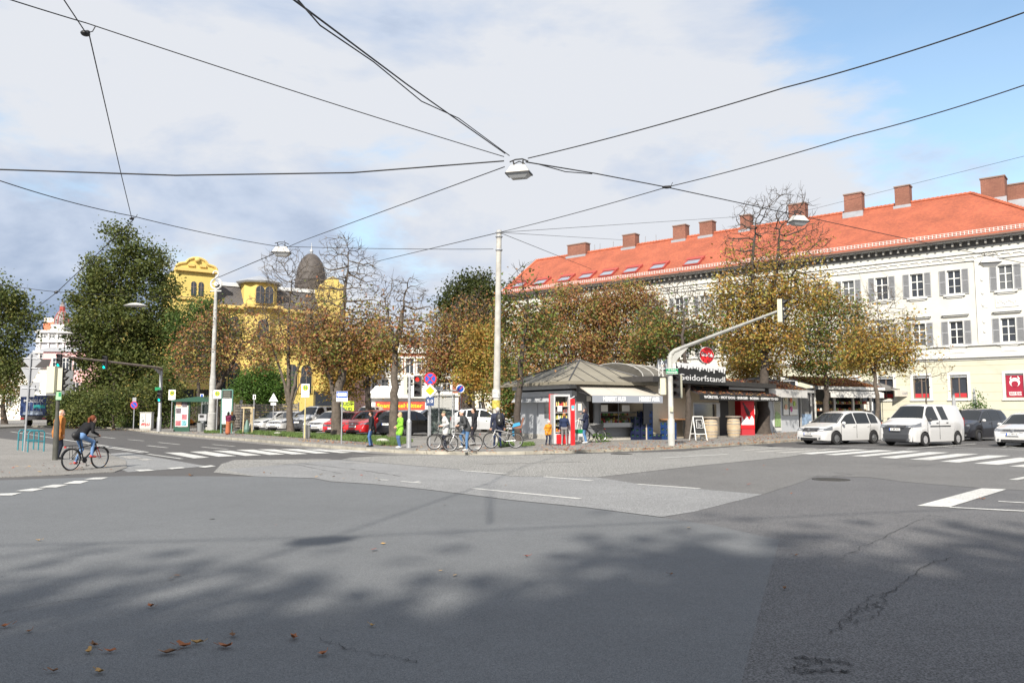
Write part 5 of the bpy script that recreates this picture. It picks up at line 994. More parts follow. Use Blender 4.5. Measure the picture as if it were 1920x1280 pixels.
for k in range(500): x = rr.uniform(ax0, ax1); t = rr.random()**1.5; y = -1.35+t*1.1; z_ = zb2+(zt_-zb2)*(t*1.1+.05)/1.3+.02; a = rr.uniform(0, 6); mb.add([(x-.07*math.cos(a), y-.07*math.sin(a), z_), (x+.04*math.sin(a), y-.04, z_+.03), (x+.07*math.cos(a), y+.07*math.sin(a), z_+.01)], [(0, 1, 2)], k % 4)
o = mb.build('leaves_on_awning', LF, aw2); o['kind'] = 'stuff'
# panels below counter
mb = MB(); mb.bb(fx2(1262), fx2(1283), -.62, -.58, .15, .95); bp = mb.build('counter_board', MC['sign_black'], K2); mb = MB(); x = (fx2(1262)+fx2(1283))/2; 
for i in range(9): a0_, a1_ = PI+PI*i/9, PI+PI*(i+1)/9; mb.cyl((x+.25*math.cos(a0_), -.63, .55+.25*math.sin(a0_)), (x+.25*math.cos(a1_), -.63, .55+.25*math.sin(a1_)), .012, n=4)
mb.cyl((x-.27, -.63, .56), (x+.27, -.63, .56), .012, n=4)
for i in (-1, 0, 1): mb.cyl((x+i*.12, -.63, .62), (x+i*.12+.04, -.63, .78), .010, n=4)
mb.build('chalk_bowl_drawing', WHITESIGN, bp)
# cola disc sign and chimney vents
sp = F2.w(fx2(1325, .2), .2, 0); zc3 = P(1325, 666, sp.y).z; cs = thing('round_cola_sign', 'round red illuminated cola sign above the black sign board', 'sign', (sp.x, sp.y, 0), R(18)); r_ = 15.5/F*sp.y
mb = MB(); mb.lathe([(r_*.98, -.12), (r_*1.03, -.1), (r_*1.03, .1), (r_*.98, .12)], (0, 0, zc3), 32, 'Y'); mb.build('rim', WHITE, cs, smooth=40); mb = MB(); mb.lathe([(r_*.96, -.135), (r_*.96, -.12)], (0, 0, zc3), 32, 'Y'); mb.build('red_face', REDC, cs); text('Coca-Cola', .30, WHITESIGN, cs, (0, -.142, zc3+.02), bold=.012, width=r_*1.6, ry=R(6)); mb = MB(); mb.cyl((0, 0, zc3-r_-.0), (0, 0, KZ+ze2+.2), .05); mb.build('post', WHITE, cs)
for px, lab in ((1244, 'silver roof ventilator cowl beside the white signal pole'), (1288, 'small silver vent cowl at the left end of the black sign board')):
    p = F2.w(fx2(px, 1.0), 1.0, 0); zt = P(px, 672 if px < 1260 else 678, p.y).z; v = thing('roof_vent', lab, 'vent', (p.x, p.y, ze2+KZ+.2)); mb = MB(); k = 1 if px < 1260 else .55; hh_ = zt-(ze2+KZ+.2); mb.lathe([(.2*k, 0), (.2*k, hh_*.55)], (0, 0, 0), 12); mb.build('duct', ZINC, v); mb = MB(); mb.lathe([(.38*k, hh_*.5), (.3*k, hh_*.95), (.12*k, hh_)], (0, 0, 0), 12); mb.build('cowl', ZINC, v)
# lattice frame left of the signal pole
p = F2.w(fx2(1240, -.9), -.9, 0); la = thing('metal_lattice', 'white metal lattice mast frame between the barrel roof and the signal pole', 'lattice', (p.x, p.y, 0), F2.a); z0_, z1_ = P(1240, 738, p.y).z, P(1240, 683, p.y).z; mb = MB(); mb.cyl((-.2, 0, z0_), (-.2, 0, z1_), .018); mb.cyl((.2, 0, z0_), (.2, 0, z1_), .018)
mb.build('upright', WHITE, la); mb = MB()
for i in range(5): za_ = z0_+(z1_-z0_)*i/5; zb3 = z0_+(z1_-z0_)*(i+1)/5; mb.cyl((-.2, 0, za_), (.2, 0, zb3), .010); mb.cyl((.2, 0, za_), (-.2, 0, zb3), .010)
mb.build('diagonal_braces', WHITE, la)
# cola cooler, barrels, A-board
g5 = G(1403, 815.5, KZ); co_ = thing('cola_cooler', 'tall red cola cooler with bottle picture beside the thick trunk', 'cooler', (g5.x, g5.y, KZ), R(14)); sc = g5.y/F; W5 = 28*sc; H5 = 64*sc
mb = MB(); mb.bb(-W5/2, W5/2, 0, .7, H5*.19, H5); mb.build('cabinet', REDC, co_); mb = MB(); mb.bb(-W5/2+.02, W5/2-.02, -.03, .68, 0, H5*.18); mb.build('base', mat('cola_red_base', (.42, .03, .04), .45), co_)
mb = MB(); mb.lathe([(.10, -.17), (.13, .1), (.10, .35), (.045, .6), (.05, .75)], (0, 0, 0), 10, 'Z'); bt = mb.build('bottle_picture', mat('bottle_dark', (.06, .01, .01), .3), co_); bt.scale = (1, .1, 1); bt.rotation_euler = (0, R(-28), 0); bt.location = (.05, -.01, H5*.62)
mb = MB(); pl = [(-W5/2+.02, -.012, H5*.30), (W5/2-.05, -.012, H5*.30), (W5/2-.05, -.012, H5*.46)]+[(W5/2-.1-i*(W5-.15)/8, -.012, H5*(.5+.07*math.sin(i*1.7))) for i in range(9)]; mb.prism(pl, (0, .01, 0)); mb.build('ice_picture', WHITESIGN, co_); mb = MB(); mb.bb(W5/2+.0, W5/2+.05, .02, .08, H5*.6, H5*.85); mb.build('handle', WHITE, co_)
OAK = mat('barrel_oak', (.42, .33, .22), .8, var=.25, scale=4); HOOP = mat('barrel_hoop', (.35, .34, .33), .5, .5)
for (px, py, h_, w_, lab) in ((1333, 821.5, 38, 27, 'oak barrel table behind the chalk-board'), (1376, 819, 37, 25, 'oak barrel table beside the red cola cooler')):
    p = G(px, py, KZ); k = p.y/F; ba = thing('oak_barrel', lab, 'barrel', (p.x, p.y, KZ), 0, 'barrel tables at the snack stand'); H_ = h_*k; r_ = w_*k/2; mb = MB(); mb.lathe([(r_*.82, 0), (r_*.95, H_*.25), (r_, H_*.5), (r_*.95, H_*.75), (r_*.82, H_)], (0, 0, 0), 22); mb.build('staves', OAK, ba, smooth=50)
    hp = MB()
    for t_ in (.04, .2, .34, .66, .8, .93): q = r_*(.82+.18*math.sin(PI*t_))+.008; hp.lathe([(q, H_*t_-.02), (q, H_*t_+.02)], (0, 0, 0), 22)
    hp.build('hoops', HOOP, ba); mb = MB(); mb.lathe([(r_*1.15, H_), (r_*1.15, H_+.06)], (0, 0, 0), 22); mb.build('table_top', mat('barrel_top', (.28, .24, .2), .7), ba)
p = G(1309, 825, KZ); k = p.y/F; ab = thing('chalk_board', 'white-framed A-board with black chalk panel on the pavement', 'A-board', (p.x, p.y, KZ), R(10)); W_ = 22*k; H_ = 44*k
for sgn in (-1, 1):
    mb = MB(); y0 = sgn*.42
    for sx_ in (-1, 1): mb.cyl((sx_*W_/2, y0, 0), (sx_*W_/2*.85, 0, H_), .028, n=4)
    mb.cyl((-W_/2, y0*.72, H_*.27), (W_/2, y0*.72, H_*.27), .028, n=4); mb.cyl((-W_/2*.85, y0*.02, H_), (W_/2*.85, y0*.02, H_), .03, n=4); mb.build('frame', WHITE, ab)
    q = MB(); q.add([(-W_/2*.96, y0*.72, H_*.28), (W_/2*.96, y0*.72, H_*.28), (W_/2*.86, y0*.03, H_*.97), (-W_/2*.86, y0*.03, H_*.97)], [(0, 1, 2, 3)]); q.build('black_panel', MC['sign_black'], ab)
mb = MB(); mb.tube([(-.17, -.27, H_*.52), (.17, -.27, H_*.52), (.15, -.14, H_*.86), (-.15, -.14, H_*.86), (-.17, -.27, H_*.52)], .012, 4)
for i in range(6): mb.cyl((-.1, -.2+.0-.06+i*.018, H_*.56+i*H_*.045), (.02+.08*math.sin(i), -.26+i*.018, H_*.56+i*H_*.045), .008, n=4)
mb.build('chalk_writing', WHITESIGN, ab)
# --- K3: dark-hipped stall with posters ---
b3 = G(1446, 811, KZ); F3 = Frame(b3.x, b3.y, 47); f3 = lambda px, y=0: F3.x(px, y, 2); K3 = thing('juice_stall', 'white and grey stall with fruit posters and dark leaf-strewn hip roof', 'stall', (b3.x, b3.y, KZ), F3.a)
ze3 = FZ(F3, 731, 1440); x0, x1 = f3(1434), f3(1497); mb = MB(); wall(mb, x0, x1, 0, ze3, [], 0, .1); mb.quad((x0, 3.6, 0), (x0, 0, 0), (x0, 0, ze3), (x0, 3.6, ze3)); mb.quad((x1, 0, 0), (x1, 3.6, 0), (x1, 3.6, ze3), (x1, 0, ze3)); mb.quad((x1, 3.6, 0), (x0, 3.6, 0), (x0, 3.6, ze3), (x1, 3.6, ze3)); mb.build('wall', mat('stall_pale_grey', (.48, .50, .53), .6, var=.06), K3)
xd0, xd1 = f3(1449), f3(1463)
mb = MB(); mb.bb(xd0, xd1, -.05, -.005, .1, 2.7); mb.build('door', WHITE, K3); mb = MB(); mb.bb(xd0+.12, xd1-.12, -.06, -.052, .35, 2.5); mb.build('door_glass', GLASS, K3); mb = MB(); mb.prism([(xd0+.14, -.066, .4), (xd1-.14, -.066, .4), (xd1-.14, -.066, 1.2), (xd0+.35, -.066, 1.5), (xd0+.14, -.066, 1.1)], (0, .004, 0)); mb.build('green_sticker', mat('sticker_leaf', (.25, .38, .15), .5, var=.4), K3)
for (a, b) in ((1467, 1477), (1479, 1494)): mb = MB(); mb.bb(f3(a), f3(b), -.05, -.005, 1.15, 2.65); mb.build('window', GLASS, K3); mb = MB(); mb.bb(f3(a), f3(b), -.058, -.052, 1.2, 1.6); mb.build('white_decal', WHITESIGN, K3)
for px, z_, r_, c in ((1472, 2.35, .2, (.62, .55, .35)), (1472, 1.75, .2, (.7, .35, .22)), (1482, 2.25, .21, (.65, .13, .02)), (1488, 2.0, .19, (.35, .55, .04)), (1482, 1.6, .2, (.5, .03, .25)), (1455, 2.3, .14, (.1, .2, .3))):
    mb = MB(); mb.lathe([(r_, -.004), (r_, 0)], (f3(px), -.064, z_), 18, 'Y'); mb.build('fruit_decal', mat('decal_%d%d' % (px, int(z_*10)), c, .5), K3)
hip(K3, f3(1365, -.8), f3(1525, -.8), -.9, 4.4, ze3, FZ(F3, 706, 1410, 1.8), ax=f3(1432, 1.8), ay=1.8, m=KROOFD, ridge=.3, seams=0)
mb = MB(); mb.bb(f3(1440, -.9), f3(1512, -.9), -1.0, -.85, ze3-.5, ze3-.02); mb.build('awning_box', AWNW, K3); mb = MB(); mb.bb(f3(1365, -.9), f3(1525, -.9), -.99, -.97, ze3-.12, ze3+.04); mb.build('gutter', mat('gutter_pale', (.5, .5, .5), .4, .3), K3)
def roof_leaves(parent, x0, x1, y0, y1, zf, n, seed):
    rr = random.Random(seed); mb = MB()
    for k in range(n):
        x = rr.uniform(x0, x1); y = y0+(y1-y0)*rr.random()**1.3; a = rr.uniform(0, 6); s_ = rr.uniform(.05, .11); z_ = zf(x, y)+.03; mb.add([(x-s_*math.cos(a), y-s_*math.sin(a), z_), (x+s_*.6*math.sin(a), y-s_*.6*math.cos(a), z_+.05), (x+s_*math.cos(a), y+s_*math.sin(a), z_+.015)], [(0, 1, 2)], k % 4)
    o = mb.build('leaves_on_roof', LF, parent); o['kind'] = 'stuff'
zt3 = FZ(F3, 706, 1410, 1.8); roof_leaves(K3, f3(1378, -.5), f3(1505, -.5), -.8, .9, lambda x, y: ze3+(zt3-ze3)*(y+.9)/2.7, 1500, 5)
mb = MB()
for i in range(9): x = f3(1500)+i*.16; mb.cyl((x, -.1, 1.0), (x, -.1, ze3-.2), .02, n=4)
mb.bb(f3(1498), f3(1498)+.1, -.15, -.05, 0, ze3); mb.bb(f3(1518), f3(1518)+.12, -.15, -.05, 0, ze3); mb.build('lattice_screen', mat('screen_metal', (.4, .4, .4), .5, .3), K3)
mb = MB(); mb.bb(f3(1498)+.1, f3(1518), -.12, -.08, .1, 1.25); mb.build('painted_panel', mat('graffiti_blue_grey', (.24, .34, .48), .6, var=.7, scale=3), K3)
# --- K4: flower and bread stall ---
b4 = G(1530, 806, KZ); F4 = Frame(b4.x, b4.y, 28); f4 = lambda px, y=0: F4.x(px, y, 2); K4 = thing('bread_stall', 'open stall with leaf-covered roof, white awning and shelves of produce', 'stall', (b4.x, b4.y, KZ), F4.a)
x0, x1 = f4(1527), f4(1634); ze4 = FZ(F4, 728, 1580); mb = MB(); mb.bb(x0, x1, 2.8, 2.9, 0, ze4); mb.bb(x0, x0+.08, 0, 2.8, 0, ze4); mb.bb(x1-.08, x1, 1, 2.8, 0, ze4); mb.build('back_wall', KDARK, K4)
for x in (x0, x0+(x1-x0)*.33, x0+(x1-x0)*.66, x1-.15): mb = MB(); mb.bb(x, x+.14, -.05, .09, 0, ze4); mb.build('post', WHITE, K4)
mb = MB(); mb.prism([(x0-.5, -.9, ze4), (x1+.4, -.9, ze4), (x1+.2, 3.2, ze4+1.0), (x0-.2, 3.2, ze4+1.0)], (0, 0, .07)); mb.build('roof', KROOFD, K4); mb = MB(); mb.bb(x0-.55, x1+.45, -.98, -.9, ze4-.12, ze4+.1); mb.build('fascia', WHITE, K4)
roof_leaves(K4, x0-.3, x1+.2, -.85, 2.8, lambda x, y: ze4+.08+1.0*(y+.9)/4.1, 5200, 6)
mb = MB(); mb.prism([(x0+.3, -.5, ze4-.12), (x1-.2, -.5, ze4-.12), (x1-.2, -1.3, ze4-.35), (x0+.3, -1.3, ze4-.35)], (0, 0, -.02)); mb.bb(x0+.3, x1-.2, -1.34, -1.3, ze4-.75, ze4-.33); mb.build('awning', AWNW, K4)
mb = MB()
for z_ in (.9, 1.5, 2.05): mb.bb(x0+.15, x1-.2, .1, .7, z_-.03, z_)
mb.build('shelf', WOOD, K4); 
for i, z_ in enumerate((.9, 1.5, 2.05)): goods(K4, x0+.3, x1-.3, .25, z_, 1, 60+i, 22, .26)
mb = MB(); mb.bb(x0+.15, x1-.2, -.1, .1, .05, .9); mb.build('counter', KGREY, K4)
# --- K5: cafe bar with broad dark hip roof ---
b5 = G(1600, 803, KZ); F5 = Frame(b5.x, b5.y+1.5, 12); f5 = lambda px, y=0: F5.x(px, y, 2); K5 = thing('cafe_bar', 'black glazed cafe bar with broad dark hip roof and cream sign awning', 'cafe bar', (b5.x, b5.y+1.5, KZ), F5.a)
x0, x1 = f5(1618), f5(1704); ze5 = FZ(F5, 730, 1670); mb = MB(); mb.bb(x0, x1, .1, 4.5, 0, ze5); mb.build('glazing', GLASS, K5); mb = MB()
for i in range(8): x = x0+(x1-x0)*i/7; mb.bb(x-.05, x+.05, -.02, .099, 0, ze5)
mb.bb(x0, x1, -.02, .099, .6, .7); mb.bb(x0, x1, -.02, .099, ze5-.4, ze5); mb.build('black_frames', KDARK, K5)
hip(K5, f5(1590), f5(1727), -1.1, 5.6, ze5, FZ(F5, 702, 1650, 2.2), ax=f5(1655, 2.2), ay=2.2, m=KROOFD, ridge=1.2, seams=7)
ax0, ax1 = f5(1677, -1.5), f5(1739, -1.5); za, zb5 = FZ(F5, 732, 1700, -1.4), FZ(F5, 743, 1700, -1.6); mb = MB(); mb.bb(ax0, ax1, -1.62, -1.58, zb5, za); mb.prism([(ax0, -.6, za+.15), (ax1, -.6, za+.15), (ax1, -1.58, za), (ax0, -1.58, za)], (0, 0, -.02)); aw = mb.build('awning', AWN, K5); text('CAFÉ BAR MARKT', .28, mat('letter_grey', (.2, .2, .22), .6), aw, ((ax0+ax1)/2, -1.63, (za+zb5)/2), bold=.006, width=(ax1-ax0)*.55)
for px, c in ((1622, (.65, .6, .5)), (1628, (.5, .48, .45)), (1634, (.6, .6, .62))): mb = MB(); mb.bb(f5(px)-.13, f5(px)+.13, -.04, -.021, 1.5, 2.3); mb.build('menu_poster', mat('menu_%d' % px, c, .7), K5)
# bits by the cafe: parasols folded, planters
for px, py, h_, lab in ((1790, 800, 64, 'grey folded parasol in front of the cream ground floor, by the white van roof'), (1829, 800, 64, 'grey folded parasol beside the green planters')):
    p = G(px, py, KZ); D_ = 53; p = P(px, 790, D_); pa = thing('folded_parasol', lab, 'parasol', (p.x, D_, KZ), 0, 'folded parasols'); zt = P(px, 728, D_).z; mb = MB(); mb.lathe([(.04, 1.0), (.16, 1.15), (.13, 2.0), (.05, zt-KZ)], (0, 0, 0), 8); mb.build('canopy', SHUT, pa); mb = MB(); mb.cyl((0, 0, 0), (0, 0, 1.1), .025); mb.lathe([(.25, 0), (.2, .08)], (0, 0, 0), 10); mb.build('pole', STEEL, pa)
for i, (px, w_) in enumerate(((1812, 18), (1836, 20))):
    p = P(px, 790, 52.5); pl = thing('planter_box', ['dark planter box with low green shrub between the folded parasols', 'dark planter box with taller green shrub right of the folded parasol'][i], 'planter', (p.x, 52.5, KZ), 0, 'planters on the pavement'); mb = MB(); mb.bb(-.45, .45, -.25, .25, 0, .8); mb.build('box', KDARK, pl)
    rr = np.random.default_rng(i+5); mb = MB(); zt = [1.0, 1.8][i]
    for k in range(900): c = Vector((rr.normal(0, .28), rr.normal(0, .16), .8+abs(rr.normal(0, .4))*zt)); u = Vector(rr.normal(size=3)).normalized(); v = u.cross(Vector(rr.normal(size=3))).normalized(); mb.add([c-u*.09, c+v*.04, c+u*.09, c-v*.04], [(0, 1, 2, 3)])
    mb.build('foliage', L_BUSH, pl)
for i, (px, c1) in enumerate(((1722-18, (.7, .5, .03)), (1712, (.5, .05, .2)))):
    p = P(px, 800, 48); fp = thing('flower_pot', ['yellow pot of flowers behind the white hatchback', 'pot of pink flowers behind the white hatchback'][i], 'flower pot', (p.x, 48, KZ)); mb = MB(); mb.lathe([(.15, 0), (.2, .35)], (0, 0, 0), 10); mb.build('pot', mat('pot_%d' % i, c1, .6), fp); rr = np.random.default_rng(i+9); mb = MB()
    for k in range(200): c = Vector((rr.normal(0, .14), rr.normal(0, .14), .4+abs(rr.normal(0, .2)))); u = Vector(rr.normal(size=3)).normalized(); v = u.cross(Vector(rr.normal(size=3))).normalized(); mb.add([c-u*.06, c+v*.03, c+u*.06, c-v*.03], [(0, 1, 2, 3)])
    mb.build('foliage', L_BUSH, fp)
# ================= vehicles =================
TYRE = mat('tyre_rubber', (.015, .015, .016), .85); RIM = mat('wheel_alloy', (.45, .46, .47), .3, .8); LAMP = mat('headlight_glass', (.20, .21, .23), .08, .5, coat=1); TAIL = mat('tail_light_red', (.35, .01, .01), .15, coat=1); CHROME = mat('chrome', (.7, .7, .72), .12, 1); TRIMB = mat('trim_dark', (.03, .03, .033), .55)
CARC = {k: mat('car_paint_'+k, c, .28, .0 if k in ('white', 'offwhite') else .25, coat=1) for k, c in dict(white=(.52, .52, .52), red=(.55, .015, .02), black=(.012, .012, .016), silver=(.52, .53, .55), darkblue=(.03, .035, .05), offwhite=(.48, .48, .48)).items()}
def interp(x, pts):
    if x <= pts[0][0]: return pts[0][1]
    for i in range(len(pts)-1):
        if x <= pts[i+1][0]:
            t = (x-pts[i][0])/(pts[i+1][0]-pts[i][0]+1e-9); return pts[i][1]+t*(pts[i+1][1]-pts[i][1])
    return pts[-1][1]
STY = dict(  # x measured from the rear bumper as a fraction of length -> height as a fraction of H
 hatch=dict(top=[(0, .34), (.008, .52), (.03, .63), (.06, .80), (.13, .955), (.30, 1), (.50, .99), (.60, .93), (.765, .645), (.80, .62), (.93, .52), (.975, .44), (.995, .33), (1, .30)], belt=[(0, .60), (.6, .585), (.8, .56), (1, .5)], glass=(.60, .775), rear=(.035, .115), side=[(.10, .235), (.25, .47), (.485, .715)], wb=(.185, .80)),
 mpv=dict(top=[(0, .34), (.01, .55), (.03, .65), (.055, .84), (.12, .965), (.35, 1), (.50, .99), (.60, .93), (.775, .65), (.81, .62), (.93, .53), (.98, .43), (.995, .33), (1, .30)], belt=[(0, .63), (.4, .60), (.8, .565), (1, .5)], glass=(.595, .785), rear=(.03, .10), side=[(.10, .26), (.275, .48), (.495, .725)], wb=(.19, .795)),
 van=dict(top=[(0, .34), (.006, .6), (.012, .9), (.04, .975), (.3, 1), (.62, .995), (.675, .95), (.80, .66), (.84, .615), (.94, .54), (.985, .46), (.995, .33), (1, .30)], belt=[(0, .6), (.5, .6), (.8, .57), (1, .52)], glass=(.672, .805), rear=None, side=[(.36, .485), (.545, .745)], wb=(.185, .80)),
 suv=dict(top=[(0, .36), (.008, .55), (.03, .65), (.08, .82), (.16, .95), (.35, 1), (.50, .99), (.585, .94), (.72, .675), (.76, .65), (.93, .58), (.98, .48), (.995, .36), (1, .33)], belt=[(0, .63), (.5, .61), (.8, .59), (1, .54)], glass=(.585, .73), rear=(.035, .13), side=[(.13, .26), (.275, .46), (.475, .67)], wb=(.20, .80)))
STY['crossover'] = STY['mpv']
def car(name, label, cat, loc, head, style, paint, L=4.3, W=1.78, H=1.5, group=None, plate='', badge='disc', grille=(.44, .10, .5), lower=None, rimm=RIM, glass=CARGLASS, trim=None, mir=None, lamp='sweep', rear_plate=False, seg=5, extra=None):
    S = STY[style]; c = thing(name, label, cat, loc, head, group); pm = CARC[paint]; wr = .315 if style != 'suv' else .36
    fx = lambda f: -L/2+f*L; top = lambda x: interp((x+L/2)/L, S['top'])*H; belt = lambda x: min(interp((x+L/2)/L, S['belt'])*H, top(x)-.05); wbx = [fx(q) for q in S['wb']]; tum = .42
    def hw(x):
        f = abs(x)/(L/2); return W/2*(1-.10*max(0, f-.55)**1.6/.28-.10*max(0, f-.93)/.07)
    def sill(x):
        z = .20+.07*max(0, abs(x)-L/2+.35)
        for w_ in wbx:
            d = abs(x-w_); ra = wr+.055
            if d < ra: z = max(z, wr+math.sqrt(ra*ra-d*d)*1.0)
        return z
    def ys(x, z):      # half width of the body side at height z
        b = belt(x); h = hw(x)*.985; return h if z <= b else h-(z-b)*tum
    xs = set(fx(p[0]) for p in S['top']) | set(fx(i/30) for i in range(31))
    for w_ in wbx:
        for k in range(-6, 7): xs.add(w_+(wr+.055)*math.sin(k*PI/12)*.9999)
        xs.add(w_-(wr+.056)); xs.add(w_+(wr+.056))
    xs = sorted(x for x in xs if -L/2 <= x <= L/2); mb = MB(); rows = []
    for x in xs:
        zt = top(x); zb = belt(x); h = hw(x); zl = min(sill(x), zb-.06); ze_ = zt-.045; r = []
        mid = max(zl+.02, zl+(zb-zl)*.5)
        half = [(h*.965, zl), (h, min(mid, zb-.03)), (h*.985, zb), (ys(x, max(ze_, zb+.002)), max(ze_, zb+.002)), (ys(x, ze_)*.86, zt-.014), (ys(x, ze_)*.45, zt-.002), (0, zt)]
        rows.append([(x, y, z) for y, z in half]+[(x, -y, z) for y, z in half[-2::-1]])
    nr = len(rows[0])
    for r in rows: mb.v += r
    for i in range(len(rows)-1):
        for j in range(nr-1):
            a = i*nr+j; mb.f.append((a, a+1, a+nr+1, a+nr)); mi = 1 if (lower and (j in (0, nr-2)) and rows[i][0][0] > fx(.93) and False) else 0; mb.m.append(mi)
    mb.f.append(tuple(range(nr))); mb.m.append(0); k = (len(rows)-1)*nr; mb.f.append(tuple(range(k, k+nr))[::-1]); mb.m.append(0)
    mb.build('body', pm, c, smooth=28)
    # floor and wheel wells
    mb = MB(); mb.bb(fx(.03), fx(.97), -W/2*.70, W/2*.70, .17, .55); mb.bb(wbx[0]+wr+.06, wbx[1]-wr-.06, -W/2*.93, W/2*.93, .18, .4); mb.build('underbody', TRIMB, c)
    zbp = .2
    def surf(y, z, end=1):      # x of the nose (or tail) surface at width y, height z
        x = L/2
        while x > L*.2:
            h = hw(x*end); f_ = min(1, abs(y)/h)
            if h*.985 >= abs(y) and top(x*end)-(.045*max(0, (f_-.45)/.55)**1.5) >= z: break
            x -= .008
        return x*end
    # bumper inserts
    def nose(x0, x1, z0, z1, yw, nm, m_, par=c, off=.014, end=1):
        q = MB(); n = 8
        px_ = lambda y, z: surf(y, z, end)
        vs = []; K = 6
        for i in range(n+1):
            y = -yw+2*yw*i/n
            for k in range(K+1): z = z0+(z1-z0)*k/K; x = px_(y, z); vs.append((x+off*end, y, z))
        fs = [(i*(K+1)+k, (i+1)*(K+1)+k, (i+1)*(K+1)+k+1, i*(K+1)+k+1) for i in range(n) for k in range(K)]
        q.add(vs, fs); return q.build(nm, m_, par)
    gz, gh, gw = grille; gz *= H
    nose(0, 0, gz-gh/2, gz+gh/2, W/2*gw, 'grille', TRIMB)
    if lower: nose(0, 0, .22, gz-gh/2-.0, W/2*.86, 'bumper', lower, off=.02)
    nose(0, 0, .235, .33, W/2*.55, 'lower_intake', BLACK, off=.03)
    fxn = fx(1)+.034
    b = MB(); b.lathe([(.065, -.01), (.06, .012)], (fxn+.005, 0, gz), 14, 'X'); b.build('badge', CHROME, c)
    for k_ in (-1, 0, 1): 
        b = MB(); b.bb(fxn, fxn+.008, -W/2*gw*.82, W/2*gw*.82, gz+k_*gh*.3-.006, gz+k_*gh*.3+.006); b.build('grille_bar', CHROME, c)
    def plate_at(x, z, s_):
        p = MB(); p.bb(x-.008, x+.008, -.26, .26, z-.057, z+.057); po = p.build('number_plate', WHITESIGN, c); q = MB(); q.bb(x+s_*.009, x+s_*.011, -.255*s_, -.21*s_, z-.055, z+.055); q.build('plate_band', BLUESIGN, po)
        if plate: text(plate, .085, BLACK, po, (x+s_*.012, .02, z), rz=PI/2 if s_ > 0 else -PI/2, bold=.002, depth=.001)
    plate_at(fxn+.03, gz-gh/2-.115 if not lower else gz-gh*.75-.06, 1); plate_at(fx(0)-.012, H*.46, -1)
    # glass
    def top_panel(x0, x1, nm, m_, inset=.05, off=.008, cut=.94):
        q = MB(); n = 6; w_ = 8; vs = []
        for i in range(n+1):
            x = x0+(x1-x0)*i/n; zt = top(x); yy = ys(x, zt-.045)*cut
            sl_ = (top(x+.01)-top(x-.01))/.02; nx, nz = -sl_, 1; l = math.hypot(nx, nz)
            for j in range(w_+1):
                t = -1+2*j/w_; y = yy*t; a = abs(t)*cut; z = zt-.002*(a/.45) if a < .45 else zt-.002-.012*(a-.45)/.41 if a < .86 else zt-.014-.031*(a-.86)/.14
                vs.append((x+nx/l*off, y, z+nz/l*off))
        q.add(vs, [(i*(w_+1)+j, i*(w_+1)+j+1, (i+1)*(w_+1)+j+1, (i+1)*(w_+1)+j) for i in range(n) for j in range(w_)]); return q.build(nm, m_, c, smooth=40)
    top_panel(fx(S['glass'][0])+.02, fx(S['glass'][1])-.03, 'windshield', glass)
    if S['rear']: top_panel(fx(S['rear'][0]), fx(S['rear'][1]), 'rear_window', glass)
    else: q = MB(); q.bb(fx(0)-.006, fx(0)+.001, -W*.36, W*.36, H*.6, H*.85); q.build('rear_window', glass, c)
    for (a, b_) in S['side']:
        for sg in (-1, 1):
            q = MB(); n = 7; vs = []
            for i in range(n+1):
                x = fx(a)+(fx(b_)-fx(a))*i/n; z0 = belt(x)+.035; z1 = max(z0+.012, min(top(x)-.10, H*.935))
                for z in (z0, (z0+z1)/2, z1): vs.append((x, sg*(ys(x, z)+.006), z))
            fs = [(3*i+j, 3*i+3+j, 3*i+4+j, 3*i+1+j) for i in range(n) for j in (0, 1)]
            q.add(vs, fs if sg < 0 else [f[::-1] for f in fs]); q.build('side_window', glass, c)
    # door seams and handles
    sm = MB()
    for f_ in ([S['side'][0][1]+.008] if len(S['side']) > 2 else [])+[S['side'][-1][0]-.008, S['side'][-1][1]+.012]:
        for sg in (-1, 1):
            x = fx(f_); sm.box((x, sg*(hw(x)*1.0), .3+(belt(x)-.3)/2), (.012, .012, belt(x)-.32))
    sm.build('door_seams', TRIMB, c)
    for f_ in ([S['side'][-1][0]+.03, S['side'][-2][0]+.03]):
        for sg in (-1, 1): x = fx(f_); q = MB(); q.box((x, sg*(hw(x)*.99+.012), belt(x)-.10), (.16, .025, .03)); q.build('door_handle', trim or pm, c)
    if trim:
        for sg in (-1, 1): q = MB(); q.box((fx(.52), sg*(W/2+.004), .52*H*.9), (L*.38, .02, .045)); q.build('rubbing_strip', TRIMB, c)
    for sg in (-1, 1):
        x = fx(S['glass'][1])-.28; z = belt(x)+.09; q = MB(); q.ell((x, sg*(ys(x, z)+.13), z), (.075, .11, .085), 10, 6); q.box((x, sg*(ys(x, z)+.03), z-.05), (.05, .12, .03)); q.build('mirror', mir or pm, c, smooth=50)
    # lamps
    for sg in (-1, 1):
        q = MB(); zz_ = gz+.06
        if lamp == 'round': q.lathe([(.11, -.02), (.10, .05), (.05, .075)], (fx(.955), sg*W*.36, zz_+.02), 14, 'X')
        else:
            n = 6; vs = []
            for i in range(n+1):
                y = W/2*(.50+.49*i/n); y = min(y, W/2*.965); x = surf(y, zz_)
                hgt = .10+.04*math.sin(PI*(i+1)/(n+2)); 
                for z in (zz_-hgt*.9+.02*i/n, zz_+hgt*.7+.03*i/n): vs.append((surf(y, min(z, top(surf(y, zz_))-.03))+.02, sg*(y+.012), min(z, top(x)-.02)))
            fs = [(2*i, 2*i+2, 2*i+3, 2*i+1) for i in range(n)]; q.add(vs, fs if sg > 0 else [f[::-1] for f in fs])
        q.build('headlight', LAMP, c, smooth=40); q = MB(); q.lathe([(.055, -.01), (.05, .012)], (fxn-.02, sg*W*.34, .31), 10, 'X'); q.build('fog_light', LAMP, c)
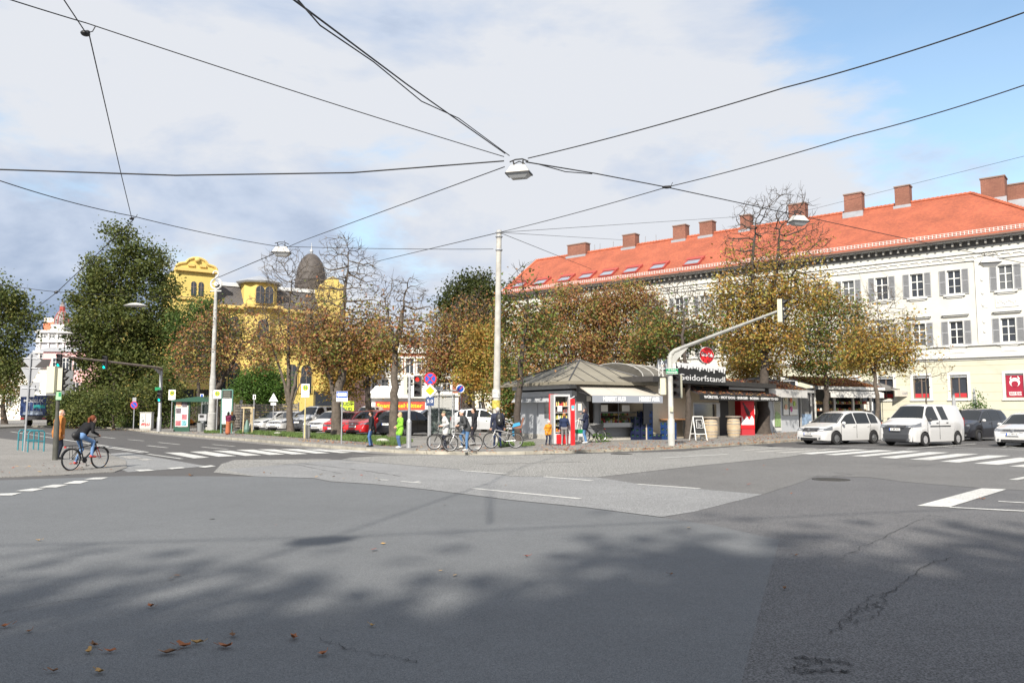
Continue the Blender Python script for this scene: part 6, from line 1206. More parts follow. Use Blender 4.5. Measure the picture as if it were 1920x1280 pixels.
        q = MB(); x = fx(.015); q.box((x+.02, sg*(hw(x)*.93), H*.56), (.09, .14, .26 if style != 'van' else .4)); q.build('tail_light', TAIL, c)
    # wheels
    for w_ in wbx:
        for sg in (-1, 1):
            y = sg*(W/2-.10); t = MB(); t.lathe([(wr*.62, -.10), (wr*.95, -.10), (wr, -.07), (wr, .07), (wr*.95, .10), (wr*.62, .10)], (0, 0, 0), 26, 'Y', cap=False); wo = t.build('wheel', TYRE, c, smooth=40); wo.location = (w_, y, wr)
            q = MB(); q.lathe([(wr*.64, -sg*.02), (wr*.62, sg*.07), (wr*.6, sg*.02)], (0, 0, 0), 22, 'Y', cap=False)
            q.lathe([(wr*.60, sg*.01), (.001, sg*.012)], (0, 0, 0), 22, 'Y', cap=False, mi=1); q.lathe([(.07, sg*.0), (.06, sg*.075), (.001, sg*.078)], (0, 0, 0), 10, 'Y')
            for k in range(seg*2 if seg > 5 else seg): an = 2*PI*k/(seg*2 if seg > 5 else seg); q.box((math.cos(an)*wr*.35, sg*.05, math.sin(an)*wr*.35), (wr*.52, .03, .05 if seg > 5 else .085), ry=-an)
            q.build('rim', [rimm, TRIMB], wo, smooth=30)
    if style in ('suv', 'mpv') and name != 'minivan':
        for sg in (-1, 1): q = MB(); q.tube([(fx(.15), sg*W*.34, H*.975), (fx(.2), sg*W*.34, H*1.02), (fx(.5), sg*W*.34, H*1.02), (fx(.55), sg*W*.34, H*.985)], .015, 5); q.build('roof_rail', TRIMB, c)
    return c
def carpos(px, py, z, head, L, at='front'):
    """place so that the front wheel contact sits at this pixel"""
    return G(px, py, z)
def place_front(px, py, z, deg, L, W, fwd=.80, side=1):
    """returns loc for a car heading deg, whose near-side front wheel touches the ground at px,py"""
    g_ = G(px, py, z); a = R(deg); u = Vector((math.cos(a), math.sin(a), 0)); v = Vector((-math.sin(a), math.cos(a), 0)); return g_-u*((fwd-.5)*L)-v*(side*(W/2-.1))
def solve_head(fpx, fpy, z, rpx, base, lo=195, hi=268):
    """heading (degrees) for which a wheel `base` metres behind the front one projects to column rpx"""
    g_ = G(fpx, fpy, z); best = None
    for i in range(lo*2, hi*2):
        a = R(i/2); q = g_-Vector((math.cos(a), math.sin(a), 0))*base; px = 960+F*q.x/(q.y*CT+(q.z-CAMZ)*ST)
        if best is None or abs(px-rpx) < best[0]: best = (abs(px-rpx), i/2)
    return best[1]
# traffic waiting on the right
hd = solve_head(1567, 833.5, 0, 1637, 4.36*.615)
car('hatchback', 'white hatchback with star badge, first in the queue at the zebra crossing', 'car', place_front(1567, 833.5, 0, hd, 4.36, 1.79, side=1), R(hd), 'hatch', 'white', 4.36, 1.79, 1.62, plate='G 819 KE', grille=(.44, .17, .5), seg=6, group='cars waiting at the crossing')
hd = solve_head(1733, 836.5, 0, 1794, 4.45*.615)
car('delivery_van', 'white small delivery van with dark grey bumper waiting at the crossing', 'van', place_front(1733, 836.5, 0, hd, 4.45, 1.80, side=1), R(hd), 'van', 'white', 4.45, 1.80, 1.93, plate='G 289 WZ', grille=(.47, .11, .62), lower=mat('bumper_grey', (.045, .048, .055), .6), trim=TRIMB, mir=TRIMB, rimm=mat('steel_wheel_cover', (.42, .42, .43), .5, .3), seg=7, group='cars waiting at the crossing')
hd = solve_head(1834, 826.5, 0, 1880, 4.25*.605)
car('crossover', 'black compact crossover with white mirrors behind the white van', 'car', place_front(1834, 826.5, 0, hd, 4.25, 1.80, side=1), R(hd), 'crossover', 'black', 4.25, 1.80, 1.74, grille=(.40, .10, .5), lamp='round', mir=CARC['white'], rimm=mat('dark_alloy', (.12, .12, .13), .35, .6), seg=6, group='cars waiting at the crossing')
hd = 180+38
car('estate_car', 'white car cut by the right picture edge, stopped in the nearer lane', 'car', place_front(1953, 838, 0, hd, 4.3, 1.80, side=1)+Vector((.0, 0, 0)), R(hd), 'hatch', 'white', 4.3, 1.80, 1.56, plate='G 548 KZ', grille=(.47, .11, .62), seg=5, group='cars waiting at the crossing')
# parked cars left
def park(name, label, px, py, deg, style, paint, L=4.1, W=1.72, H=1.5, **k):
    g_ = G(px, py, KZ); a = R(deg); u = Vector((math.cos(a), math.sin(a), 0)); return car(name, label, 'car' if name != 'minivan' else 'van', g_-u*(L/2), a, style, paint, L, W, H, group='cars parked behind the grass verge', **k)
pd_ = 180+64
park('parked_car', 'white and pale blue car at the left end of the parked row', 478, 806.5, 180+58, 'hatch', 'white', 4.1, 1.7, 1.46)
park('parked_car', 'white saloon parked beside the pale blue and white car', 511, 808.5, 180+62, 'hatch', 'white', 4.3, 1.75, 1.48)
park('minivan', 'white panel van parked behind the multi-stemmed tree', 556, 809, 180+60, 'van', 'offwhite', 4.4, 1.8, 1.84, lower=MC['bumper_grey'])
park('parked_car', 'small white hatchback parked by the litter bin', 589, 812.5, 180+62, 'hatch', 'white', 3.9, 1.7, 1.52)
park('parked_car', 'red hatchback parked behind the forked tree trunk', 621, 815.5, 180+64, 'hatch', 'red', 4.0, 1.72, 1.49, plate='G 341 NK', grille=(.40, .13, .5))
park('parked_car', 'red saloon with gold badge parked behind the blue arrow sign', 661, 816, 180+66, 'hatch', 'red', 4.2, 1.74, 1.55, plate='G 674 MX', grille=(.45, .09, .42))
g_ = G(722, 817.5, KZ); a = R(58); u = Vector((math.cos(a), math.sin(a), 0)); car('parked_car', 'black hatchback parked tail-first toward the verge behind the standing people', 'car', g_+u*2.05, a, 'hatch', 'black', 4.1, 1.76, 1.52, group='cars parked behind the grass verge', plate='G 90 HT')
park('minivan', 'white van in the second row seen above the red cars', 672, 798, 180+70, 'van', 'offwhite', 4.4, 1.8, 1.95)
park('parked_car', 'dark saloon in the second row left of the bicycle shelter', 790, 802, 180+40, 'hatch', 'darkblue', 4.4, 1.8, 1.6)
g_ = P(908, 790, 56); car('parked_suv', 'silver sport utility car parked sideways behind the cyclists', 'car', (g_.x, 56, KZ), R(-12), 'suv', 'silver', 4.65, 1.9, 1.66, group='cars parked on the square')
g_ = P(985, 790, 60); car('parked_car', 'pale silver car behind the leaning thin tree', 'car', (g_.x, 60, KZ), R(190), 'hatch', 'silver', 4.2, 1.75, 1.5, group='cars parked on the square')
g_ = P(806, 790, 66); car('parked_car', 'black car far back behind the bicycle shelter glass', 'car', (g_.x, 66, KZ), R(200), 'suv', 'black', 4.5, 1.85, 1.7, group='cars parked on the square')
# lorry with blue box, far left
D_ = 78; lx = (62-960)/F*D_; tr_ = thing('box_lorry', 'dark blue box lorry driving away on the road at far left', 'lorry', (lx+.1, D_+3.2, 0), R(2)); TB = mat('lorry_blue', (.012, .035, .13), .45, var=.1, scale=1); zt = P(60, 741, D_).z
mb = MB(); mb.bb(-1.3, 1.3, -3.2, 3.0, 1.15, zt); mb.build('box_body', TB, tr_); mb = MB(); mb.bb(-1.28, 1.28, -3.1, 5.2, .7, 1.15); mb.build('chassis', TRIMB, tr_); mb = MB(); mb.prism([(-1.2, 3.2, 1.15), (-1.2, 5.2, 1.15), (-1.2, 5.2, 2.0), (-1.2, 4.7, 3.0), (-1.2, 3.2, 3.1)], (2.4, 0, 0)); mb.build('cab', CARC['white'], tr_)
mb = MB(); mb.bb(-1.25, 1.25, -3.24, -3.205, 1.2, zt-.05); dr = mb.build('rear_doors', TB, tr_); mb = MB()
for x in (-.01, ): mb.bb(x-.01, x+.03, -3.26, -3.242, 1.2, zt-.05)
for x in (-.7, -.35, .35, .7): mb.bb(x-.012, x+.012, -3.26, -3.242, 1.25, zt-.1)
mb.build('door_bars', STEEL, dr); text('MÖBELIX', .42, WHITESIGN, dr, (0, -3.265, zt-.55), bold=.003, width=1.9)
mb = MB(); mb.bb(.02, 1.15, -3.262, -3.25, zt-1.25, zt-.95); mb.build('teal_stripe', mat('lorry_teal', (.02, .35, .35), .5), dr); mb = MB(); mb.prism([(-1.0, -3.262, zt-1.9), (1.0, -3.262, zt-1.9), (.9, -3.262, zt-1.6), (.3, -3.262, zt-1.5), (-.5, -3.262, zt-1.55), (-.95, -3.262, zt-1.65)], (0, .01, 0)); mb.build('car_picture', mat('picture_grey', (.25, .3, .38), .5, var=.6, scale=4), dr)
for sg in (-1, 1):
    for y in (-2.0, 4.2): q = MB(); q.lathe([(.2, -.14), (.46, -.14), (.48, 0), (.46, .14), (.2, .14)], (0, 0, 0), 20, 'X'); o = q.build('wheel', TYRE, tr_); o.location = (sg*1.08, y, .48)
    q = MB(); q.box((sg*1.05, -3.15, .85), (.3, .05, .14)); q.build('tail_light', TAIL, tr_)
# festival trailer with lettering in the background
D_ = 82; tx = (762-960)/F*D_; ft = thing('food_stand', 'white food stand with red and yellow lettered banner between the trees', 'food stand', (tx, D_, KZ), R(4)); zb = P(760, 768, D_).z; zt = P(760, 741, D_).z; x0, x1 = (698-762)/F*D_, (806-762)/F*D_
mb = MB(); mb.bb(x0, x1, 0, 2.4, .5, zt+.05); mb.build('body', mat('stand_white', (.75, .75, .74), .7), ft); mb = MB(); mb.bb(x0+.4, x1-.5, -.06, -.005, zb-KZ, zb-KZ+.85); bn = mb.build('banner', mat('banner_red', (.45, .06, .03), .6, var=.5, scale=1.2), ft); text('Spanferkel·Ritter', .6, YEL, bn, ((x0+x1)/2-.1, -.07, zb-KZ+.42), bold=.012, width=(x1-x0)*.78)
mb = MB(); mb.prism([(x0-.5, -.5, zt-.2), (x1+.3, -.5, zt-.2), (x1-.1, 1.2, zt+.9), (x0+.3, 1.2, zt+.9)], (0, .05, .03)); mb.bb(x0-.5, x1+.3, -.55, -.5, zt-.4, zt-.15); mb.build('roof_sheet', WHITE, ft)
p = P(649, 765, 70); sg_ = thing('yard_sign', 'lime green board with black lettering behind the red cars', 'sign', (p.x, 70, KZ)); z_ = P(649, 763, 70).z-KZ; mb = MB(); mb.bb(-.7, .7, -.03, .03, z_-.5, z_+.55); o = mb.build('board', mat('lime_board', (.45, .6, .03), .6), sg_); text('NUDY', .4, BLACK, o, (0, -.035, z_+.25), bold=.012); text('TAUD', .4, BLACK, o, (0, -.035, z_-.2), bold=.012); mb = MB(); mb.cyl((0, 0, 0), (0, 0, z_-.5), .03); mb.build('post', STEEL, sg_)
# ================= street furniture, signals, wires =================
CONC = mat('concrete_pole', (.40, .39, .36), .85, var=.25, scale=2.5, bump=.2); POSTWH = mat('pole_white_grey', (.40, .40, .38), .6, var=.12, scale=3); RUST = mat('rusty_steel', (.26, .21, .18), .7, .2, var=.3, scale=3)
CREAMBOX = mat('signal_housing_cream', (.55, .53, .40), .5); GREENL = mat('signal_green_lit', (.0, .85, .62), .3, emit=2.2); REDL = mat('signal_red_lit', (.9, .03, .02), .3, emit=.9); LENS = mat('signal_lens_off', (.03, .02, .02), .25); SIGNBACK = mat('sign_back_grey', (.36, .37, .39), .45, .4)
def zat(px, py, Y): return P(px, py, Y).z
p = G(930, 829, KZ); t = thing('concrete_pole', 'tall pale concrete pole with posters at its foot, holding wires left of the kiosk', 'pole', (p.x, p.y, KZ)); zt = zat(936, 432, p.y)-KZ
mb = MB(); mb.lathe([(.175, 0), (.16, zt*.3), (.12, zt)], (0, 0, 0), 14); so_ = mb.build('shaft', CONC, t, smooth=50); so_.rotation_euler.y = R(.75)
mb = MB()
for z_ in (zt-.15, zt-.35, zt-1.0): mb.lathe([(.16, z_), (.18, z_+.04), (.16, z_+.08)], (.13, 0, 0), 12)
mb.build('clamp', STEEL, t); 
for z_, c, h_ in ((1.6, (.5, .42, .08), .38), (1.05, (.1, .35, .5), .25), (2.1, (.5, .5, .48), .4)): mb = MB(); mb.lathe([(.195, z_), (.195, z_+h_)], (.01, 0, 0), 14, cap=False); mb.build('poster', mat('pole_poster_%d' % int(z_*10), c, .7, var=.5, scale=9), t)
POLE1 = Vector((p.x+.14, p.y, zt+KZ-.1))
p = G(396, 809, KZ); t = thing('ornate_pole', 'old white pole with cast scroll top by the bus shelter', 'pole', (p.x, p.y, KZ)); zt = zat(398, 545, p.y)-KZ
mb = MB(); mb.lathe([(.28, 0), (.28, 1.3), (.235, 1.35), (.22, 3.6), (.17, 4.2), (.14, zt*.8), (.10, zt)], (0, 0, 0), 14); mb.build('shaft', mat('pole_peeling', (.38, .38, .37), .8, var=.3, scale=2.2), t, smooth=35)
mb = MB(); c0 = zt+.5
for i in range(20): a0_, a1_ = 2*PI*i/20, 2*PI*(i+1)/20; mb.cyl((.38*math.cos(a0_), 0, c0+.38*math.sin(a0_)), (.38*math.cos(a1_), 0, c0+.38*math.sin(a1_)), .07, n=6)
mb.lathe([(.16, -.06), (.16, .06)], (0, 0, c0), 12, 'Y'); mb.cyl((0, 0, zt), (0, 0, c0-.3), .1); mb.cyl((-.38, 0, c0), (.38, 0, c0), .03)
for i in range(14): a0_, a1_ = -PI/2+PI*1.5*i/14, -PI/2+PI*1.5*(i+1)/14; r0, r1 = .30-.012*i, .30-.012*(i+1); mb.cyl((-.1+r0*math.cos(a0_), 0, c0+.75+r0*math.sin(a0_)), (-.1+r1*math.cos(a1_), 0, c0+.75+r1*math.sin(a1_)), .055, n=6)
mb.cyl((-.4, 0, zt-.02), (.4, 0, zt-.02), .05); mb.build('scroll_ornament', mat('scroll_paint', (.56, .56, .55), .7), t)
p = P(1460, 715, 64); t = thing('steel_pole', 'slim grey pole behind the thick trunk with two cross rods', 'pole', (p.x, 64, KZ)); zt = zat(1460, 540, 64)-KZ; mb = MB(); mb.cyl((0, 0, 0), (0, 0, zt), .18, .14, 12); mb.build('shaft', POSTWH, t); mb = MB(); mb.cyl((0, 0, zat(1, 665, 64)), (1.2, .2, zat(1, 668, 64)), .012, n=4); mb.cyl((0, 0, zat(1, 650, 64)), (1.2, .2, zat(1, 660, 64)), .012, n=4); mb.build('rods', STEEL, t); mb = MB(); mb.lathe([(.28, -.02), (.28, .02)], (-.25, -.2, zat(1, 710, 64)-KZ), 18, 'Y'); mb.build('round_sign', SIGNBACK, t)
def head(parent, c, rz, lens=(LENS, LENS, GREENL), housing=BLACK, s=1.0, n=3, board=True, nm='signal_head'):
    """three-lens signal head, lenses facing local -y before rz"""
    e = MB(); h = .30*n*s; w_ = .30*s; e.bb(-w_/2, w_/2, 0, .18*s, -h/2, h/2); o = e.build(nm, housing, parent); o.location = c; o.rotation_euler.z = rz
    if board: b = MB(); b.bb(-w_/2-.01, w_/2+.01, -.012, -.001, -h/2-.01, h/2+.01); b.build('front_plate', BLACK, o)
    for i in range(n):
        z = h/2-.15*s-i*.30*s; l = MB(); l.lathe([(.001, -.03), (.075*s, -.025), (.095*s, -.014)], (0, 0, z), 16, 'Y', cap=False); l.build('lens', lens[i], o)
        v = MB(); k = 14; vs = []
        for j in range(k+1):
            a = PI*1.25*j/k-PI*.125; vs += [(.115*s*math.cos(a), -.014, z+.115*s*math.sin(a)), (.11*s*math.cos(a), -.014-.20*s*(.35+.65*max(0, math.sin(a))), z+.11*s*math.sin(a))]
        v.add(vs, [(2*j, 2*j+2, 2*j+3, 2*j+1) for j in range(k)]); v.build('visor', BLACK, o)
    return o
# right mast
p = G(1259, 835, KZ); t = thing('signal_mast', 'white signal mast with long slanting arm reaching over the road right of the kiosk', 'traffic signal', (p.x, p.y, KZ)); Y = p.y; zb = zat(1262, 672, Y)-KZ; e_ = P(1470, 579, Y-5)-Vector((p.x, p.y, KZ))
mb = MB(); mb.lathe([(.15, 0), (.15, 1.1), (.115, 1.15), (.11, zb)], (0, 0, 0), 14); mb.build('pole', POSTWH, t, smooth=40); mb = MB(); bend = [Vector((0, 0, zb)), Vector((.05, -.02, zb+.18)), Vector((.18, -.12, zb+.32)), Vector((.42, -.3, zb+.42))]; bend.append(e_); 
for i in range(len(bend)-1): mb.cyl(bend[i], bend[i+1], (.11-.008*i), (.102-.008*i if i < 3 else .045), 12)
mb.build('arm', POSTWH, t, smooth=50); d = (bend[4]-bend[3]).normalized(); mb = MB(); q = bend[3]+d*.55; mb.prism([(0.02, 0.01, zb-.35), q+Vector((0, 0, -.05)), bend[1]+Vector((.05, -.03, 0))], (.0, .03, 0)); mb.build('gusset_plate', POSTWH, t)
head(t, (.28, .02, zat(1, 724, Y)-KZ), R(-38), (LENS, LENS, LENS), CREAMBOX, 1.1, 3); head(t, (-.25, .15, zat(1, 724, Y)-KZ), R(150), (LENS, LENS, LENS), CREAMBOX, .8, 3)
head(t, e_+Vector((.0, .12, -.05)), R(60), (LENS, LENS, LENS), CREAMBOX, .95, 3, nm='signal_head'); 
z_ = zat(1, 696, Y)-KZ; mb = MB(); mb.bb(-.22, .30, -.2, -.17, z_-.12, z_+.12); sg_ = mb.build('street_sign', GREENSIGN, t); mb = MB(); 
for a in ((-.22, .30, .108, .12), (-.22, .30, -.12, -.108)): mb.bb(a[0], a[1], -.206, -.201, z_+a[2], z_+a[3])
mb.build('sign_border', WHITESIGN, sg_); text('III., Geidorf', .065, WHITESIGN, sg_, (.04, -.206, z_+.055), bold=.001); text('Heinrichstraße', .09, WHITESIGN, sg_, (.04, -.206, z_-.04), bold=.002, width=.46)
mb = MB(); mb.box((0, -.14, 1.55), (.12, .1, .22)); mb.build('push_button_box', CREAMBOX, t)
# left far mast, arm reaching toward the camera over the road
p = G(298, 808.5, KZ); Y = p.y; t = thing('signal_mast', 'grey signal mast at the far kerb with arm and green lights over the left road', 'traffic signal', (p.x, p.y, KZ)); zb = zat(298, 690, Y)-KZ; e_ = P(112, 667, 47)-Vector((p.x, p.y, KZ)); mb = MB(); mb.lathe([(.16, 0), (.16, 1.0), (.12, 1.1), (.11, zb-.2)], (0, 0, 0), 12); mb.build('pole', STEEL, t, smooth=40)
mb = MB(); q = e_*.04+Vector((0, 0, zb*.96)); q = Vector((0, 0, zb)).lerp(e_, .06); mb.cyl((0, 0, zb-.22), Vector((0, 0, zb-.05))*1, .11, .1, 10); mb.cyl((0, 0, zb-.05), q, .1, .09, 10); mb.cyl(q, e_, .085, .05, 10); mb.build('arm', RUST, t, smooth=50); mb = MB(); mb.prism([(0, 0, zb-.6), Vector((0, 0, zb)).lerp(e_, .11), (0, 0, zb-.05)], (.03, 0, 0)); mb.build('gusset_plate', STEEL, t)
for f_, px, py, s_ in ((.60, 190, 680, .95), (1.0, 109, 676, .9)):
    c = Vector((0, 0, zb)).lerp(e_, f_); head(t, (c.x-.0, c.y-.1, zat(px, py, c.y+p.y)-KZ), R(-8), s=s_)
head(t, (0, -.16, zat(298, 742, Y)-KZ), R(-8), s=.95); mb = MB(); z_ = zat(298, 729, Y)-KZ; mb.bb(-.35, .05, -.14, -.11, z_-.12, z_+.12); mb.build('street_sign', GREENSIGN, t)
# left near signal post with the backs of the heads
p = G(103, 862, .02); Y = p.y; t = thing('signal_post', 'dark signal post with cream-backed signal heads beside the man in the orange jacket', 'traffic signal', (p.x, p.y, .02)); zt = zat(103, 688, Y); mb = MB(); mb.lathe([(.082, 0), (.082, 1.2), (.07, 1.3), (.055, 1.4), (.055, zt)], (0, 0, 0), 12); mb.build('pole', mat('post_olive_dark', (.07, .07, .06), .8, var=.3, scale=4), t, smooth=40)
head(t, (-.15, -.02, zat(1, 713, Y)), R(172), (LENS, LENS, LENS), CREAMBOX, .95); head(t, (.12, .05, zat(1, 712, Y)), R(100), (LENS, LENS, LENS), CREAMBOX, .8); mb = MB(); z_ = zat(1, 743, Y); mb.bb(-.02, .16, -.10, -.08, z_-.13, z_+.13); mb.build('crossing_sign', mat('sign_pale_green', (.3, .5, .3), .5), t); mb = MB(); mb.bb(.07, .15, -.108, -.102, z_-.02, z_+.11); mb.build('pictogram', GREENSIGN, t)
# sign post with three sign backs
p = G(45, 846, .02); Y = p.y; t = thing('sign_post', 'grey post with the backs of a diamond, a triangle and square signs, at far left', 'sign post', (p.x, p.y, .02)); z = lambda py: zat(45, py, Y); mb = MB(); mb.cyl((0, 0, 0), (.06, 0, z(664)), .035); mb.build('post', STEEL, t)
def backplate(pts, y, nm, par, m=SIGNBACK, th=.012): q = MB(); q.prism([(a, y, b) for a, b in pts], (0, th, 0)); return q.build(nm, m, par)
zc = z(677); r_ = .36; backplate([(-r_+.1, zc), (.1, zc-r_), (r_+.1, zc), (.1, zc+r_)], .05, 'diamond_sign', t); zc = z(703); backplate([(-.4+.06, zc+.28), (.06, zc-.4), (.06+.4, zc+.28)], .05, 'triangle_sign', t); zc = z(732); backplate([(-.32, zc-.26), (.26, zc-.26), (.26, zc+.2), (-.32, zc+.2)], .05, 'square_sign', t); backplate([(.1, zc-.05), (.42, zc-.1), (.42, zc+.32), (.1, zc+.34)], .09, 'square_sign', t)
mb = MB(); zc = z(728)
for q_ in (z(690), z(728), z(672)): mb.cyl((-.25, .03, q_), (.33, .03, q_-.03), .02, n=5)
mb.build('brackets', STEEL, t)
TEAL = mat('teal_paint', (.035, .20, .24), .45)
for i, (px, py, lab) in enumerate(((48, 843, 'teal tubular bicycle stand nearest the grey sign post'), (57, 844, 'middle teal tubular bicycle stand by the sign post'), (67, 846.5, 'rightmost teal tubular bicycle stand, nearest the man'))):
    p = G(px, py, .02); t = thing('bicycle_stand', lab, 'bicycle stand', (p.x, p.y, .02), R(58), 'teal bicycle stands'); mb = MB(); pts = [(-.3, 0, 0), (-.3, 0, .72), (-.24, 0, .8), (.24, 0, .8), (.3, 0, .72), (.3, 0, 0)]; mb.tube(pts, .028, 8); mb.build('hoop', TEAL, t, smooth=50); mb = MB(); mb.tube([(-.3, 0, .4), (.3, 0, .4)], .02, 8); mb.build('crossbar', TEAL, t)
# small signs on the far side
def sign(nm, lab, px, pybase, pytop, D=None, r=.04, m=STEEL):
    g_ = G(px, pybase, KZ); Y = D or g_.y; x = (px-960)/F*Y*CT if D else g_.x; t = thing(nm, lab, 'sign', (x, Y, KZ)); zt = zat(px, pytop, Y)-KZ; mb = MB(); mb.cyl((0, 0, 0), (0, 0, zt), r, n=8); mb.build('post', m, t); return t, Y, zt
t, Y, zt = sign('no_parking_sign', 'blue and red round no-parking sign on a post by the ivy hedge', 250, 804.5, 745); k = Y/F; z_ = zat(250, 759, Y)-KZ
def rounds(t, z, r, ring, face, bars=(), y=-.05):
    mb = MB(); mb.lathe([(r, -.01), (r, .01)], (0, y, z), 22, 'Y'); a = mb.build('sign_plate', ring, t); mb = MB(); mb.lathe([(r*.8, -.004), (r*.8, 0)], (0, y-.014, z), 22, 'Y'); b = mb.build('sign_face', face, a)
    for an in bars: mb = MB(); mb.box((0, y-.024, z), (r*1.7, .006, r*.17), ry=R(an)); mb.build('red_bar', REDSIGN, a)
rounds(t, z_, .30, REDSIGN, BLUESIGN, (45,)); mb = MB(); mb.bb(-.15, .15, -.04, -.02, zt-.45, zt); mb.build('small_plate', SIGNBACK, t)
p = G(272, 806, KZ); k = p.y/F; t = thing('utility_cabinet', 'white utility cabinet with red graffiti scrawl beside the ivy hedge', 'cabinet', (p.x, p.y, KZ)); W_ = 21*k; H_ = 32*k; mb = MB(); mb.bb(-W_/2, W_/2, 0, .45, .14, H_); mb.bb(-W_/2-.03, W_/2+.03, -.03, .48, H_, H_+.05); mb.build('body', mat('cabinet_white', (.52, .52, .5), .6, var=.12, scale=6), t); mb = MB(); mb.bb(-W_/2+.03, W_/2-.03, .03, .42, 0, .14); mb.build('plinth', CONC, t); mb = MB(); mb.bb(-.01, .01, -.006, -.001, .2, H_-.05); mb.build('door_gap', BLACK, t); rr = random.Random(2); mb = MB(); x = -W_*.38
for i in range(9): a = (x, -.012, .30+.05*rr.random()); b = (x+.04*rr.uniform(-1, 1), -.012, .5+.1*rr.random()); c = (x+.08, -.012, .32+.12*rr.random()); mb.tube([a, b, c], .013, 4); x += W_*.085
mb.build('red_graffiti', REDSIGN, t); mb = MB(); mb.tube([(-.28, -.012, .75), (-.2, -.012, .68), (-.1, -.012, .72), (-.2, -.012, .8)], .02, 4); mb.tube([(-.3, -.012, .95), (-.22, -.012, 1.0)], .015, 4); mb.build('black_graffiti', BLACK, t)
# bus shelter
p = G(326, 808.5, KZ); Y = p.y; k = Y/F; t = thing('bus_shelter', 'dark green glass bus shelter with a poster case', 'bus shelter', (p.x, p.y, KZ)); X = lambda px: (px-326)*k; zt = zat(1, 753, Y)-KZ; GRF = mat('shelter_green', (.015, .07, .045), .45); SG = bpy.data.materials.new('shelter_glass'); SG.use_nodes = True; b_ = SG.node_tree.nodes['Principled BSDF']; b_.inputs['Alpha'].default_value = .25; b_.inputs['Base Color'].default_value = (.25, .32, .3, 1); b_.inputs['Roughness'].default_value = .05
mb = MB(); x0, x1 = X(325), X(390)
mb.bb(x0, x0+.1, 0, .1, 0, zt); mb.bb(X(352), X(352)+.1, 0, .1, 0, zt); mb.bb(x0, x0+.1, 0, .1, .0, .1); mb.bb(x0+.1, X(352), 0, .1, .0, .3); mb.bb(x0+.1, X(352), 0, .1, zt-.22, zt); mb.bb(X(366), X(366)+.06, 1.3, 1.36, 0, zt); mb.bb(x1-.06, x1, 1.3, 1.36, 0, zt); mb.build('frame', GRF, t)
mb = MB(); mb.prism([(x0-.1, -.3, zt), (x1+.1, -.3, zt), (x1+.1, -.3, zt+.12), (x0+(x1-x0)*.75, -.3, zt+.38), (x0+(x1-x0)*.6, -.3, zt+.34), (x0-.1, -.3, zt+.12)], (0, 2.0, 0)); mb.build('roof', GRF, t); mb = MB(); mb.bb(X(352)+.1, x1, 1.32, 1.34, .3, zt); mb.bb(x1-.03, x1-.01, .2, 1.3, .3, zt); mb.build('glass_walls', SG, t)
mb = MB(); mb.bb(x0+.12, X(352)-.02, -.03, -.001, .35, zt-.28); po = mb.build('poster_case', PAPER, t)
cc = [(.4, .12, .14), (.12, .10, .12), (.15, .35, .4), (.5, .5, .5), (.55, .3, .2)]; rr = random.Random(4)
for i in range(2):
    for j in range(4): mb = MB(); w_ = (X(352)-x0-.2)/2; mb.bb(x0+.15+i*w_, x0+.11+(i+1)*w_, -.038, -.031, .4+j*.45, .78+j*.45); mb.build('poster_picture', mat('poster_%d%d' % (i, j), cc[(i*2+j*3) % 5], .6, var=.7, scale=9), po)
mb = MB(); mb.bb(X(356), x1-.2, .9, 1.25, .44, .48); mb.bb(X(358), X(358)+.05, 1.0, 1.1, 0, .44); mb.bb(x1-.35, x1-.3, 1.0, 1.1, 0, .44); mb.build('bench', STEEL, t)
t = thing('ticket_machine', 'small grey ticket machine on a post at the right end of the bus shelter', 'ticket machine', G(380, 808, KZ)); mb = MB(); mb.bb(-.3, .3, -.15, .15, .75, 1.25); mb.bb(-.06, .06, -.05, .05, 0, .75); mb.build('housing', STEEL, t); mb = MB(); mb.bb(-.2, .1, -.17, -.155, 1.0, 1.18); mb.build('screen', BLACK, t); 
t = thing('timetable_stand', 'slim pale timetable stand behind the ticket machine', 'timetable', G(383, 807, KZ)); mb = MB(); mb.bb(-.22, .22, -.02, .02, 1.3, 2.3); mb.build('panel', mat('panel_pale_green', (.5, .56, .52), .5), t); mb = MB(); mb.cyl((0, 0, 0), (0, 0, 1.3), .03); mb.build('post', STEEL, t)
def bin_(px, py, h_, w_, lab, m, ribs=0):
    p = G(px, py, KZ); k = p.y/F; t = thing('litter_bin', lab, 'litter bin', (p.x, p.y, KZ)); H_ = h_*k; r_ = w_*k/2; mb = MB(); mb.lathe([(r_*.88, 0), (r_, H_*.9), (r_*1.05, H_), (r_*.9, H_), (r_*.85, H_*.8)], (0, 0, 0), 16, cap=False); mb.lathe([(r_*.86, H_*.78), (.01, H_*.78)], (0, 0, 0), 16, cap=False, mi=1); mb.build('bin_body', [m, BLACK], t)
    if ribs: mb = MB(); [mb.cyl((r_*.92*math.cos(a), r_*.92*math.sin(a), .03), (r_*1.04*math.cos(a), r_*1.04*math.sin(a), H_*.88), .012, n=4) for a in [2*PI*i/18 for i in range(18)]]; mb.build('ribs', mat('bin_rib', (.3, .3, .29), .5, .3), t)
    return t
bin_(375, 808.5, 16, 11, 'grey litter bin beside the bus shelter bench', mat('bin_grey', (.20, .21, .21), .6)); bin_(575, 821.5, 25, 13, 'ribbed grey litter bin on the grass verge before the small white car', mat('bin_steel', (.24, .24, .24), .5, .3), 1); bin_(389, 809, 9, 7, 'low concrete bollard at the foot of the ornate pole', CONC)
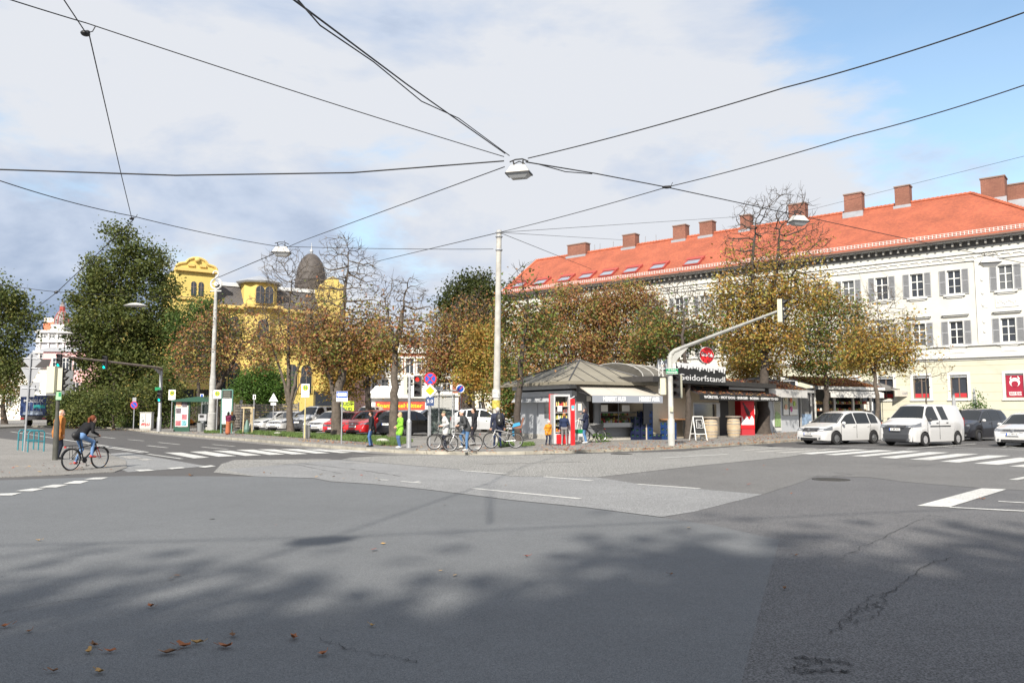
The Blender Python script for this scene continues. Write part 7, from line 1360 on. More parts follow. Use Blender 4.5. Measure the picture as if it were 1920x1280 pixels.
def hsign(px, base, pyc, w_, h_, lab, D=None, post=STEEL, top=None):
    t, Y, zt = sign('bus_stop_sign', lab, px, base, pyc-h_/2, D, .035, post); k = Y/F; z_ = zat(px, pyc, Y)-KZ; W_ = w_*k; H_ = h_*k; mb = MB(); mb.bb(-W_/2, W_/2, -.06, -.04, z_-H_/2, z_+H_/2); b = mb.build('board', WHITESIGN, t); zc = z_+H_/2-W_*.48; r_ = W_*.36; mb = MB(); mb.lathe([(r_, -.004), (r_, 0)], (0, -.062, zc), 22, 'Y'); c = mb.build('yellow_disc', YEL, b); mb = MB(); mb.lathe([(r_*.84, -.01), (r_*.84, -.006), (r_*.72, -.006), (r_*.72, -.01)], (0, -.062, zc), 22, 'Y', cap=False); mb.build('green_ring', GREENSIGN, c); text('H', r_*1.35, GREENSIGN, c, (0, -.074, zc), bold=.012)
    return t, Y, z_, W_, H_
hsign(322, 806, 740, 13, 19, 'white H bus stop board with yellow disc above the left end of the bus shelter', 62); hsign(407, 811, 739, 14, 16, 'white H bus stop board beside the departure display', 55.5); hsign(571, 822, 732, 15, 25, 'white H bus stop board on a thin yellowish post behind the litter bin', None, mat('post_yellow', (.55, .48, .25), .5))
p = G(424, 812, KZ); Y = p.y; k = Y/F; t = thing('departure_display', 'tall white departure board with black screen behind the two women', 'display', (p.x, p.y, KZ)); W_ = 17*k; z1_, z2_, z3_, z4_ = [zat(1, q, Y)-KZ for q in (731, 746, 769, 786)]; mb = MB(); mb.cyl((-W_/2-.05, 0, 0), (-W_/2-.05, 0, z1_), .05); mb.cyl((W_/2+.05, 0, 0), (W_/2+.05, 0, z1_), .05); mb.bb(-W_/2-.05, W_/2+.05, -.05, .05, z1_-.03, z1_+.05); mb.build('frame', mat('frame_teal_grey', (.10, .22, .19), .5), t)
mb = MB(); mb.bb(-W_/2, W_/2, -.06, .06, z2_, z1_-.05); d_ = mb.build('black_screen', BLACK, t); mb = MB()
for i in range(4): mb.bb(-W_*.4, W_*.35, -.066, -.062, z2_+.06+i*.12, z2_+.09+i*.12)
mb.build('screen_text', mat('screen_grey_text', (.25, .26, .2), .6), d_); mb = MB(); mb.bb(-W_/2, W_/2, -.03, .03, z3_, z2_-.02); w1 = mb.build('white_board', WHITESIGN, t); mb = MB(); [mb.bb(-W_*.2, W_*.2+.1*math.sin(i), -.036, -.032, z3_+.15+i*.2, z3_+.18+i*.2) for i in range(4)]; mb.build('board_text', mat('text_grey', (.2, .2, .22), .6), w1); mb = MB(); mb.bb(-W_/2, W_/2, -.03, .03, z4_-.3, z3_-.03); mb.build('map_board', mat('map_pale', (.5, .62, .6), .5, var=.2, scale=6), t)
t, Y, zt = sign('info_sign', 'small blue information sign above the bus shelter roof', 378, 806, 738, 63); z_ = zat(378, 744, Y)-KZ; mb = MB(); mb.bb(-.14, .14, -.05, -.03, z_-.24, z_+.24); b = mb.build('board', WHITESIGN, t); mb = MB(); mb.bb(-.09, .09, -.056, -.052, z_-.2, z_+.2); mb.build('blue_panel', BLUESIGN, b)
t, Y, zt = sign('warning_sign', 'white triangular warning sign with small plate behind the parked cars', 512.5, 802, 738, 60); z_ = zat(512, 747, Y)-KZ; r_ = .36; backplate([(-r_, z_-.22), (r_, z_-.22), (0, z_+.42)], -.05, 'triangle_sign', t, WHITESIGN); backplate([(-.2, z_-.5), (.2, z_-.5), (.2, z_-.3), (-.2, z_-.3)], -.05, 'plate', t, WHITESIGN)
t, Y, zt = sign('parking_sign', 'small black-framed P plate on a thin post by the sapling frame', 476, 810, 740, 56); z_ = zat(476, 744, Y)-KZ; backplate([(-.08, z_-.17), (.12, z_-.17), (.12, z_+.17), (-.08, z_+.17)], -.05, 'board', t, WHITESIGN); mb = MB(); mb.bb(-.02, .07, -.058, -.052, z_-.11, z_+.11); mb.build('black_mark', BLACK, t)
t, Y, zt = sign('parking_sign', 'small grey-blue plate on a thin post behind the slatted fence', 452, 806, 750, 62); z_ = zat(452, 753, Y)-KZ; backplate([(-.1, z_-.14), (.12, z_-.14), (.12, z_+.14), (-.1, z_+.14)], -.05, 'board', t, SIGNBACK)
# blue one-way arrow sign
t, Y, zt = sign('oneway_sign', 'blue sign with white arrow pointing left on a thin post before the red cars', 640, 831.5, 735, None, .03); k = Y/F; z_ = zat(640, 743, Y)-KZ; W_ = 21*k; H_ = 19*k; mb = MB(); mb.bb(-W_/2, W_/2, -.05, -.035, z_-H_/2, z_+H_/2); b = mb.build('board', WHITESIGN, t); mb = MB(); mb.bb(-W_/2+.01, W_/2-.01, -.056, -.052, z_-H_*.12, z_+H_/2-.01); q = mb.build('blue_field', BLUESIGN, b); mb = MB(); zc = z_+H_*.18; mb.prism([(-W_*.46, -.064, zc), (-W_*.30, -.064, zc-.12), (-W_*.30, -.064, zc-.07), (W_*.42, -.064, zc-.07), (W_*.42, -.064, zc+.07), (-W_*.30, -.064, zc+.07), (-W_*.30, -.064, zc+.12)], (0, .006, 0)); a_ = mb.build('arrow', WHITESIGN, q); text('Einbahn', .12, BLUESIGN, a_, (.05, -.066, zc), width=W_*.6); text('ausgen. Fahrräder', .06, BLACK, b, (0, -.054, z_-H_*.32), width=W_*.8)
# signal with red light and no-stopping, priority signs
p = G(766.5, 839, KZ); Y = p.y; t = thing('signal_post', 'thin signal post with two black heads, one lit red, beside the woman in green', 'traffic signal', (p.x, p.y, KZ)); zt = zat(767, 706, Y)-KZ; mb = MB(); mb.lathe([(.10, 0), (.10, 1.05), (.06, 1.15), (.055, zt)], (0, 0, 0), 10); mb.build('pole', STEEL, t); z_ = zat(1, 724, Y)-KZ; head(t, (.33, -.05, z_), R(-12), (REDL, LENS, LENS), CREAMBOX, .93); head(t, (-.1, .05, z_+.02), R(95), (LENS, LENS, LENS), CREAMBOX, .82)
z1_, z2_, z3_ = [zat(1, q, Y)-KZ for q in (709.5, 732, 752)]; k = Y/F; q = thing('stopping_signs', 'post with round no-stopping sign, yellow priority diamond and blue bus lane plate', 'sign', (p.x+.82, p.y+.25, KZ)); mb = MB(); mb.cyl((0, 0, 0), (0, 0, z1_), .03); mb.build('post', STEEL, q); rounds(q, z1_, .26, REDSIGN, BLUESIGN, (45, -45))
mb = MB(); r_ = .28; mb.prism([(-r_, -.07, z2_), (0, -.07, z2_-r_), (r_, -.07, z2_), (0, -.07, z2_+r_)], (0, .02, 0)); o = mb.build('priority_diamond', WHITESIGN, q); mb = MB(); r_ = .19; mb.prism([(-r_, -.08, z2_), (0, -.08, z2_-r_), (r_, -.08, z2_), (0, -.08, z2_+r_)], (0, .006, 0)); mb.build('yellow_centre', mat('priority_yellow', (.8, .45, .01), .4), o); mb = MB(); mb.bb(-.16, .16, -.06, -.04, z3_-.18, z3_+.18); o = mb.build('blue_plate', mat('plate_navy', (.02, .05, .15), .5), q); text('5:0', .2, WHITESIGN, o, (0, -.066, z3_), width=.24)
t, Y, zt = sign('yield_sign', 'back of a grey triangular yield sign above the bicycle shelter', 823, 836, 724, 46, .03); z_ = zat(1, 731, Y)-KZ; backplate([(-.28, z_+.2), (0, z_-.28), (.28, z_+.2)], -.05, 'triangle_plate', t)
t, Y, zt = sign('end_of_path_sign', 'round blue sign with red slash above the cyclists', 863, 824, 720, 47, .03); z_ = zat(1, 728.5, Y)-KZ; rounds(t, z_, .25, WHITESIGN, BLUESIGN, (-45,))
# glass bicycle shelter
p = G(803, 829, KZ); Y = 45.5; k = Y/F; p = P(804, 800, Y); t = thing('glass_shelter', 'small curved-roof glass shelter on the cycle path behind the cyclists', 'shelter', (p.x, Y, KZ)); X = lambda px: (px-804)*k; zt = zat(1, 738, Y)-KZ
mb = MB(); [mb.bb(X(a)-.03, X(a)+.03, y, y+.06, 0, zt) for a in (803, 848) for y in (0, 1.3)]; mb.build('posts', STEEL, t); mb = MB(); n = 8
for i in range(n): a, b = X(801)+(X(855)-X(801))*i/n, X(801)+(X(855)-X(801))*(i+1)/n; za, zc = zt+.18*math.sin(PI*.5*min(1, i/3)), zt+.18*math.sin(PI*.5*min(1, (i+1)/3)); mb.prism([(a, -.2, za), (b, -.2, zc), (b, 1.6, zc), (a, 1.6, za)], (0, 0, .05))
mb.build('roof', STEEL, t); mb = MB(); mb.bb(X(804), X(848), 1.34, 1.35, .15, zt); mb.bb(X(803)-.005, X(803)+.005, .06, 1.3, .15, zt); mb.build('glass_walls', SG, t)
# slatted fence, sapling frame
a = P(440, 790, 66); b = P(560, 790, 62); L_ = (b-a).length; an = math.atan2(b.y-a.y, b.x-a.x); t = thing('slat_fence', 'weathered horizontal slat fence behind the parked white cars', 'fence', (a.x, a.y, KZ), an); WF = mat('grey_timber', (.17, .15, .13), .85, var=.25, scale=3); mb = MB()
for i in range(9): mb.bb(0, L_, -.02, .02, .1+i*.22, .27+i*.22)
mb.build('slats', WF, t)
for i in range(4): mb = MB(); mb.bb(i*L_/3-.06, i*L_/3+.06, -.09, -.021, 0, 2.15); mb.build('fence_post', WF, t)
t = thing('sapling_frame', 'pale timber support frame with green water bag on the grass by the white cars', 'tree frame', G(464, 813, KZ)); LT = mat('pale_timber', (.52, .42, .26), .8, var=.15, scale=5); k = 54/F; zf = zat(1, 763, 54)-KZ
for x, y in ((-.3, 0), (.33, -.1), (.05, .45)): mb = MB(); mb.cyl((x, y, 0), (x*.9, y, zf), .04); mb.build('stake', LT, t)
mb = MB(); mb.box((.0, -.05, zf-.05), (.85, .04, .09)); mb.box((-.15, .22, zf-.06), (.6, .04, .08), rz=R(50)); mb.build('top_rail', LT, t); mb = MB(); mb.lathe([(.14, 0), (.2, .3), (.1, .75), (.05, .9)], (-.08, .1, 0), 10); mb.build('water_bag', mat('water_bag', (.10, .18, .15), .5), t)
for px, py, r_, lab in ((717, 830, .24, 'pale rounded boulder on the verge by the man in the black jacket'), (520, 815, .2, 'small pale stone on the verge before the white saloon')):
    p = G(px, py, KZ); mb = MB(); mb.ell((0, 0, r_*.3), (r_*1.4, r_, r_*.6), 10, 7); o = mb.build('boulder', mat('boulder_stone', (.4, .39, .36), .9, var=.3, scale=3), None, smooth=50); o.location = p; tag(o, lab, 'stone')
# ---- hanging lamps and wires ----
def lamp(px, py, Y, wpx, lab, rz=0, flat=False):
    c = P(px, py, Y); k = Y/F; W_ = wpx*k; t = thing('hanging_street_lamp', lab, 'street lamp', c, rz, 'street lamps hung from wires'); top_ = mat('lamp_housing', (.50, .49, .46), .5, .1, var=.1); gl_ = mat('lamp_bowl_glass', (.42, .43, .44), .15, .2)
    if flat: mb = MB(); mb.lathe([(W_*.06, W_*.12), (W_*.2, W_*.10), (W_*.5, 0), (W_*.46, -.03)], (0, 0, 0), 20); o = mb.build('shade', top_, t, smooth=40); o.scale.y = .6; mb = MB(); mb.ell((0, 0, -.03), (W_*.35, W_*.2, .05)); mb.build('bowl', gl_, t); return c, t
    mb = MB(); a, b, h = W_/2, W_*.30, W_*.34
    mb.add([(-a, -b, 0), (a, -b, 0), (a, b, 0), (-a, b, 0), (-a*.62, -b*.55, h), (a*.55, -b*.55, h), (a*.55, b*.55, h), (-a*.62, b*.55, h)], [(0, 1, 5, 4), (1, 2, 6, 5), (2, 3, 7, 6), (3, 0, 4, 7), (4, 5, 6, 7), (3, 2, 1, 0)]); mb.build('housing', top_, t)
    mb = MB(); mb.bb(-a*1.04, a*1.04, -b*1.06, b*1.06, -.025, .012); mb.build('rim', TRIMB, t); mb = MB(); mb.add([(-a*.95, -b*.95, -.026), (a*.95, -b*.95, -.026), (a*.95, b*.95, -.026), (-a*.95, b*.95, -.026), (-a*.6, -b*.5, -h*.62), (a*.6, -b*.5, -h*.62), (a*.6, b*.5, -h*.62), (-a*.6, b*.5, -h*.62)], [(0, 4, 5, 1), (1, 5, 6, 2), (2, 6, 7, 3), (3, 7, 4, 0), (4, 7, 6, 5)]); mb.build('glass_bowl', gl_, t)
    mb = MB(); mb.cyl((-a*.4, 0, h), (-a*.5, 0, h+W_*.22), .02); mb.cyl((a*.35, 0, h), (a*.35, 0, h+W_*.22), .02); mb.tube([(-a*.8, 0, h+W_*.2), (-a*.3, 0, h+W_*.28), (a*.3, 0, h+W_*.28), (a*.8, 0, h+W_*.16)], .018); mb.tube([(-a*.5, .02, h+W_*.1), (0, .02, h+W_*.2), (a*.5, .02, h+W_*.08)], .014); mb.build('hanger', CABLE, t)
    return c, t
LC, _ = lamp(973, 326, 20, 46, 'large white street lamp hanging from wires at the centre of the junction', R(-16))
LC2, _ = lamp(528, 474, 36, 33, 'white street lamp hanging before the bare trees left of the centre', R(8)); LC3, _ = lamp(1497, 416, 32, 34, 'white street lamp hanging in front of the orange roof', R(14))
lamp(254, 573, 42, 46, 'flat disc street lamp hanging before the big dark tree', 0, True); lamp(121, 625, 52, 34, 'small flat disc street lamp hanging left of the big dark tree', 0, True); lamp(1856, 493, 44, 34, 'white street lamp hanging at the upper right before the facade', R(-20))
c = Vector((-4.95, -.55, 8.0)); t = thing('hanging_street_lamp', 'street lamp hanging on wires above the photographer, its shadow on the road', 'street lamp', c, R(20), 'street lamps hung from wires'); mb = MB(); mb.ell((0, 0, .12), (.42, .26, .16), 14, 8); mb.build('housing', mat('lamp_housing', (.5, .49, .46)), t, smooth=50); mb = MB(); mb.ell((0, 0, 0), (.36, .22, .14), 14, 8); mb.build('glass_bowl', mat('lamp_bowl_glass', (.42, .43, .44)), t, smooth=50)
for (a, b, lab) in (((-24, -4, 8.6), (20, 6.5, 8.6), 'unseen overhead wire above the photographer from side to side'), ((-9.5, -16, 8.6), tuple(P(545, -30, 9)), 'unseen overhead wire above the photographer running forward')):
    a, b = Vector(a), Vector(b); k = (c-a).dot(b-a)/(b-a).length_squared; mb = MB(); mb.tube([a, c+Vector((0, 0, .3)), b], .022, 5); tag(mb.build('overhead_wire', CABLE), lab, 'wire', 'overhead wires')
wires = []
def wire(pts, lab, r=.016, sag=.0, n=14, extra=None):
    """pts: (px,py,Y); straight spans between them with a little sag"""
    v = [P(*q) if not isinstance(q, Vector) else q for q in pts]; cu = []
    for i in range(len(v)-1):
        for k in range(n): t_ = k/n; q = v[i].lerp(v[i+1], t_); q.z -= sag*4*t_*(1-t_); cu.append(q)
    cu.append(v[-1]); mb = MB(); mb.tube(cu, r, 5)
    if extra: 
        for e in extra: mb.tube([P(*q) for q in e], r*.8, 5)
    o = mb.build('overhead_wire', CABLE); tag(o, lab, 'wire', 'overhead wires'); return o
CY = 20
wire([(-420, -150, 10), (160, 43, 15.2), (945, 294, CY)], 'overhead wire from the top left corner down to the central lamp', .012, .04)
wire([(60, -90, 11.5), (161, 62, 15)], 'short overhead wire from the top edge to the dark insulator', .012)
wire([(167, 64, 15), (228, 330, 24), (247, 409, 28)], 'steep overhead wire from the dark insulator down to the wire junction', .013)
wire([(250, 412, 28), (105, 549, 36), (0, 630, 44), (-300, 850, 60)], 'overhead wire running down left from the junction above the big tree', .016)
wire([(430, -160, 5), (548, -2, 9), (765, 160, 14), (947, 288, CY)], 'thick double overhead wire from the top edge to the central lamp', .014, .0, extra=[[(445, -130, 5), (600, 48, 10), (700, 116, 12.4), (790, 190, 14.6), (860, 222, 17), (955, 292, CY)]])
wire([(-500, 296, 17), (0, 318, 18), (330, 329, 18.6), (660, 324, 19.3), (945, 302, CY)], 'near-horizontal overhead wire from the left edge to the central lamp', .019, .0)
wire([(946, 313, CY), (566, 452, 33), (528, 468, 36)], 'overhead wire from the central lamp down to the left hanging lamp', .014)
wire([(528, 470, 36), (400, 524, 56)], 'overhead wire from the left hanging lamp to the scroll-top pole', .022)
wire([(990, 297, CY), (1470, 165, 16), (1920, 24, 13), (2500, -170, 10)], 'thick overhead wire from the central lamp to the upper right edge', .015, .06)
wire([(986, 304, CY), (1120, 326, 22), (1250, 351, 25), (1497, 404, 32), (1700, 448, 38), (1990, 508, 44)], 'overhead wire from the central lamp over the orange roof to the right', .018, .0, extra=[[(1010, 308, CY), (1060, 322, 21), (1110, 326, 22)]])
wire([POLE1, P(1250, 351, 25.4), P(1600, 255, 20), P(1920, 160, 17), P(2500, -20, 14)], 'overhead wire from the concrete pole through the wire crossing to the right edge', .015, .05)
wire([(-300, 270, 20), (0, 339, 22), (248, 405, 28), (528, 463, 36)], 'overhead wire from the left edge down to the left hanging lamp', .015, .08)
wire([(528, 462, 36), (925, 467, 40)], 'level overhead wire between the left hanging lamp and the concrete pole', .014, .05)
wire([POLE1, P(690, 494, 60), P(560, 530, 75)], 'overhead wire from the concrete pole down left behind the bare trees', .02)
wire([POLE1, P(1110, 505, 60)], 'short overhead wire from the concrete pole down right to the trees', .014)
wire([POLE1, P(1360, 408, 62), P(1500, 398, 75)], 'thin pale overhead wire from the concrete pole to the orange roof', .012)
wire([POLE1, P(1170, 450, 70)], 'thin overhead wire from the concrete pole to the leftmost chimneys', .012)
wire([(1500, 398, 75), (1920, 293, 50), (2300, 200, 40)], 'thin overhead wire above the chimneys at the right', .013)
wire([(-200, 510, 50), (0, 532, 50), (105, 547, 52), (330, 557, 57), (395, 552, 57)], 'overhead wire from the left edge across the big dark tree', .018, .05)
wire([(1920, 500, 44), (1700, 480, 60), (1560, 474, 75)], 'thin overhead wire along the white facade cornice', .012)
for c_, rr_, lab, col in ((P(160, 63, 15), (.09, .09, .055), 'dark round insulator on the steep wire at the upper left', BLACK), (P(247, 410, 28), (.09, .06, .05), 'small dark wire clamp above the big dark tree', BLACK), (P(1250, 351, 25.2), (.16, .06, .05), 'knotted wire clamp where two wires cross above the roof', CABLE), (P(105, 548, 36), (.09, .06, .07), 'small insulator where wires cross above the onion dome', BLACK), (P(250, 406, 28), (.02, .02, .02), None, BLACK)):
    if lab is None: continue
    mb = MB(); mb.ell(c_, rr_, 12, 7); mb.ell(c_+Vector((rr_[0]*.5, 0, rr_[2]*.6)), tuple(q*.55 for q in rr_), 8, 5); mb.tube([c_, c_+Vector((.14, 0, .04)), c_+Vector((.2, 0, .16))], .01, 5); tag(mb.build('wire_insulator', col), lab, 'insulator')
# ================= bicycles and people =================
CHAIN = mat('bike_black', (.02, .02, .022), .4, .4); BSIL = mat('bike_silver', (.5, .5, .5), .3, .6); SADDLE = mat('saddle_black', (.02, .018, .017), .6)
def bicycle(label, loc, rz, frame, sc=1.0, basket=None, childseat=False, fork=None, rack=True, group=None, cat='bicycle'):
    b = thing('bicycle', label, cat, loc, rz, group); b.scale = (sc,)*3; r = .345; xf, xr = .53, -.53; m = frame
    for x in (xf, xr):
        t = MB(); t.lathe([(r-.045, -.017), (r-.01, -.022), (r, 0), (r-.01, .022), (r-.045, .017)], (0, 0, 0), 30, 'Y', cap=False); w_ = t.build('wheel', TYRE, b, smooth=60); w_.location = (x, 0, r)
        q = MB(); q.lathe([(r-.045, -.012), (r-.062, 0), (r-.045, .012)], (0, 0, 0), 30, 'Y', cap=False); q.cyl((0, -.04, 0), (0, .04, 0), .025, n=8)
        for k in range(16): a = 2*PI*k/16+.2; q.cyl((.02*math.cos(a), .015*(-1)**k, .02*math.sin(a)), ((r-.05)*math.cos(a), 0, (r-.05)*math.sin(a)), .0022, n=3)
        q.build('rim', BSIL, w_)
        g_ = MB(); k = 9
        for i in range(k): a, a2 = R(20+150*i/k), R(20+150*(i+1)/k); a, a2 = (a, a2) if x < 0 else (a, a2); g_.add([((r+.02)*math.cos(a), -.03, (r+.02)*math.sin(a)), ((r+.02)*math.cos(a), .03, (r+.02)*math.sin(a)), ((r+.02)*math.cos(a2), .03, (r+.02)*math.sin(a2)), ((r+.02)*math.cos(a2), -.03, (r+.02)*math.sin(a2))], [(0, 1, 2, 3)])
        g_.build('mudguard', CHAIN, b).location = (x, 0, r)
    bb_ = (-.08, 0, .30); st = (-.22, 0, .78); hd1, hd2 = (.34, 0, .80), (.37, 0, .70)
    f = MB(); f.tube([bb_, st], .018, 8); f.tube([bb_, hd2], .021, 8); f.tube([(-.19, 0, .68), hd1], .018, 8); f.tube([hd1, hd2], .024, 8)
    for s_ in (-1, 1): f.tube([bb_, (xr, s_*.05, r)], .011, 6); f.tube([(-.20, 0, .72), (xr, s_*.05, r)], .010, 6)
    f.build('frame', m, b, smooth=50); q = MB()
    for s_ in (-1, 1): q.tube([(.375, s_*.03, .70), (.42, s_*.05, .58), (xf, s_*.05, r)], .013, 6)
    q.build('fork', fork or m, b, smooth=50); q = MB(); q.tube([hd1, (.30, 0, 1.0)], .014, 6); q.tube([(.16, -.29, 1.03), (.27, -.24, 1.03), (.31, -.08, 1.0), (.31, .08, 1.0), (.27, .24, 1.03), (.16, .29, 1.03)], .012, 6); q.build('handlebar', CHAIN, b)
    q = MB(); q.tube([(-.21, 0, .78), (-.25, 0, .92)], .013, 6); q.add([(-.40, -.09, .96), (-.40, .09, .96), (-.12, .015, .95), (-.12, -.015, .95), (-.38, -.07, .91), (-.38, .07, .91), (-.14, .012, .92), (-.14, -.012, .92)], [(0, 3, 2, 1), (4, 5, 6, 7), (0, 1, 5, 4), (1, 2, 6, 5), (2, 3, 7, 6), (3, 0, 4, 7)]); q.build('saddle', SADDLE, b)
    q = MB(); q.lathe([(.09, -.004), (.09, .004)], (bb_[0], -.05, bb_[2]), 16, 'Y'); q.tube([(bb_[0], -.07, bb_[2]), (bb_[0]+.05, -.08, bb_[2]-.16)], .01, 5); q.tube([(bb_[0], .07, bb_[2]), (bb_[0]-.05, .08, bb_[2]+.16)], .01, 5); q.box((bb_[0]+.05, -.12, bb_[2]-.17), (.09, .07, .02)); q.box((bb_[0]-.05, .12, bb_[2]+.17), (.09, .07, .02)); q.build('crank', CHAIN, b)
    if rack: q = MB(); q.tube([(-.24, 0, .74), (-.34, .05, .76), (-.72, .05, .76), (-.72, -.05, .76), (-.34, -.05, .76), (-.24, 0, .74)], .008, 5); q.tube([(-.55, .05, .76), (xr, .06, r)], .007, 5); q.tube([(-.55, -.05, .76), (xr, -.06, r)], .007, 5); q.build('rear_rack', CHAIN, b); q = MB(); q.box((-.75, 0, .72), (.03, .08, .05)); q.build('rear_reflector', TAIL, b)
    q = MB(); q.ell((.40, 0, .84), (.04, .035, .035)); q.build('front_lamp', CHAIN, b)
    if basket: q = MB(); q.add([(.36, -.16, .80), (.62, -.16, .80), (.62, .16, .80), (.36, .16, .80), (.34, -.2, 1.02), (.68, -.2, 1.02), (.68, .2, 1.02), (.34, .2, 1.02)], [(3, 2, 1, 0), (0, 1, 5, 4), (1, 2, 6, 5), (2, 3, 7, 6), (3, 0, 4, 7)]); q.build('basket', basket, b)
    if childseat:
        BL = mat('childseat_blue', (.04, .28, .5), .5); q = MB(); q.prism([(-.42, -.16, .86), (-.78, -.16, .86), (-.90, -.16, 1.3), (-.84, -.16, 1.32), (-.74, -.16, .96), (-.42, -.16, .94)], (0, .32, 0)); q.build('child_seat', mat('childseat_brown', (.2, .09, .06), .6), b); q = MB(); q.prism([(-.4, -.19, .9), (-.74, -.19, 1.0), (-.7, -.19, 1.12), (-.45, -.19, 1.05)], (0, .025, 0)); q.prism([(-.4, .165, .9), (-.74, .165, 1.0), (-.7, .165, 1.12), (-.45, .165, 1.05)], (0, .025, 0)); q.box((-.45, -.2, .7), (.1, .03, .42)); q.build('seat_straps', BL, b)
    return b
def ik(a, b, l1, l2, bend):
    a, b, bend = Vector(a), Vector(b), Vector(bend); d = b-a; L_ = d.length
    if L_ > (l1+l2)*.998: b = a+d.normalized()*(l1+l2)*.998; d = b-a; L_ = d.length
    x = (l1*l1-l2*l2+L_*L_)/(2*L_); h = math.sqrt(max(0, l1*l1-x*x)); n = bend-d*(bend.dot(d)/d.length_squared); n = n.normalized() if n.length > 1e-4 else Vector((1, 0, 0)); return a+d.normalized()*x+n*h, b
def person(label, loc, rz, H=1.75, cols=None, pelvis=(0, 0, .93), lean=0.0, hands=((.08, .24, .80), (.08, -.24, .80)), feet=((.0, .10, .0), (.0, -.10, .0)), coat=0, skirt=0, hair='short', hat=None, hyaw=0, hpitch=0, build=1.0, elb=(-1, 0, -.2), strap=0, ext=None, grip=.55, kneeb=(1, 0, 0), open_front=0):
    """one continuous body: tapered limbs, head with nose and ears, hands with five fingers, meshed from a smooth distance field"""
    S = H/1.75; C_ = dict(skin=(.55, .33, .24), hair=(.06, .035, .02), top=(.1, .1, .12), bottom=(.08, .12, .25), shoes=(.05, .05, .05), extra=(.4, .4, .4)); C_.update(cols or {}); ids = ['skin', 'hair', 'top', 'bottom', 'shoes', 'extra']
    pv = Vector(pelvis); up = Vector((math.sin(lean), 0, math.cos(lean))); fw = Vector((math.cos(lean), 0, -math.sin(lean))); pr = []
    def cap_(a, b, ra, rb, m, k=.025): pr.append((Vector(a), Vector(b), ra, rb, m, k))
    B = build; waist = pv+up*.17; chest = pv+up*.38; neck = pv+up*.55+fw*.01; hc = neck+Vector((.03, 0, .14)) if lean < .7 else neck+Vector((.09, 0, .11))
    cy, sy = math.cos(hyaw), math.sin(hyaw); hf = Vector((cy*math.cos(hpitch), sy*math.cos(hpitch), -math.sin(hpitch))); hs = Vector((-sy, cy, 0)); hu = hf.cross(hs)
    cap_(pv+Vector((0, .075, 0)), pv+Vector((0, -.075, 0)), .115*B, .115*B, 3 if not coat else 2); cap_(pv+up*.08+Vector((0, .05, 0)), pv+up*.08+Vector((0, -.05, 0)), .115*B, .115*B, 2, .04)
    cap_(waist+Vector((0, .06, 0)), waist+Vector((0, -.06, 0)), .115*B, .115*B, 2, .05); cap_(chest+Vector((0, .085, 0)), chest+Vector((0, -.085, 0)), .125*B, .125*B, 2, .06); cap_(waist, chest, .12*B, .13*B, 2, .05)
    cap_(pv+up*.49+Vector((0, .15, 0)), pv+up*.49+Vector((0, -.15, 0)), .065*B, .065*B, 2, .05); cap_(neck-up*.03, neck+up*.005, .075, .062, 2, .03); cap_(neck-up*.02, hc-hu*.05, .055, .05, 0, .02)
    # head
    cap_(hc+hu*.025-hf*.012, hc-hu*.02+hf*.005, .088, .082, 0, .03); cap_(hc-hu*.06+hf*.03, hc-hu*.085+hf*.045, .055, .038, 0, .03); cap_(hc+hf*.085+hu*.005, hc+hf*.105-hu*.03, .010, .017, 0, .012); cap_(hc+hf*.088-hu*.06+hs*.015, hc+hf*.088-hu*.06-hs*.015, .010, .010, 0, .01)
    for s_ in (-1, 1): cap_(hc+hs*s_*.088+hu*.01, hc+hs*s_*.09-hu*.02, .018, .012, 0, .008); cap_(hc+hf*.070+hs*s_*.034+hu*.032, hc+hf*.072+hs*s_*.05+hu*.03, .013, .010, 1, .004)
    if hat: cap_(hc+hu*.055-hf*.015, hc+hu*.065-hf*.01, .098, .086, 5, .01)
    if hair != 'bald' and not (hat == 'full'): cap_(hc+hu*.045-hf*.03, hc+hu*.005-hf*.045, .09, .082, 1, .008) if not hat else cap_(hc-hf*.05, hc-hf*.045-hu*.04, .07, .06, 1, .008)
    if hair == 'bald': cap_(hc-hf*.045-hu*.0, hc-hf*.05-hu*.05, .078, .06, 1, .008); cap_(hc+hs*.05-hf*.02, hc-hs*.05-hf*.02, .05, .05, 1, .005)
    if hair in ('long', 'bob'): e_ = .12 if hair == 'bob' else .3; cap_(hc-hf*.055, hc-hf*.09-Vector((0, 0, e_)), .08, .05, 1, .02); [cap_(hc+hs*s_*.055-hf*.02, hc+hs*s_*.075-hf*.05-Vector((0, 0, e_*.8)), .05, .03, 1, .02) for s_ in (-1, 1)]
    if hair == 'pony': cap_(hc-hf*.09+hu*.04, hc-hf*.15+hu*.0, .035, .045, 1, .01); cap_(hc-hf*.15, hc-hf*.20-Vector((0, 0, .20)), .045, .012, 1, .01)
    if hair == 'beard': cap_(hc-hu*.07+hf*.045, hc-hu*.095+hf*.05, .045, .034, 1, .006)
    for i, s_ in enumerate((1, -1)):
        sh = pv+up*.475+Vector((0, s_*.185*B, 0)); el, hd = ik(sh, hands[i], .29, .25, Vector((elb[0], elb[1]*s_+s_*.5, elb[2])))
        cap_(sh, el, .062*B, .047*B, 2, .03); cap_(el, hd, .047*B, .036, 2, .015); d = (hd-el).normalized(); p0 = hd+d*.015; cap_(hd-d*.01, hd+d*.045, .030, .030, 0, .008)
        # palm and five fingers
        dn = Vector((0, 0, -1)); n_ = (dn-d*dn.dot(d)); n_ = n_.normalized() if n_.length > .2 else Vector((1, 0, 0)); sd_ = d.cross(n_).normalized()
        pa = hd+d*.03; pb = hd+d*.085; cap_(pa+sd_*.018, pb+sd_*.028, .017, .014, 0, .008); cap_(pa-sd_*.018, pb-sd_*.028, .017, .014, 0, .008)
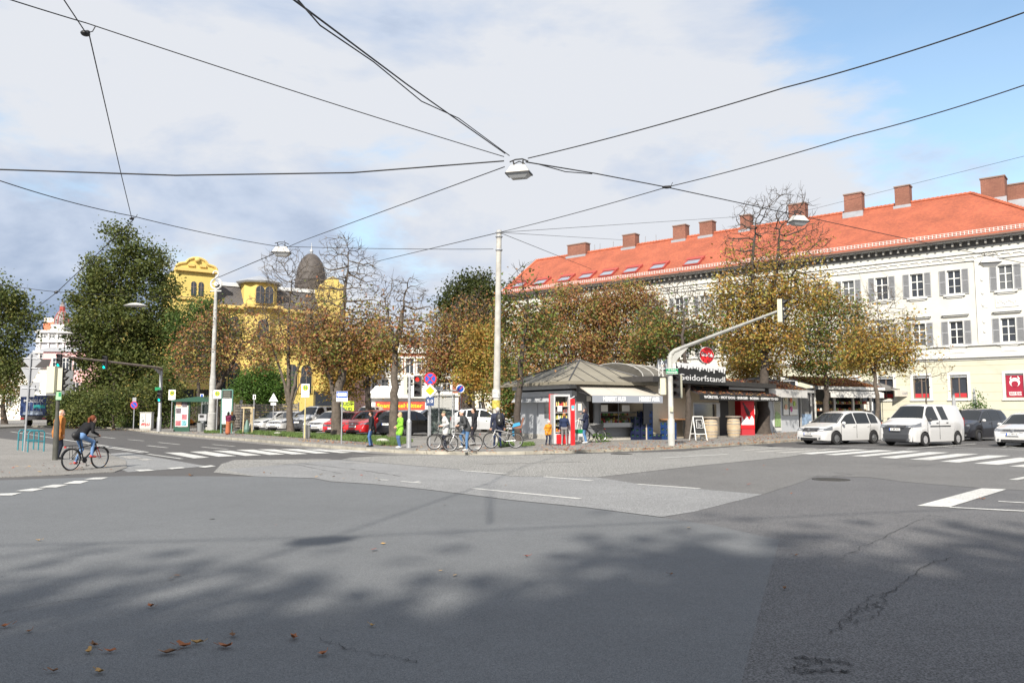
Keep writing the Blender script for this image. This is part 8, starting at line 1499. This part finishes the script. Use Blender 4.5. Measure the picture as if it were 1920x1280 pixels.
        for j, (o_, l_) in enumerate(((-.030, .058), (-.010, .072), (.010, .068), (.030, .052))):
            q0 = pb+sd_*o_; q1 = q0+(d*math.cos(grip*.5)+n_*math.sin(grip*.5))*l_*.5; q2 = q1+(d*math.cos(grip*1.7)+n_*math.sin(grip*1.7))*l_*.5; cap_(q0, q1, .0105, .0095, 0, .002); cap_(q1, q2, .0095, .008, 0, .002)
        t0 = pa+sd_*(-.03*s_)+d*.005; t1 = t0+(sd_*(-.7*s_)+d*.6+n_*.3).normalized()*.04; cap_(t0, t1, .012, .010, 0, .003); cap_(t1, t1+(d*.8+n_*.5).normalized()*.025, .010, .008, 0, .002)
        hp = pv+Vector((0, s_*.09, -.01)); ft = Vector(feet[i][:3])+Vector((0, 0, .085)); kn, an = ik(hp, ft, .44, .42, Vector(kneeb)); cap_(hp, kn, .088*B, .060, 3, .03); cap_(kn, an, .058, .042, 3, .02); fy = feet[i][3] if len(feet[i]) > 3 else s_*.15; fp = feet[i][4] if len(feet[i]) > 4 else 0
        fd = Vector((math.cos(fy)*math.cos(fp), math.sin(fy)*math.cos(fp), -math.sin(fp))); cap_(an+Vector((0, 0, -.035))-fd*.03, an+Vector((0, 0, -.045))+fd*.09, .042, .038, 4, .012); cap_(an+Vector((0, 0, -.048))+fd*.09, an+Vector((0, 0, -.055))+fd*.155, .038, .028, 4, .012)
        if coat: cap_(hp+Vector((0, 0, -.0)), hp.lerp(kn, coat), .115*B, .125*B, 2, .05)
    if skirt: fm = (Vector(feet[0][:3])+Vector(feet[1][:3]))/2; cap_(pv-up*.02, Vector((fm.x, fm.y, pv.z*(1-skirt))), .13, .19, 5, .03); cap_(pv, pv+Vector((0, 0, -.2)), .14, .15, 5, .03)
    if strap: 
        for k in range(7): t_ = k/6; a = chest+Vector((.118, .13-.26*t_, .10-.24*t_)); cap_(a, a+Vector((.0, -.04, -.035)), .014, .014, 5, .001)
    for e in (ext or []): cap_(e[0], e[1], e[2], e[3], e[4], .02)
    h = .0135; lo = np.array([min(min(p[0][i], p[1][i]) for p in pr) for i in range(3)])-.23; hi = np.array([max(max(p[0][i], p[1][i]) for p in pr) for i in range(3)])+.23
    dim = np.ceil((hi-lo)/h).astype(int)+1; D_ = np.full(dim, 9.0, np.float32); M_ = np.full(dim, 9.0, np.float32); I_ = np.zeros(dim, np.int8)
    for a, b, ra, rb, m, k in pr:
        rr_ = max(ra, rb)+.09; l = np.maximum(0, ((np.minimum(a, b)-rr_-lo)/h).astype(int)); u = np.minimum(dim, ((np.maximum(a, b)+rr_-lo)/h).astype(int)+2); ax = [lo[i]+h*np.arange(l[i], u[i]) for i in range(3)]
        X, Y, Z_ = np.meshgrid(*ax, indexing='ij', sparse=True); ab = np.array(b-a); L2 = max(1e-9, float(ab@ab)); t = np.clip(((X-a[0])*ab[0]+(Y-a[1])*ab[1]+(Z_-a[2])*ab[2])/L2, 0, 1)
        d = np.sqrt((X-a[0]-t*ab[0])**2+(Y-a[1]-t*ab[1])**2+(Z_-a[2]-t*ab[2])**2)-(ra+(rb-ra)*t); sl = tuple(slice(l[i], u[i]) for i in range(3)); o = D_[sl]
        hh = np.clip(.5+.5*(o-d)/k, 0, 1); D_[sl] = o+(d-o)*hh-k*hh*(1-hh); mm = M_[sl]; better = d < mm-(.004 if m in (2, 3) else -.002); M_[sl] = np.where(better, d, mm); I_[sl] = np.where(better, m, I_[sl])
    ins = D_ < 0; c = ins[:-1, :-1, :-1].astype(np.int8)
    for dx in (0, 1):
        for dy in (0, 1):
            for dz in (0, 1):
                if dx+dy+dz: c = c+ins[dx:dim[0]-1+dx, dy:dim[1]-1+dy, dz:dim[2]-1+dz]
    act = (c > 0) & (c < 8); idx = -np.ones(act.shape, int); idx[act] = np.arange(act.sum()); ci = np.argwhere(act); acc = np.zeros((len(ci), 3)); cnt = np.zeros(len(ci))
    cor = [(0, 0, 0), (1, 0, 0), (0, 1, 0), (1, 1, 0), (0, 0, 1), (1, 0, 1), (0, 1, 1), (1, 1, 1)]
    dv = [D_[ci[:, 0]+q[0], ci[:, 1]+q[1], ci[:, 2]+q[2]] for q in cor]
    for i_, j_ in ((0, 1), (2, 3), (4, 5), (6, 7), (0, 2), (1, 3), (4, 6), (5, 7), (0, 4), (1, 5), (2, 6), (3, 7)):
        cr_ = (dv[i_] < 0) != (dv[j_] < 0); t = np.where(cr_, dv[i_]/(dv[i_]-dv[j_]+1e-12), 0); pt_ = np.array(cor[i_])+t[:, None]*(np.array(cor[j_])-np.array(cor[i_])); acc += pt_*cr_[:, None]; cnt += cr_
    V = (lo+(ci+acc/cnt[:, None])*h)*S; faces = []; fm_ = []
    for ax_ in range(3):
        a = [slice(None)]*3; b = [slice(None)]*3; a[ax_] = slice(0, -1); b[ax_] = slice(1, None); e = ins[tuple(a)] != ins[tuple(b)]; o1, o2 = [(1, 2), (2, 0), (0, 1)][ax_]; ed = np.argwhere(e)
        ed = ed[(ed[:, o1] > 0) & (ed[:, o2] > 0)]; s1 = np.zeros(3, int); s1[o1] = 1; s2 = np.zeros(3, int); s2[o2] = 1; g = lambda q: idx[q[:, 0], q[:, 1], q[:, 2]]
        q = np.stack([g(ed-s1-s2), g(ed-s2), g(ed), g(ed-s1)], 1); flip = ~ins[ed[:, 0], ed[:, 1], ed[:, 2]]; q[flip] = q[flip][:, ::-1]; faces.append(q); fm_.append(I_[ed[:, 0], ed[:, 1], ed[:, 2]])
    fa = np.concatenate(faces); fmm = np.concatenate(fm_); ok = (fa >= 0).all(1); fa = fa[ok]; fmm = fmm[ok]
    me = bpy.data.meshes.new('person'); me.from_pydata(V.tolist(), [], fa.tolist())
    for n_ in ids: me.materials.append(mat('person_%s_%s' % (n_, '_'.join('%02d' % int(q*99) for q in C_[n_])), C_[n_], .75 if n_ != 'skin' else .55, var=.12 if n_ in ('top', 'bottom', 'extra') else 0, scale=7))
    for q_ in me.materials: q_.node_tree.nodes['Principled BSDF'].inputs['Specular IOR Level'].default_value = .15
    me.polygons.foreach_set('material_index', fmm.astype(np.int32)); me.polygons.foreach_set('use_smooth', [True]*len(me.polygons)); me.validate(); me.update()
    o = bpy.data.objects.new('person', me); COL.objects.link(o); o.location = loc; o.rotation_euler.z = rz; return tag(o, label, 'person')
def stand(px, pyf, pyh, z=KZ):
    p = G(px, pyf-1.5, z); H = (p.y/F)*(pyf-1.5-pyh)*1.0; return p, H
NAVY = (.018, .025, .06); JEAN = (.06, .12, .26); DJ = (.03, .05, .12)
p, H = stand(106, 862, 768, .02); person('elderly man in an open rust orange jacket standing behind the dark signal post', p, R(52), H, dict(hair=(.5, .48, .45), top=(.42, .17, .05), bottom=(.015, .018, .03), shoes=(.02, .02, .02), extra=(.18, .02, .03)), lean=.12, hands=((.02, .34, .84), (.06, -.33, .82)), coat=.22, hair='bald', build=1.3, hpitch=.2, hyaw=R(-45), ext=[(Vector((.11, .02, 1.05)), Vector((.13, .01, 1.35)), .07, .06, 5)])
# cyclist, left
rp = G(132, 883, .0); a = R(70); u = Vector((math.cos(a), math.sin(a), 0)); sc = .87; bl = rp+u*.53*sc; RF = mat('fork_red', (.5, .03, .03), .4)
bicycle('black bicycle with red fork ridden by the ponytailed woman at left', Vector((bl.x, bl.y, .012)), a, CHAIN, sc, fork=RF)
person('young woman with red-brown ponytail in a black sweater riding a bicycle at left', Vector((bl.x, bl.y, .012)), a, 1.75*sc, dict(hair=(.16, .05, .025), top=(.012, .012, .014), bottom=(.13, .23, .42), shoes=(.45, .08, .07), extra=(.75, .75, .72)), pelvis=(-.24, 0, 1.04), lean=.72, hands=((.17, .27, 1.09), (.17, -.27, 1.09)), feet=((-.25, .13, .17, .05), (.10, -.13, .36, -.05)), hair='pony', hpitch=.15, elb=(-.3, 0, -1), strap=0, grip=1.1, ext=[(Vector((-.05, .08, 1.20)), Vector((.16, -.10, 1.44)), .012, .012, 5)], build=.95)
tag(MB().ell((0, 0, 0), (.10, .17, .11), 12, 8).build('waist_bag', mat('bag_black', (.015, .015, .017), .6), smooth=60, loc=Vector((bl.x, bl.y, .95))-u*.38*sc), 'small black bag worn at the back of the cycling woman', 'bag')
# bus stop sitter, two women
p = G(354, 807.5, KZ); person('person in an orange top sitting bent forward on the bus shelter bench', Vector((p.x+.35, p.y+.1, KZ)), R(180), 1.62, dict(top=(.6, .22, .04), bottom=(.012, .012, .014), shoes=(.6, .6, .6), hair=(.03, .02, .015)), pelvis=(0, 0, .55), lean=.85, hands=((.42, .1, .55), (.42, -.1, .55)), feet=((.48, .09, 0), (.42, -.09, 0)), hair='short', hpitch=.6)
p, H = stand(427, 816, 772); person('woman in a burgundy top and long terracotta skirt facing the departure board', p, R(75), H, dict(hair=(.015, .012, .01), top=(.13, .02, .05), bottom=(.3, .1, .05), extra=(.36, .12, .06), shoes=(.6, .6, .6)), hair='long', hands=((.24, .10, 1.22), (.24, -.08, 1.25)), skirt=.80)
p, H = stand(434, 813.5, 771); person('brown-haired person in a dark jacket standing half behind the terracotta skirt', p, R(120), H, dict(hair=(.16, .08, .03), top=(.02, .02, .03), bottom=(.16, .13, .08), shoes=(.5, .5, .5)), hair='long', hands=((.16, .2, 1.0), (.16, -.2, 1.0)))
p, H = stand(696, 838.5, 771); person('bearded man in a black jacket and blue jeans standing on the verge corner', p, R(190), H, dict(hair=(.02, .015, .012), top=(.02, .022, .026), bottom=(.07, .14, .30), shoes=(.015, .015, .02)), hair='beard', hands=((.05, .26, .83), (.06, -.26, .83)), feet=((.06, .12, 0), (-.04, -.12, 0)), coat=.06, build=1.05, hyaw=R(-25))
p, H = stand(750, 841, 773); person('blonde woman in a bright green coat waiting beside the thin signal post', p, R(215), H, dict(hair=(.5, .36, .18), top=(.22, .48, .05), bottom=(.07, .12, .24), shoes=(.7, .7, .68), extra=(.05, .04, .04)), hair='bob', hands=((.22, .10, 1.02), (.22, -.06, 1.05)), coat=.48, build=1.04, feet=((.04, .09, 0), (.0, -.09, 0)), ext=[(Vector((.12, .12, 1.38)), Vector((.13, -.16, 1.05)), .012, .012, 5)])
# centre cyclists
sc = .86; a = R(196); u = Vector((math.cos(a), math.sin(a), 0)); fwp = G(814, 842.5, KZ); c1 = fwp-u*.53*sc
bicycle('black city bicycle held by the woman in the pale coat', c1, a, CHAIN, sc, group=None)
person('woman in a pale grey coat and olive beanie standing astride the black bicycle', c1+Vector((-.02, 0, 0)), a, 1.72*sc, dict(hair=(.1, .06, .04), top=(.5, .5, .49), bottom=(.02, .02, .03), shoes=(.03, .03, .03), extra=(.16, .16, .11)), pelvis=(-.02, 0, .93), lean=.12, hands=((.17, .27, 1.08), (.17, -.27, 1.08)), feet=((.0, .20, 0), (.02, -.2, 0)), hat='beanie', coat=.4, hyaw=R(15), grip=1.1, build=1.02)
fwp = G(844, 846, KZ); a = R(192); u = Vector((math.cos(a), math.sin(a), 0)); c2 = fwp-u*.53*sc
bicycle('silver bicycle under the man in the dark jacket and white helmet', c2, a, BSIL, sc)
person('man in dark grey jacket and white helmet sitting on the silver bicycle', c2, a, 1.78*sc, dict(hair=(.1, .06, .04), top=(.05, .052, .055), bottom=(.08, .16, .30), shoes=(.6, .58, .55), extra=(.62, .62, .62)), pelvis=(-.22, 0, .97), lean=.42, hands=((.17, .27, 1.09), (.17, -.27, 1.09)), feet=((-.14, .22, .0), (-.03, -.13, .14)), hat='helmet', coat=.1, hyaw=R(20), grip=1.1, build=1.1)
p, H = stand(879, 838, 765); person('dark-haired man in a long dark coat standing behind the silver bicycle', p+Vector((.2, .6, 0)), R(175), H, dict(hair=(.03, .02, .02), top=(.03, .03, .035), bottom=(.03, .03, .04), shoes=(.03, .03, .03)), coat=.2)
p, H = stand(933, 841, 764); person('grey-haired man in a navy coat seen from behind on the pavement', p, R(95), H, dict(hair=(.42, .40, .38), top=(.03, .035, .06), bottom=(.02, .035, .09), shoes=(.02, .02, .02)), coat=.30, build=1.15, hair='short', hands=((.03, .30, .84), (.03, -.30, .84)), feet=((0, .15, 0), (0, -.13, 0)))
k = H/1.75; a = R(95); bk = Vector((p.x, p.y, KZ+1.22*k))-Vector((math.cos(a), math.sin(a), 0))*.21*k+Vector((.06, 0, 0)); t = thing('backpack', 'black backpack on the back of the grey-haired man in navy', 'backpack', bk, a); BP = mat('backpack_black', (.012, .012, .014), .55); mb = MB(); mb.ell((0, 0, 0), (.10*k, .17*k, .27*k), 14, 10); mb.build('bag', BP, t, smooth=60); mb = MB(); mb.ell((-.08*k, 0, -.1*k), (.05*k, .12*k, .12*k), 12, 8); mb.build('front_pocket', BP, t, smooth=60); mb = MB(); mb.box((-.13*k, .02, -.02), (.005, .03, .06)); mb.build('label_patch', WHITESIGN, t)
mb = MB(); [mb.tube([(.08*k, s_*.1*k, .22*k), (.2*k, s_*.11*k, .26*k), (.33*k, s_*.12*k, .12*k), (.28*k, s_*.13*k, -.15*k)], .014, 5) for s_ in (-1, 1)]; mb.build('straps', BP, t)
fwp = G(928, 840.5, KZ); a = R(183); u = Vector((math.cos(a), math.sin(a), 0)); bicycle('silver bicycle with brown and blue child seat parked by the leaning tree', G(966, 840, KZ)+u*.53*.9, a, BSIL, .92, childseat=True)
bicycle('dark bicycle leaning in front of the grey kiosk counter', G(1112, 828.5, KZ), R(205), CHAIN, .86)
p, H = stand(1027, 835.5, 788); person('small child in an orange jacket with white headscarf by the fridge', p, R(300), H, dict(top=(.6, .25, .03), bottom=(.015, .02, .05), shoes=(.02, .02, .02), extra=(.65, .62, .6), hair=(.4, .3, .15)), lean=.25, coat=.25, hat='cap', hands=((.12, .2, .85), (.15, -.2, .95)), feet=((.08, .1, 0), (-.08, -.1, 0)), build=1.1)
p, H = stand(1058, 836, 773); person('boy in a navy hoodie and grey trousers looking into the drinks fridge', p, R(85), H*.97, dict(hair=(.3, .14, .05), top=(.02, .03, .07), bottom=(.22, .21, .21), shoes=(.35, .33, .3)), hands=((.06, .25, .83), (.25, -.18, 1.1)), feet=((.03, .13, 0), (0, -.13, 0)))
p, H = stand(1099, 832, 765); person('person in a navy coat and jeans raising a hand to the mouth at the kiosk', p, R(165), H, dict(hair=(.04, .03, .03), top=(.018, .022, .045), bottom=(.09, .19, .36), shoes=(.6, .6, .6), extra=(.4, .02, .04)), coat=.35, hands=((.28, .14, 1.18), (.20, -.04, 1.48)), hair='bob', build=1.05)
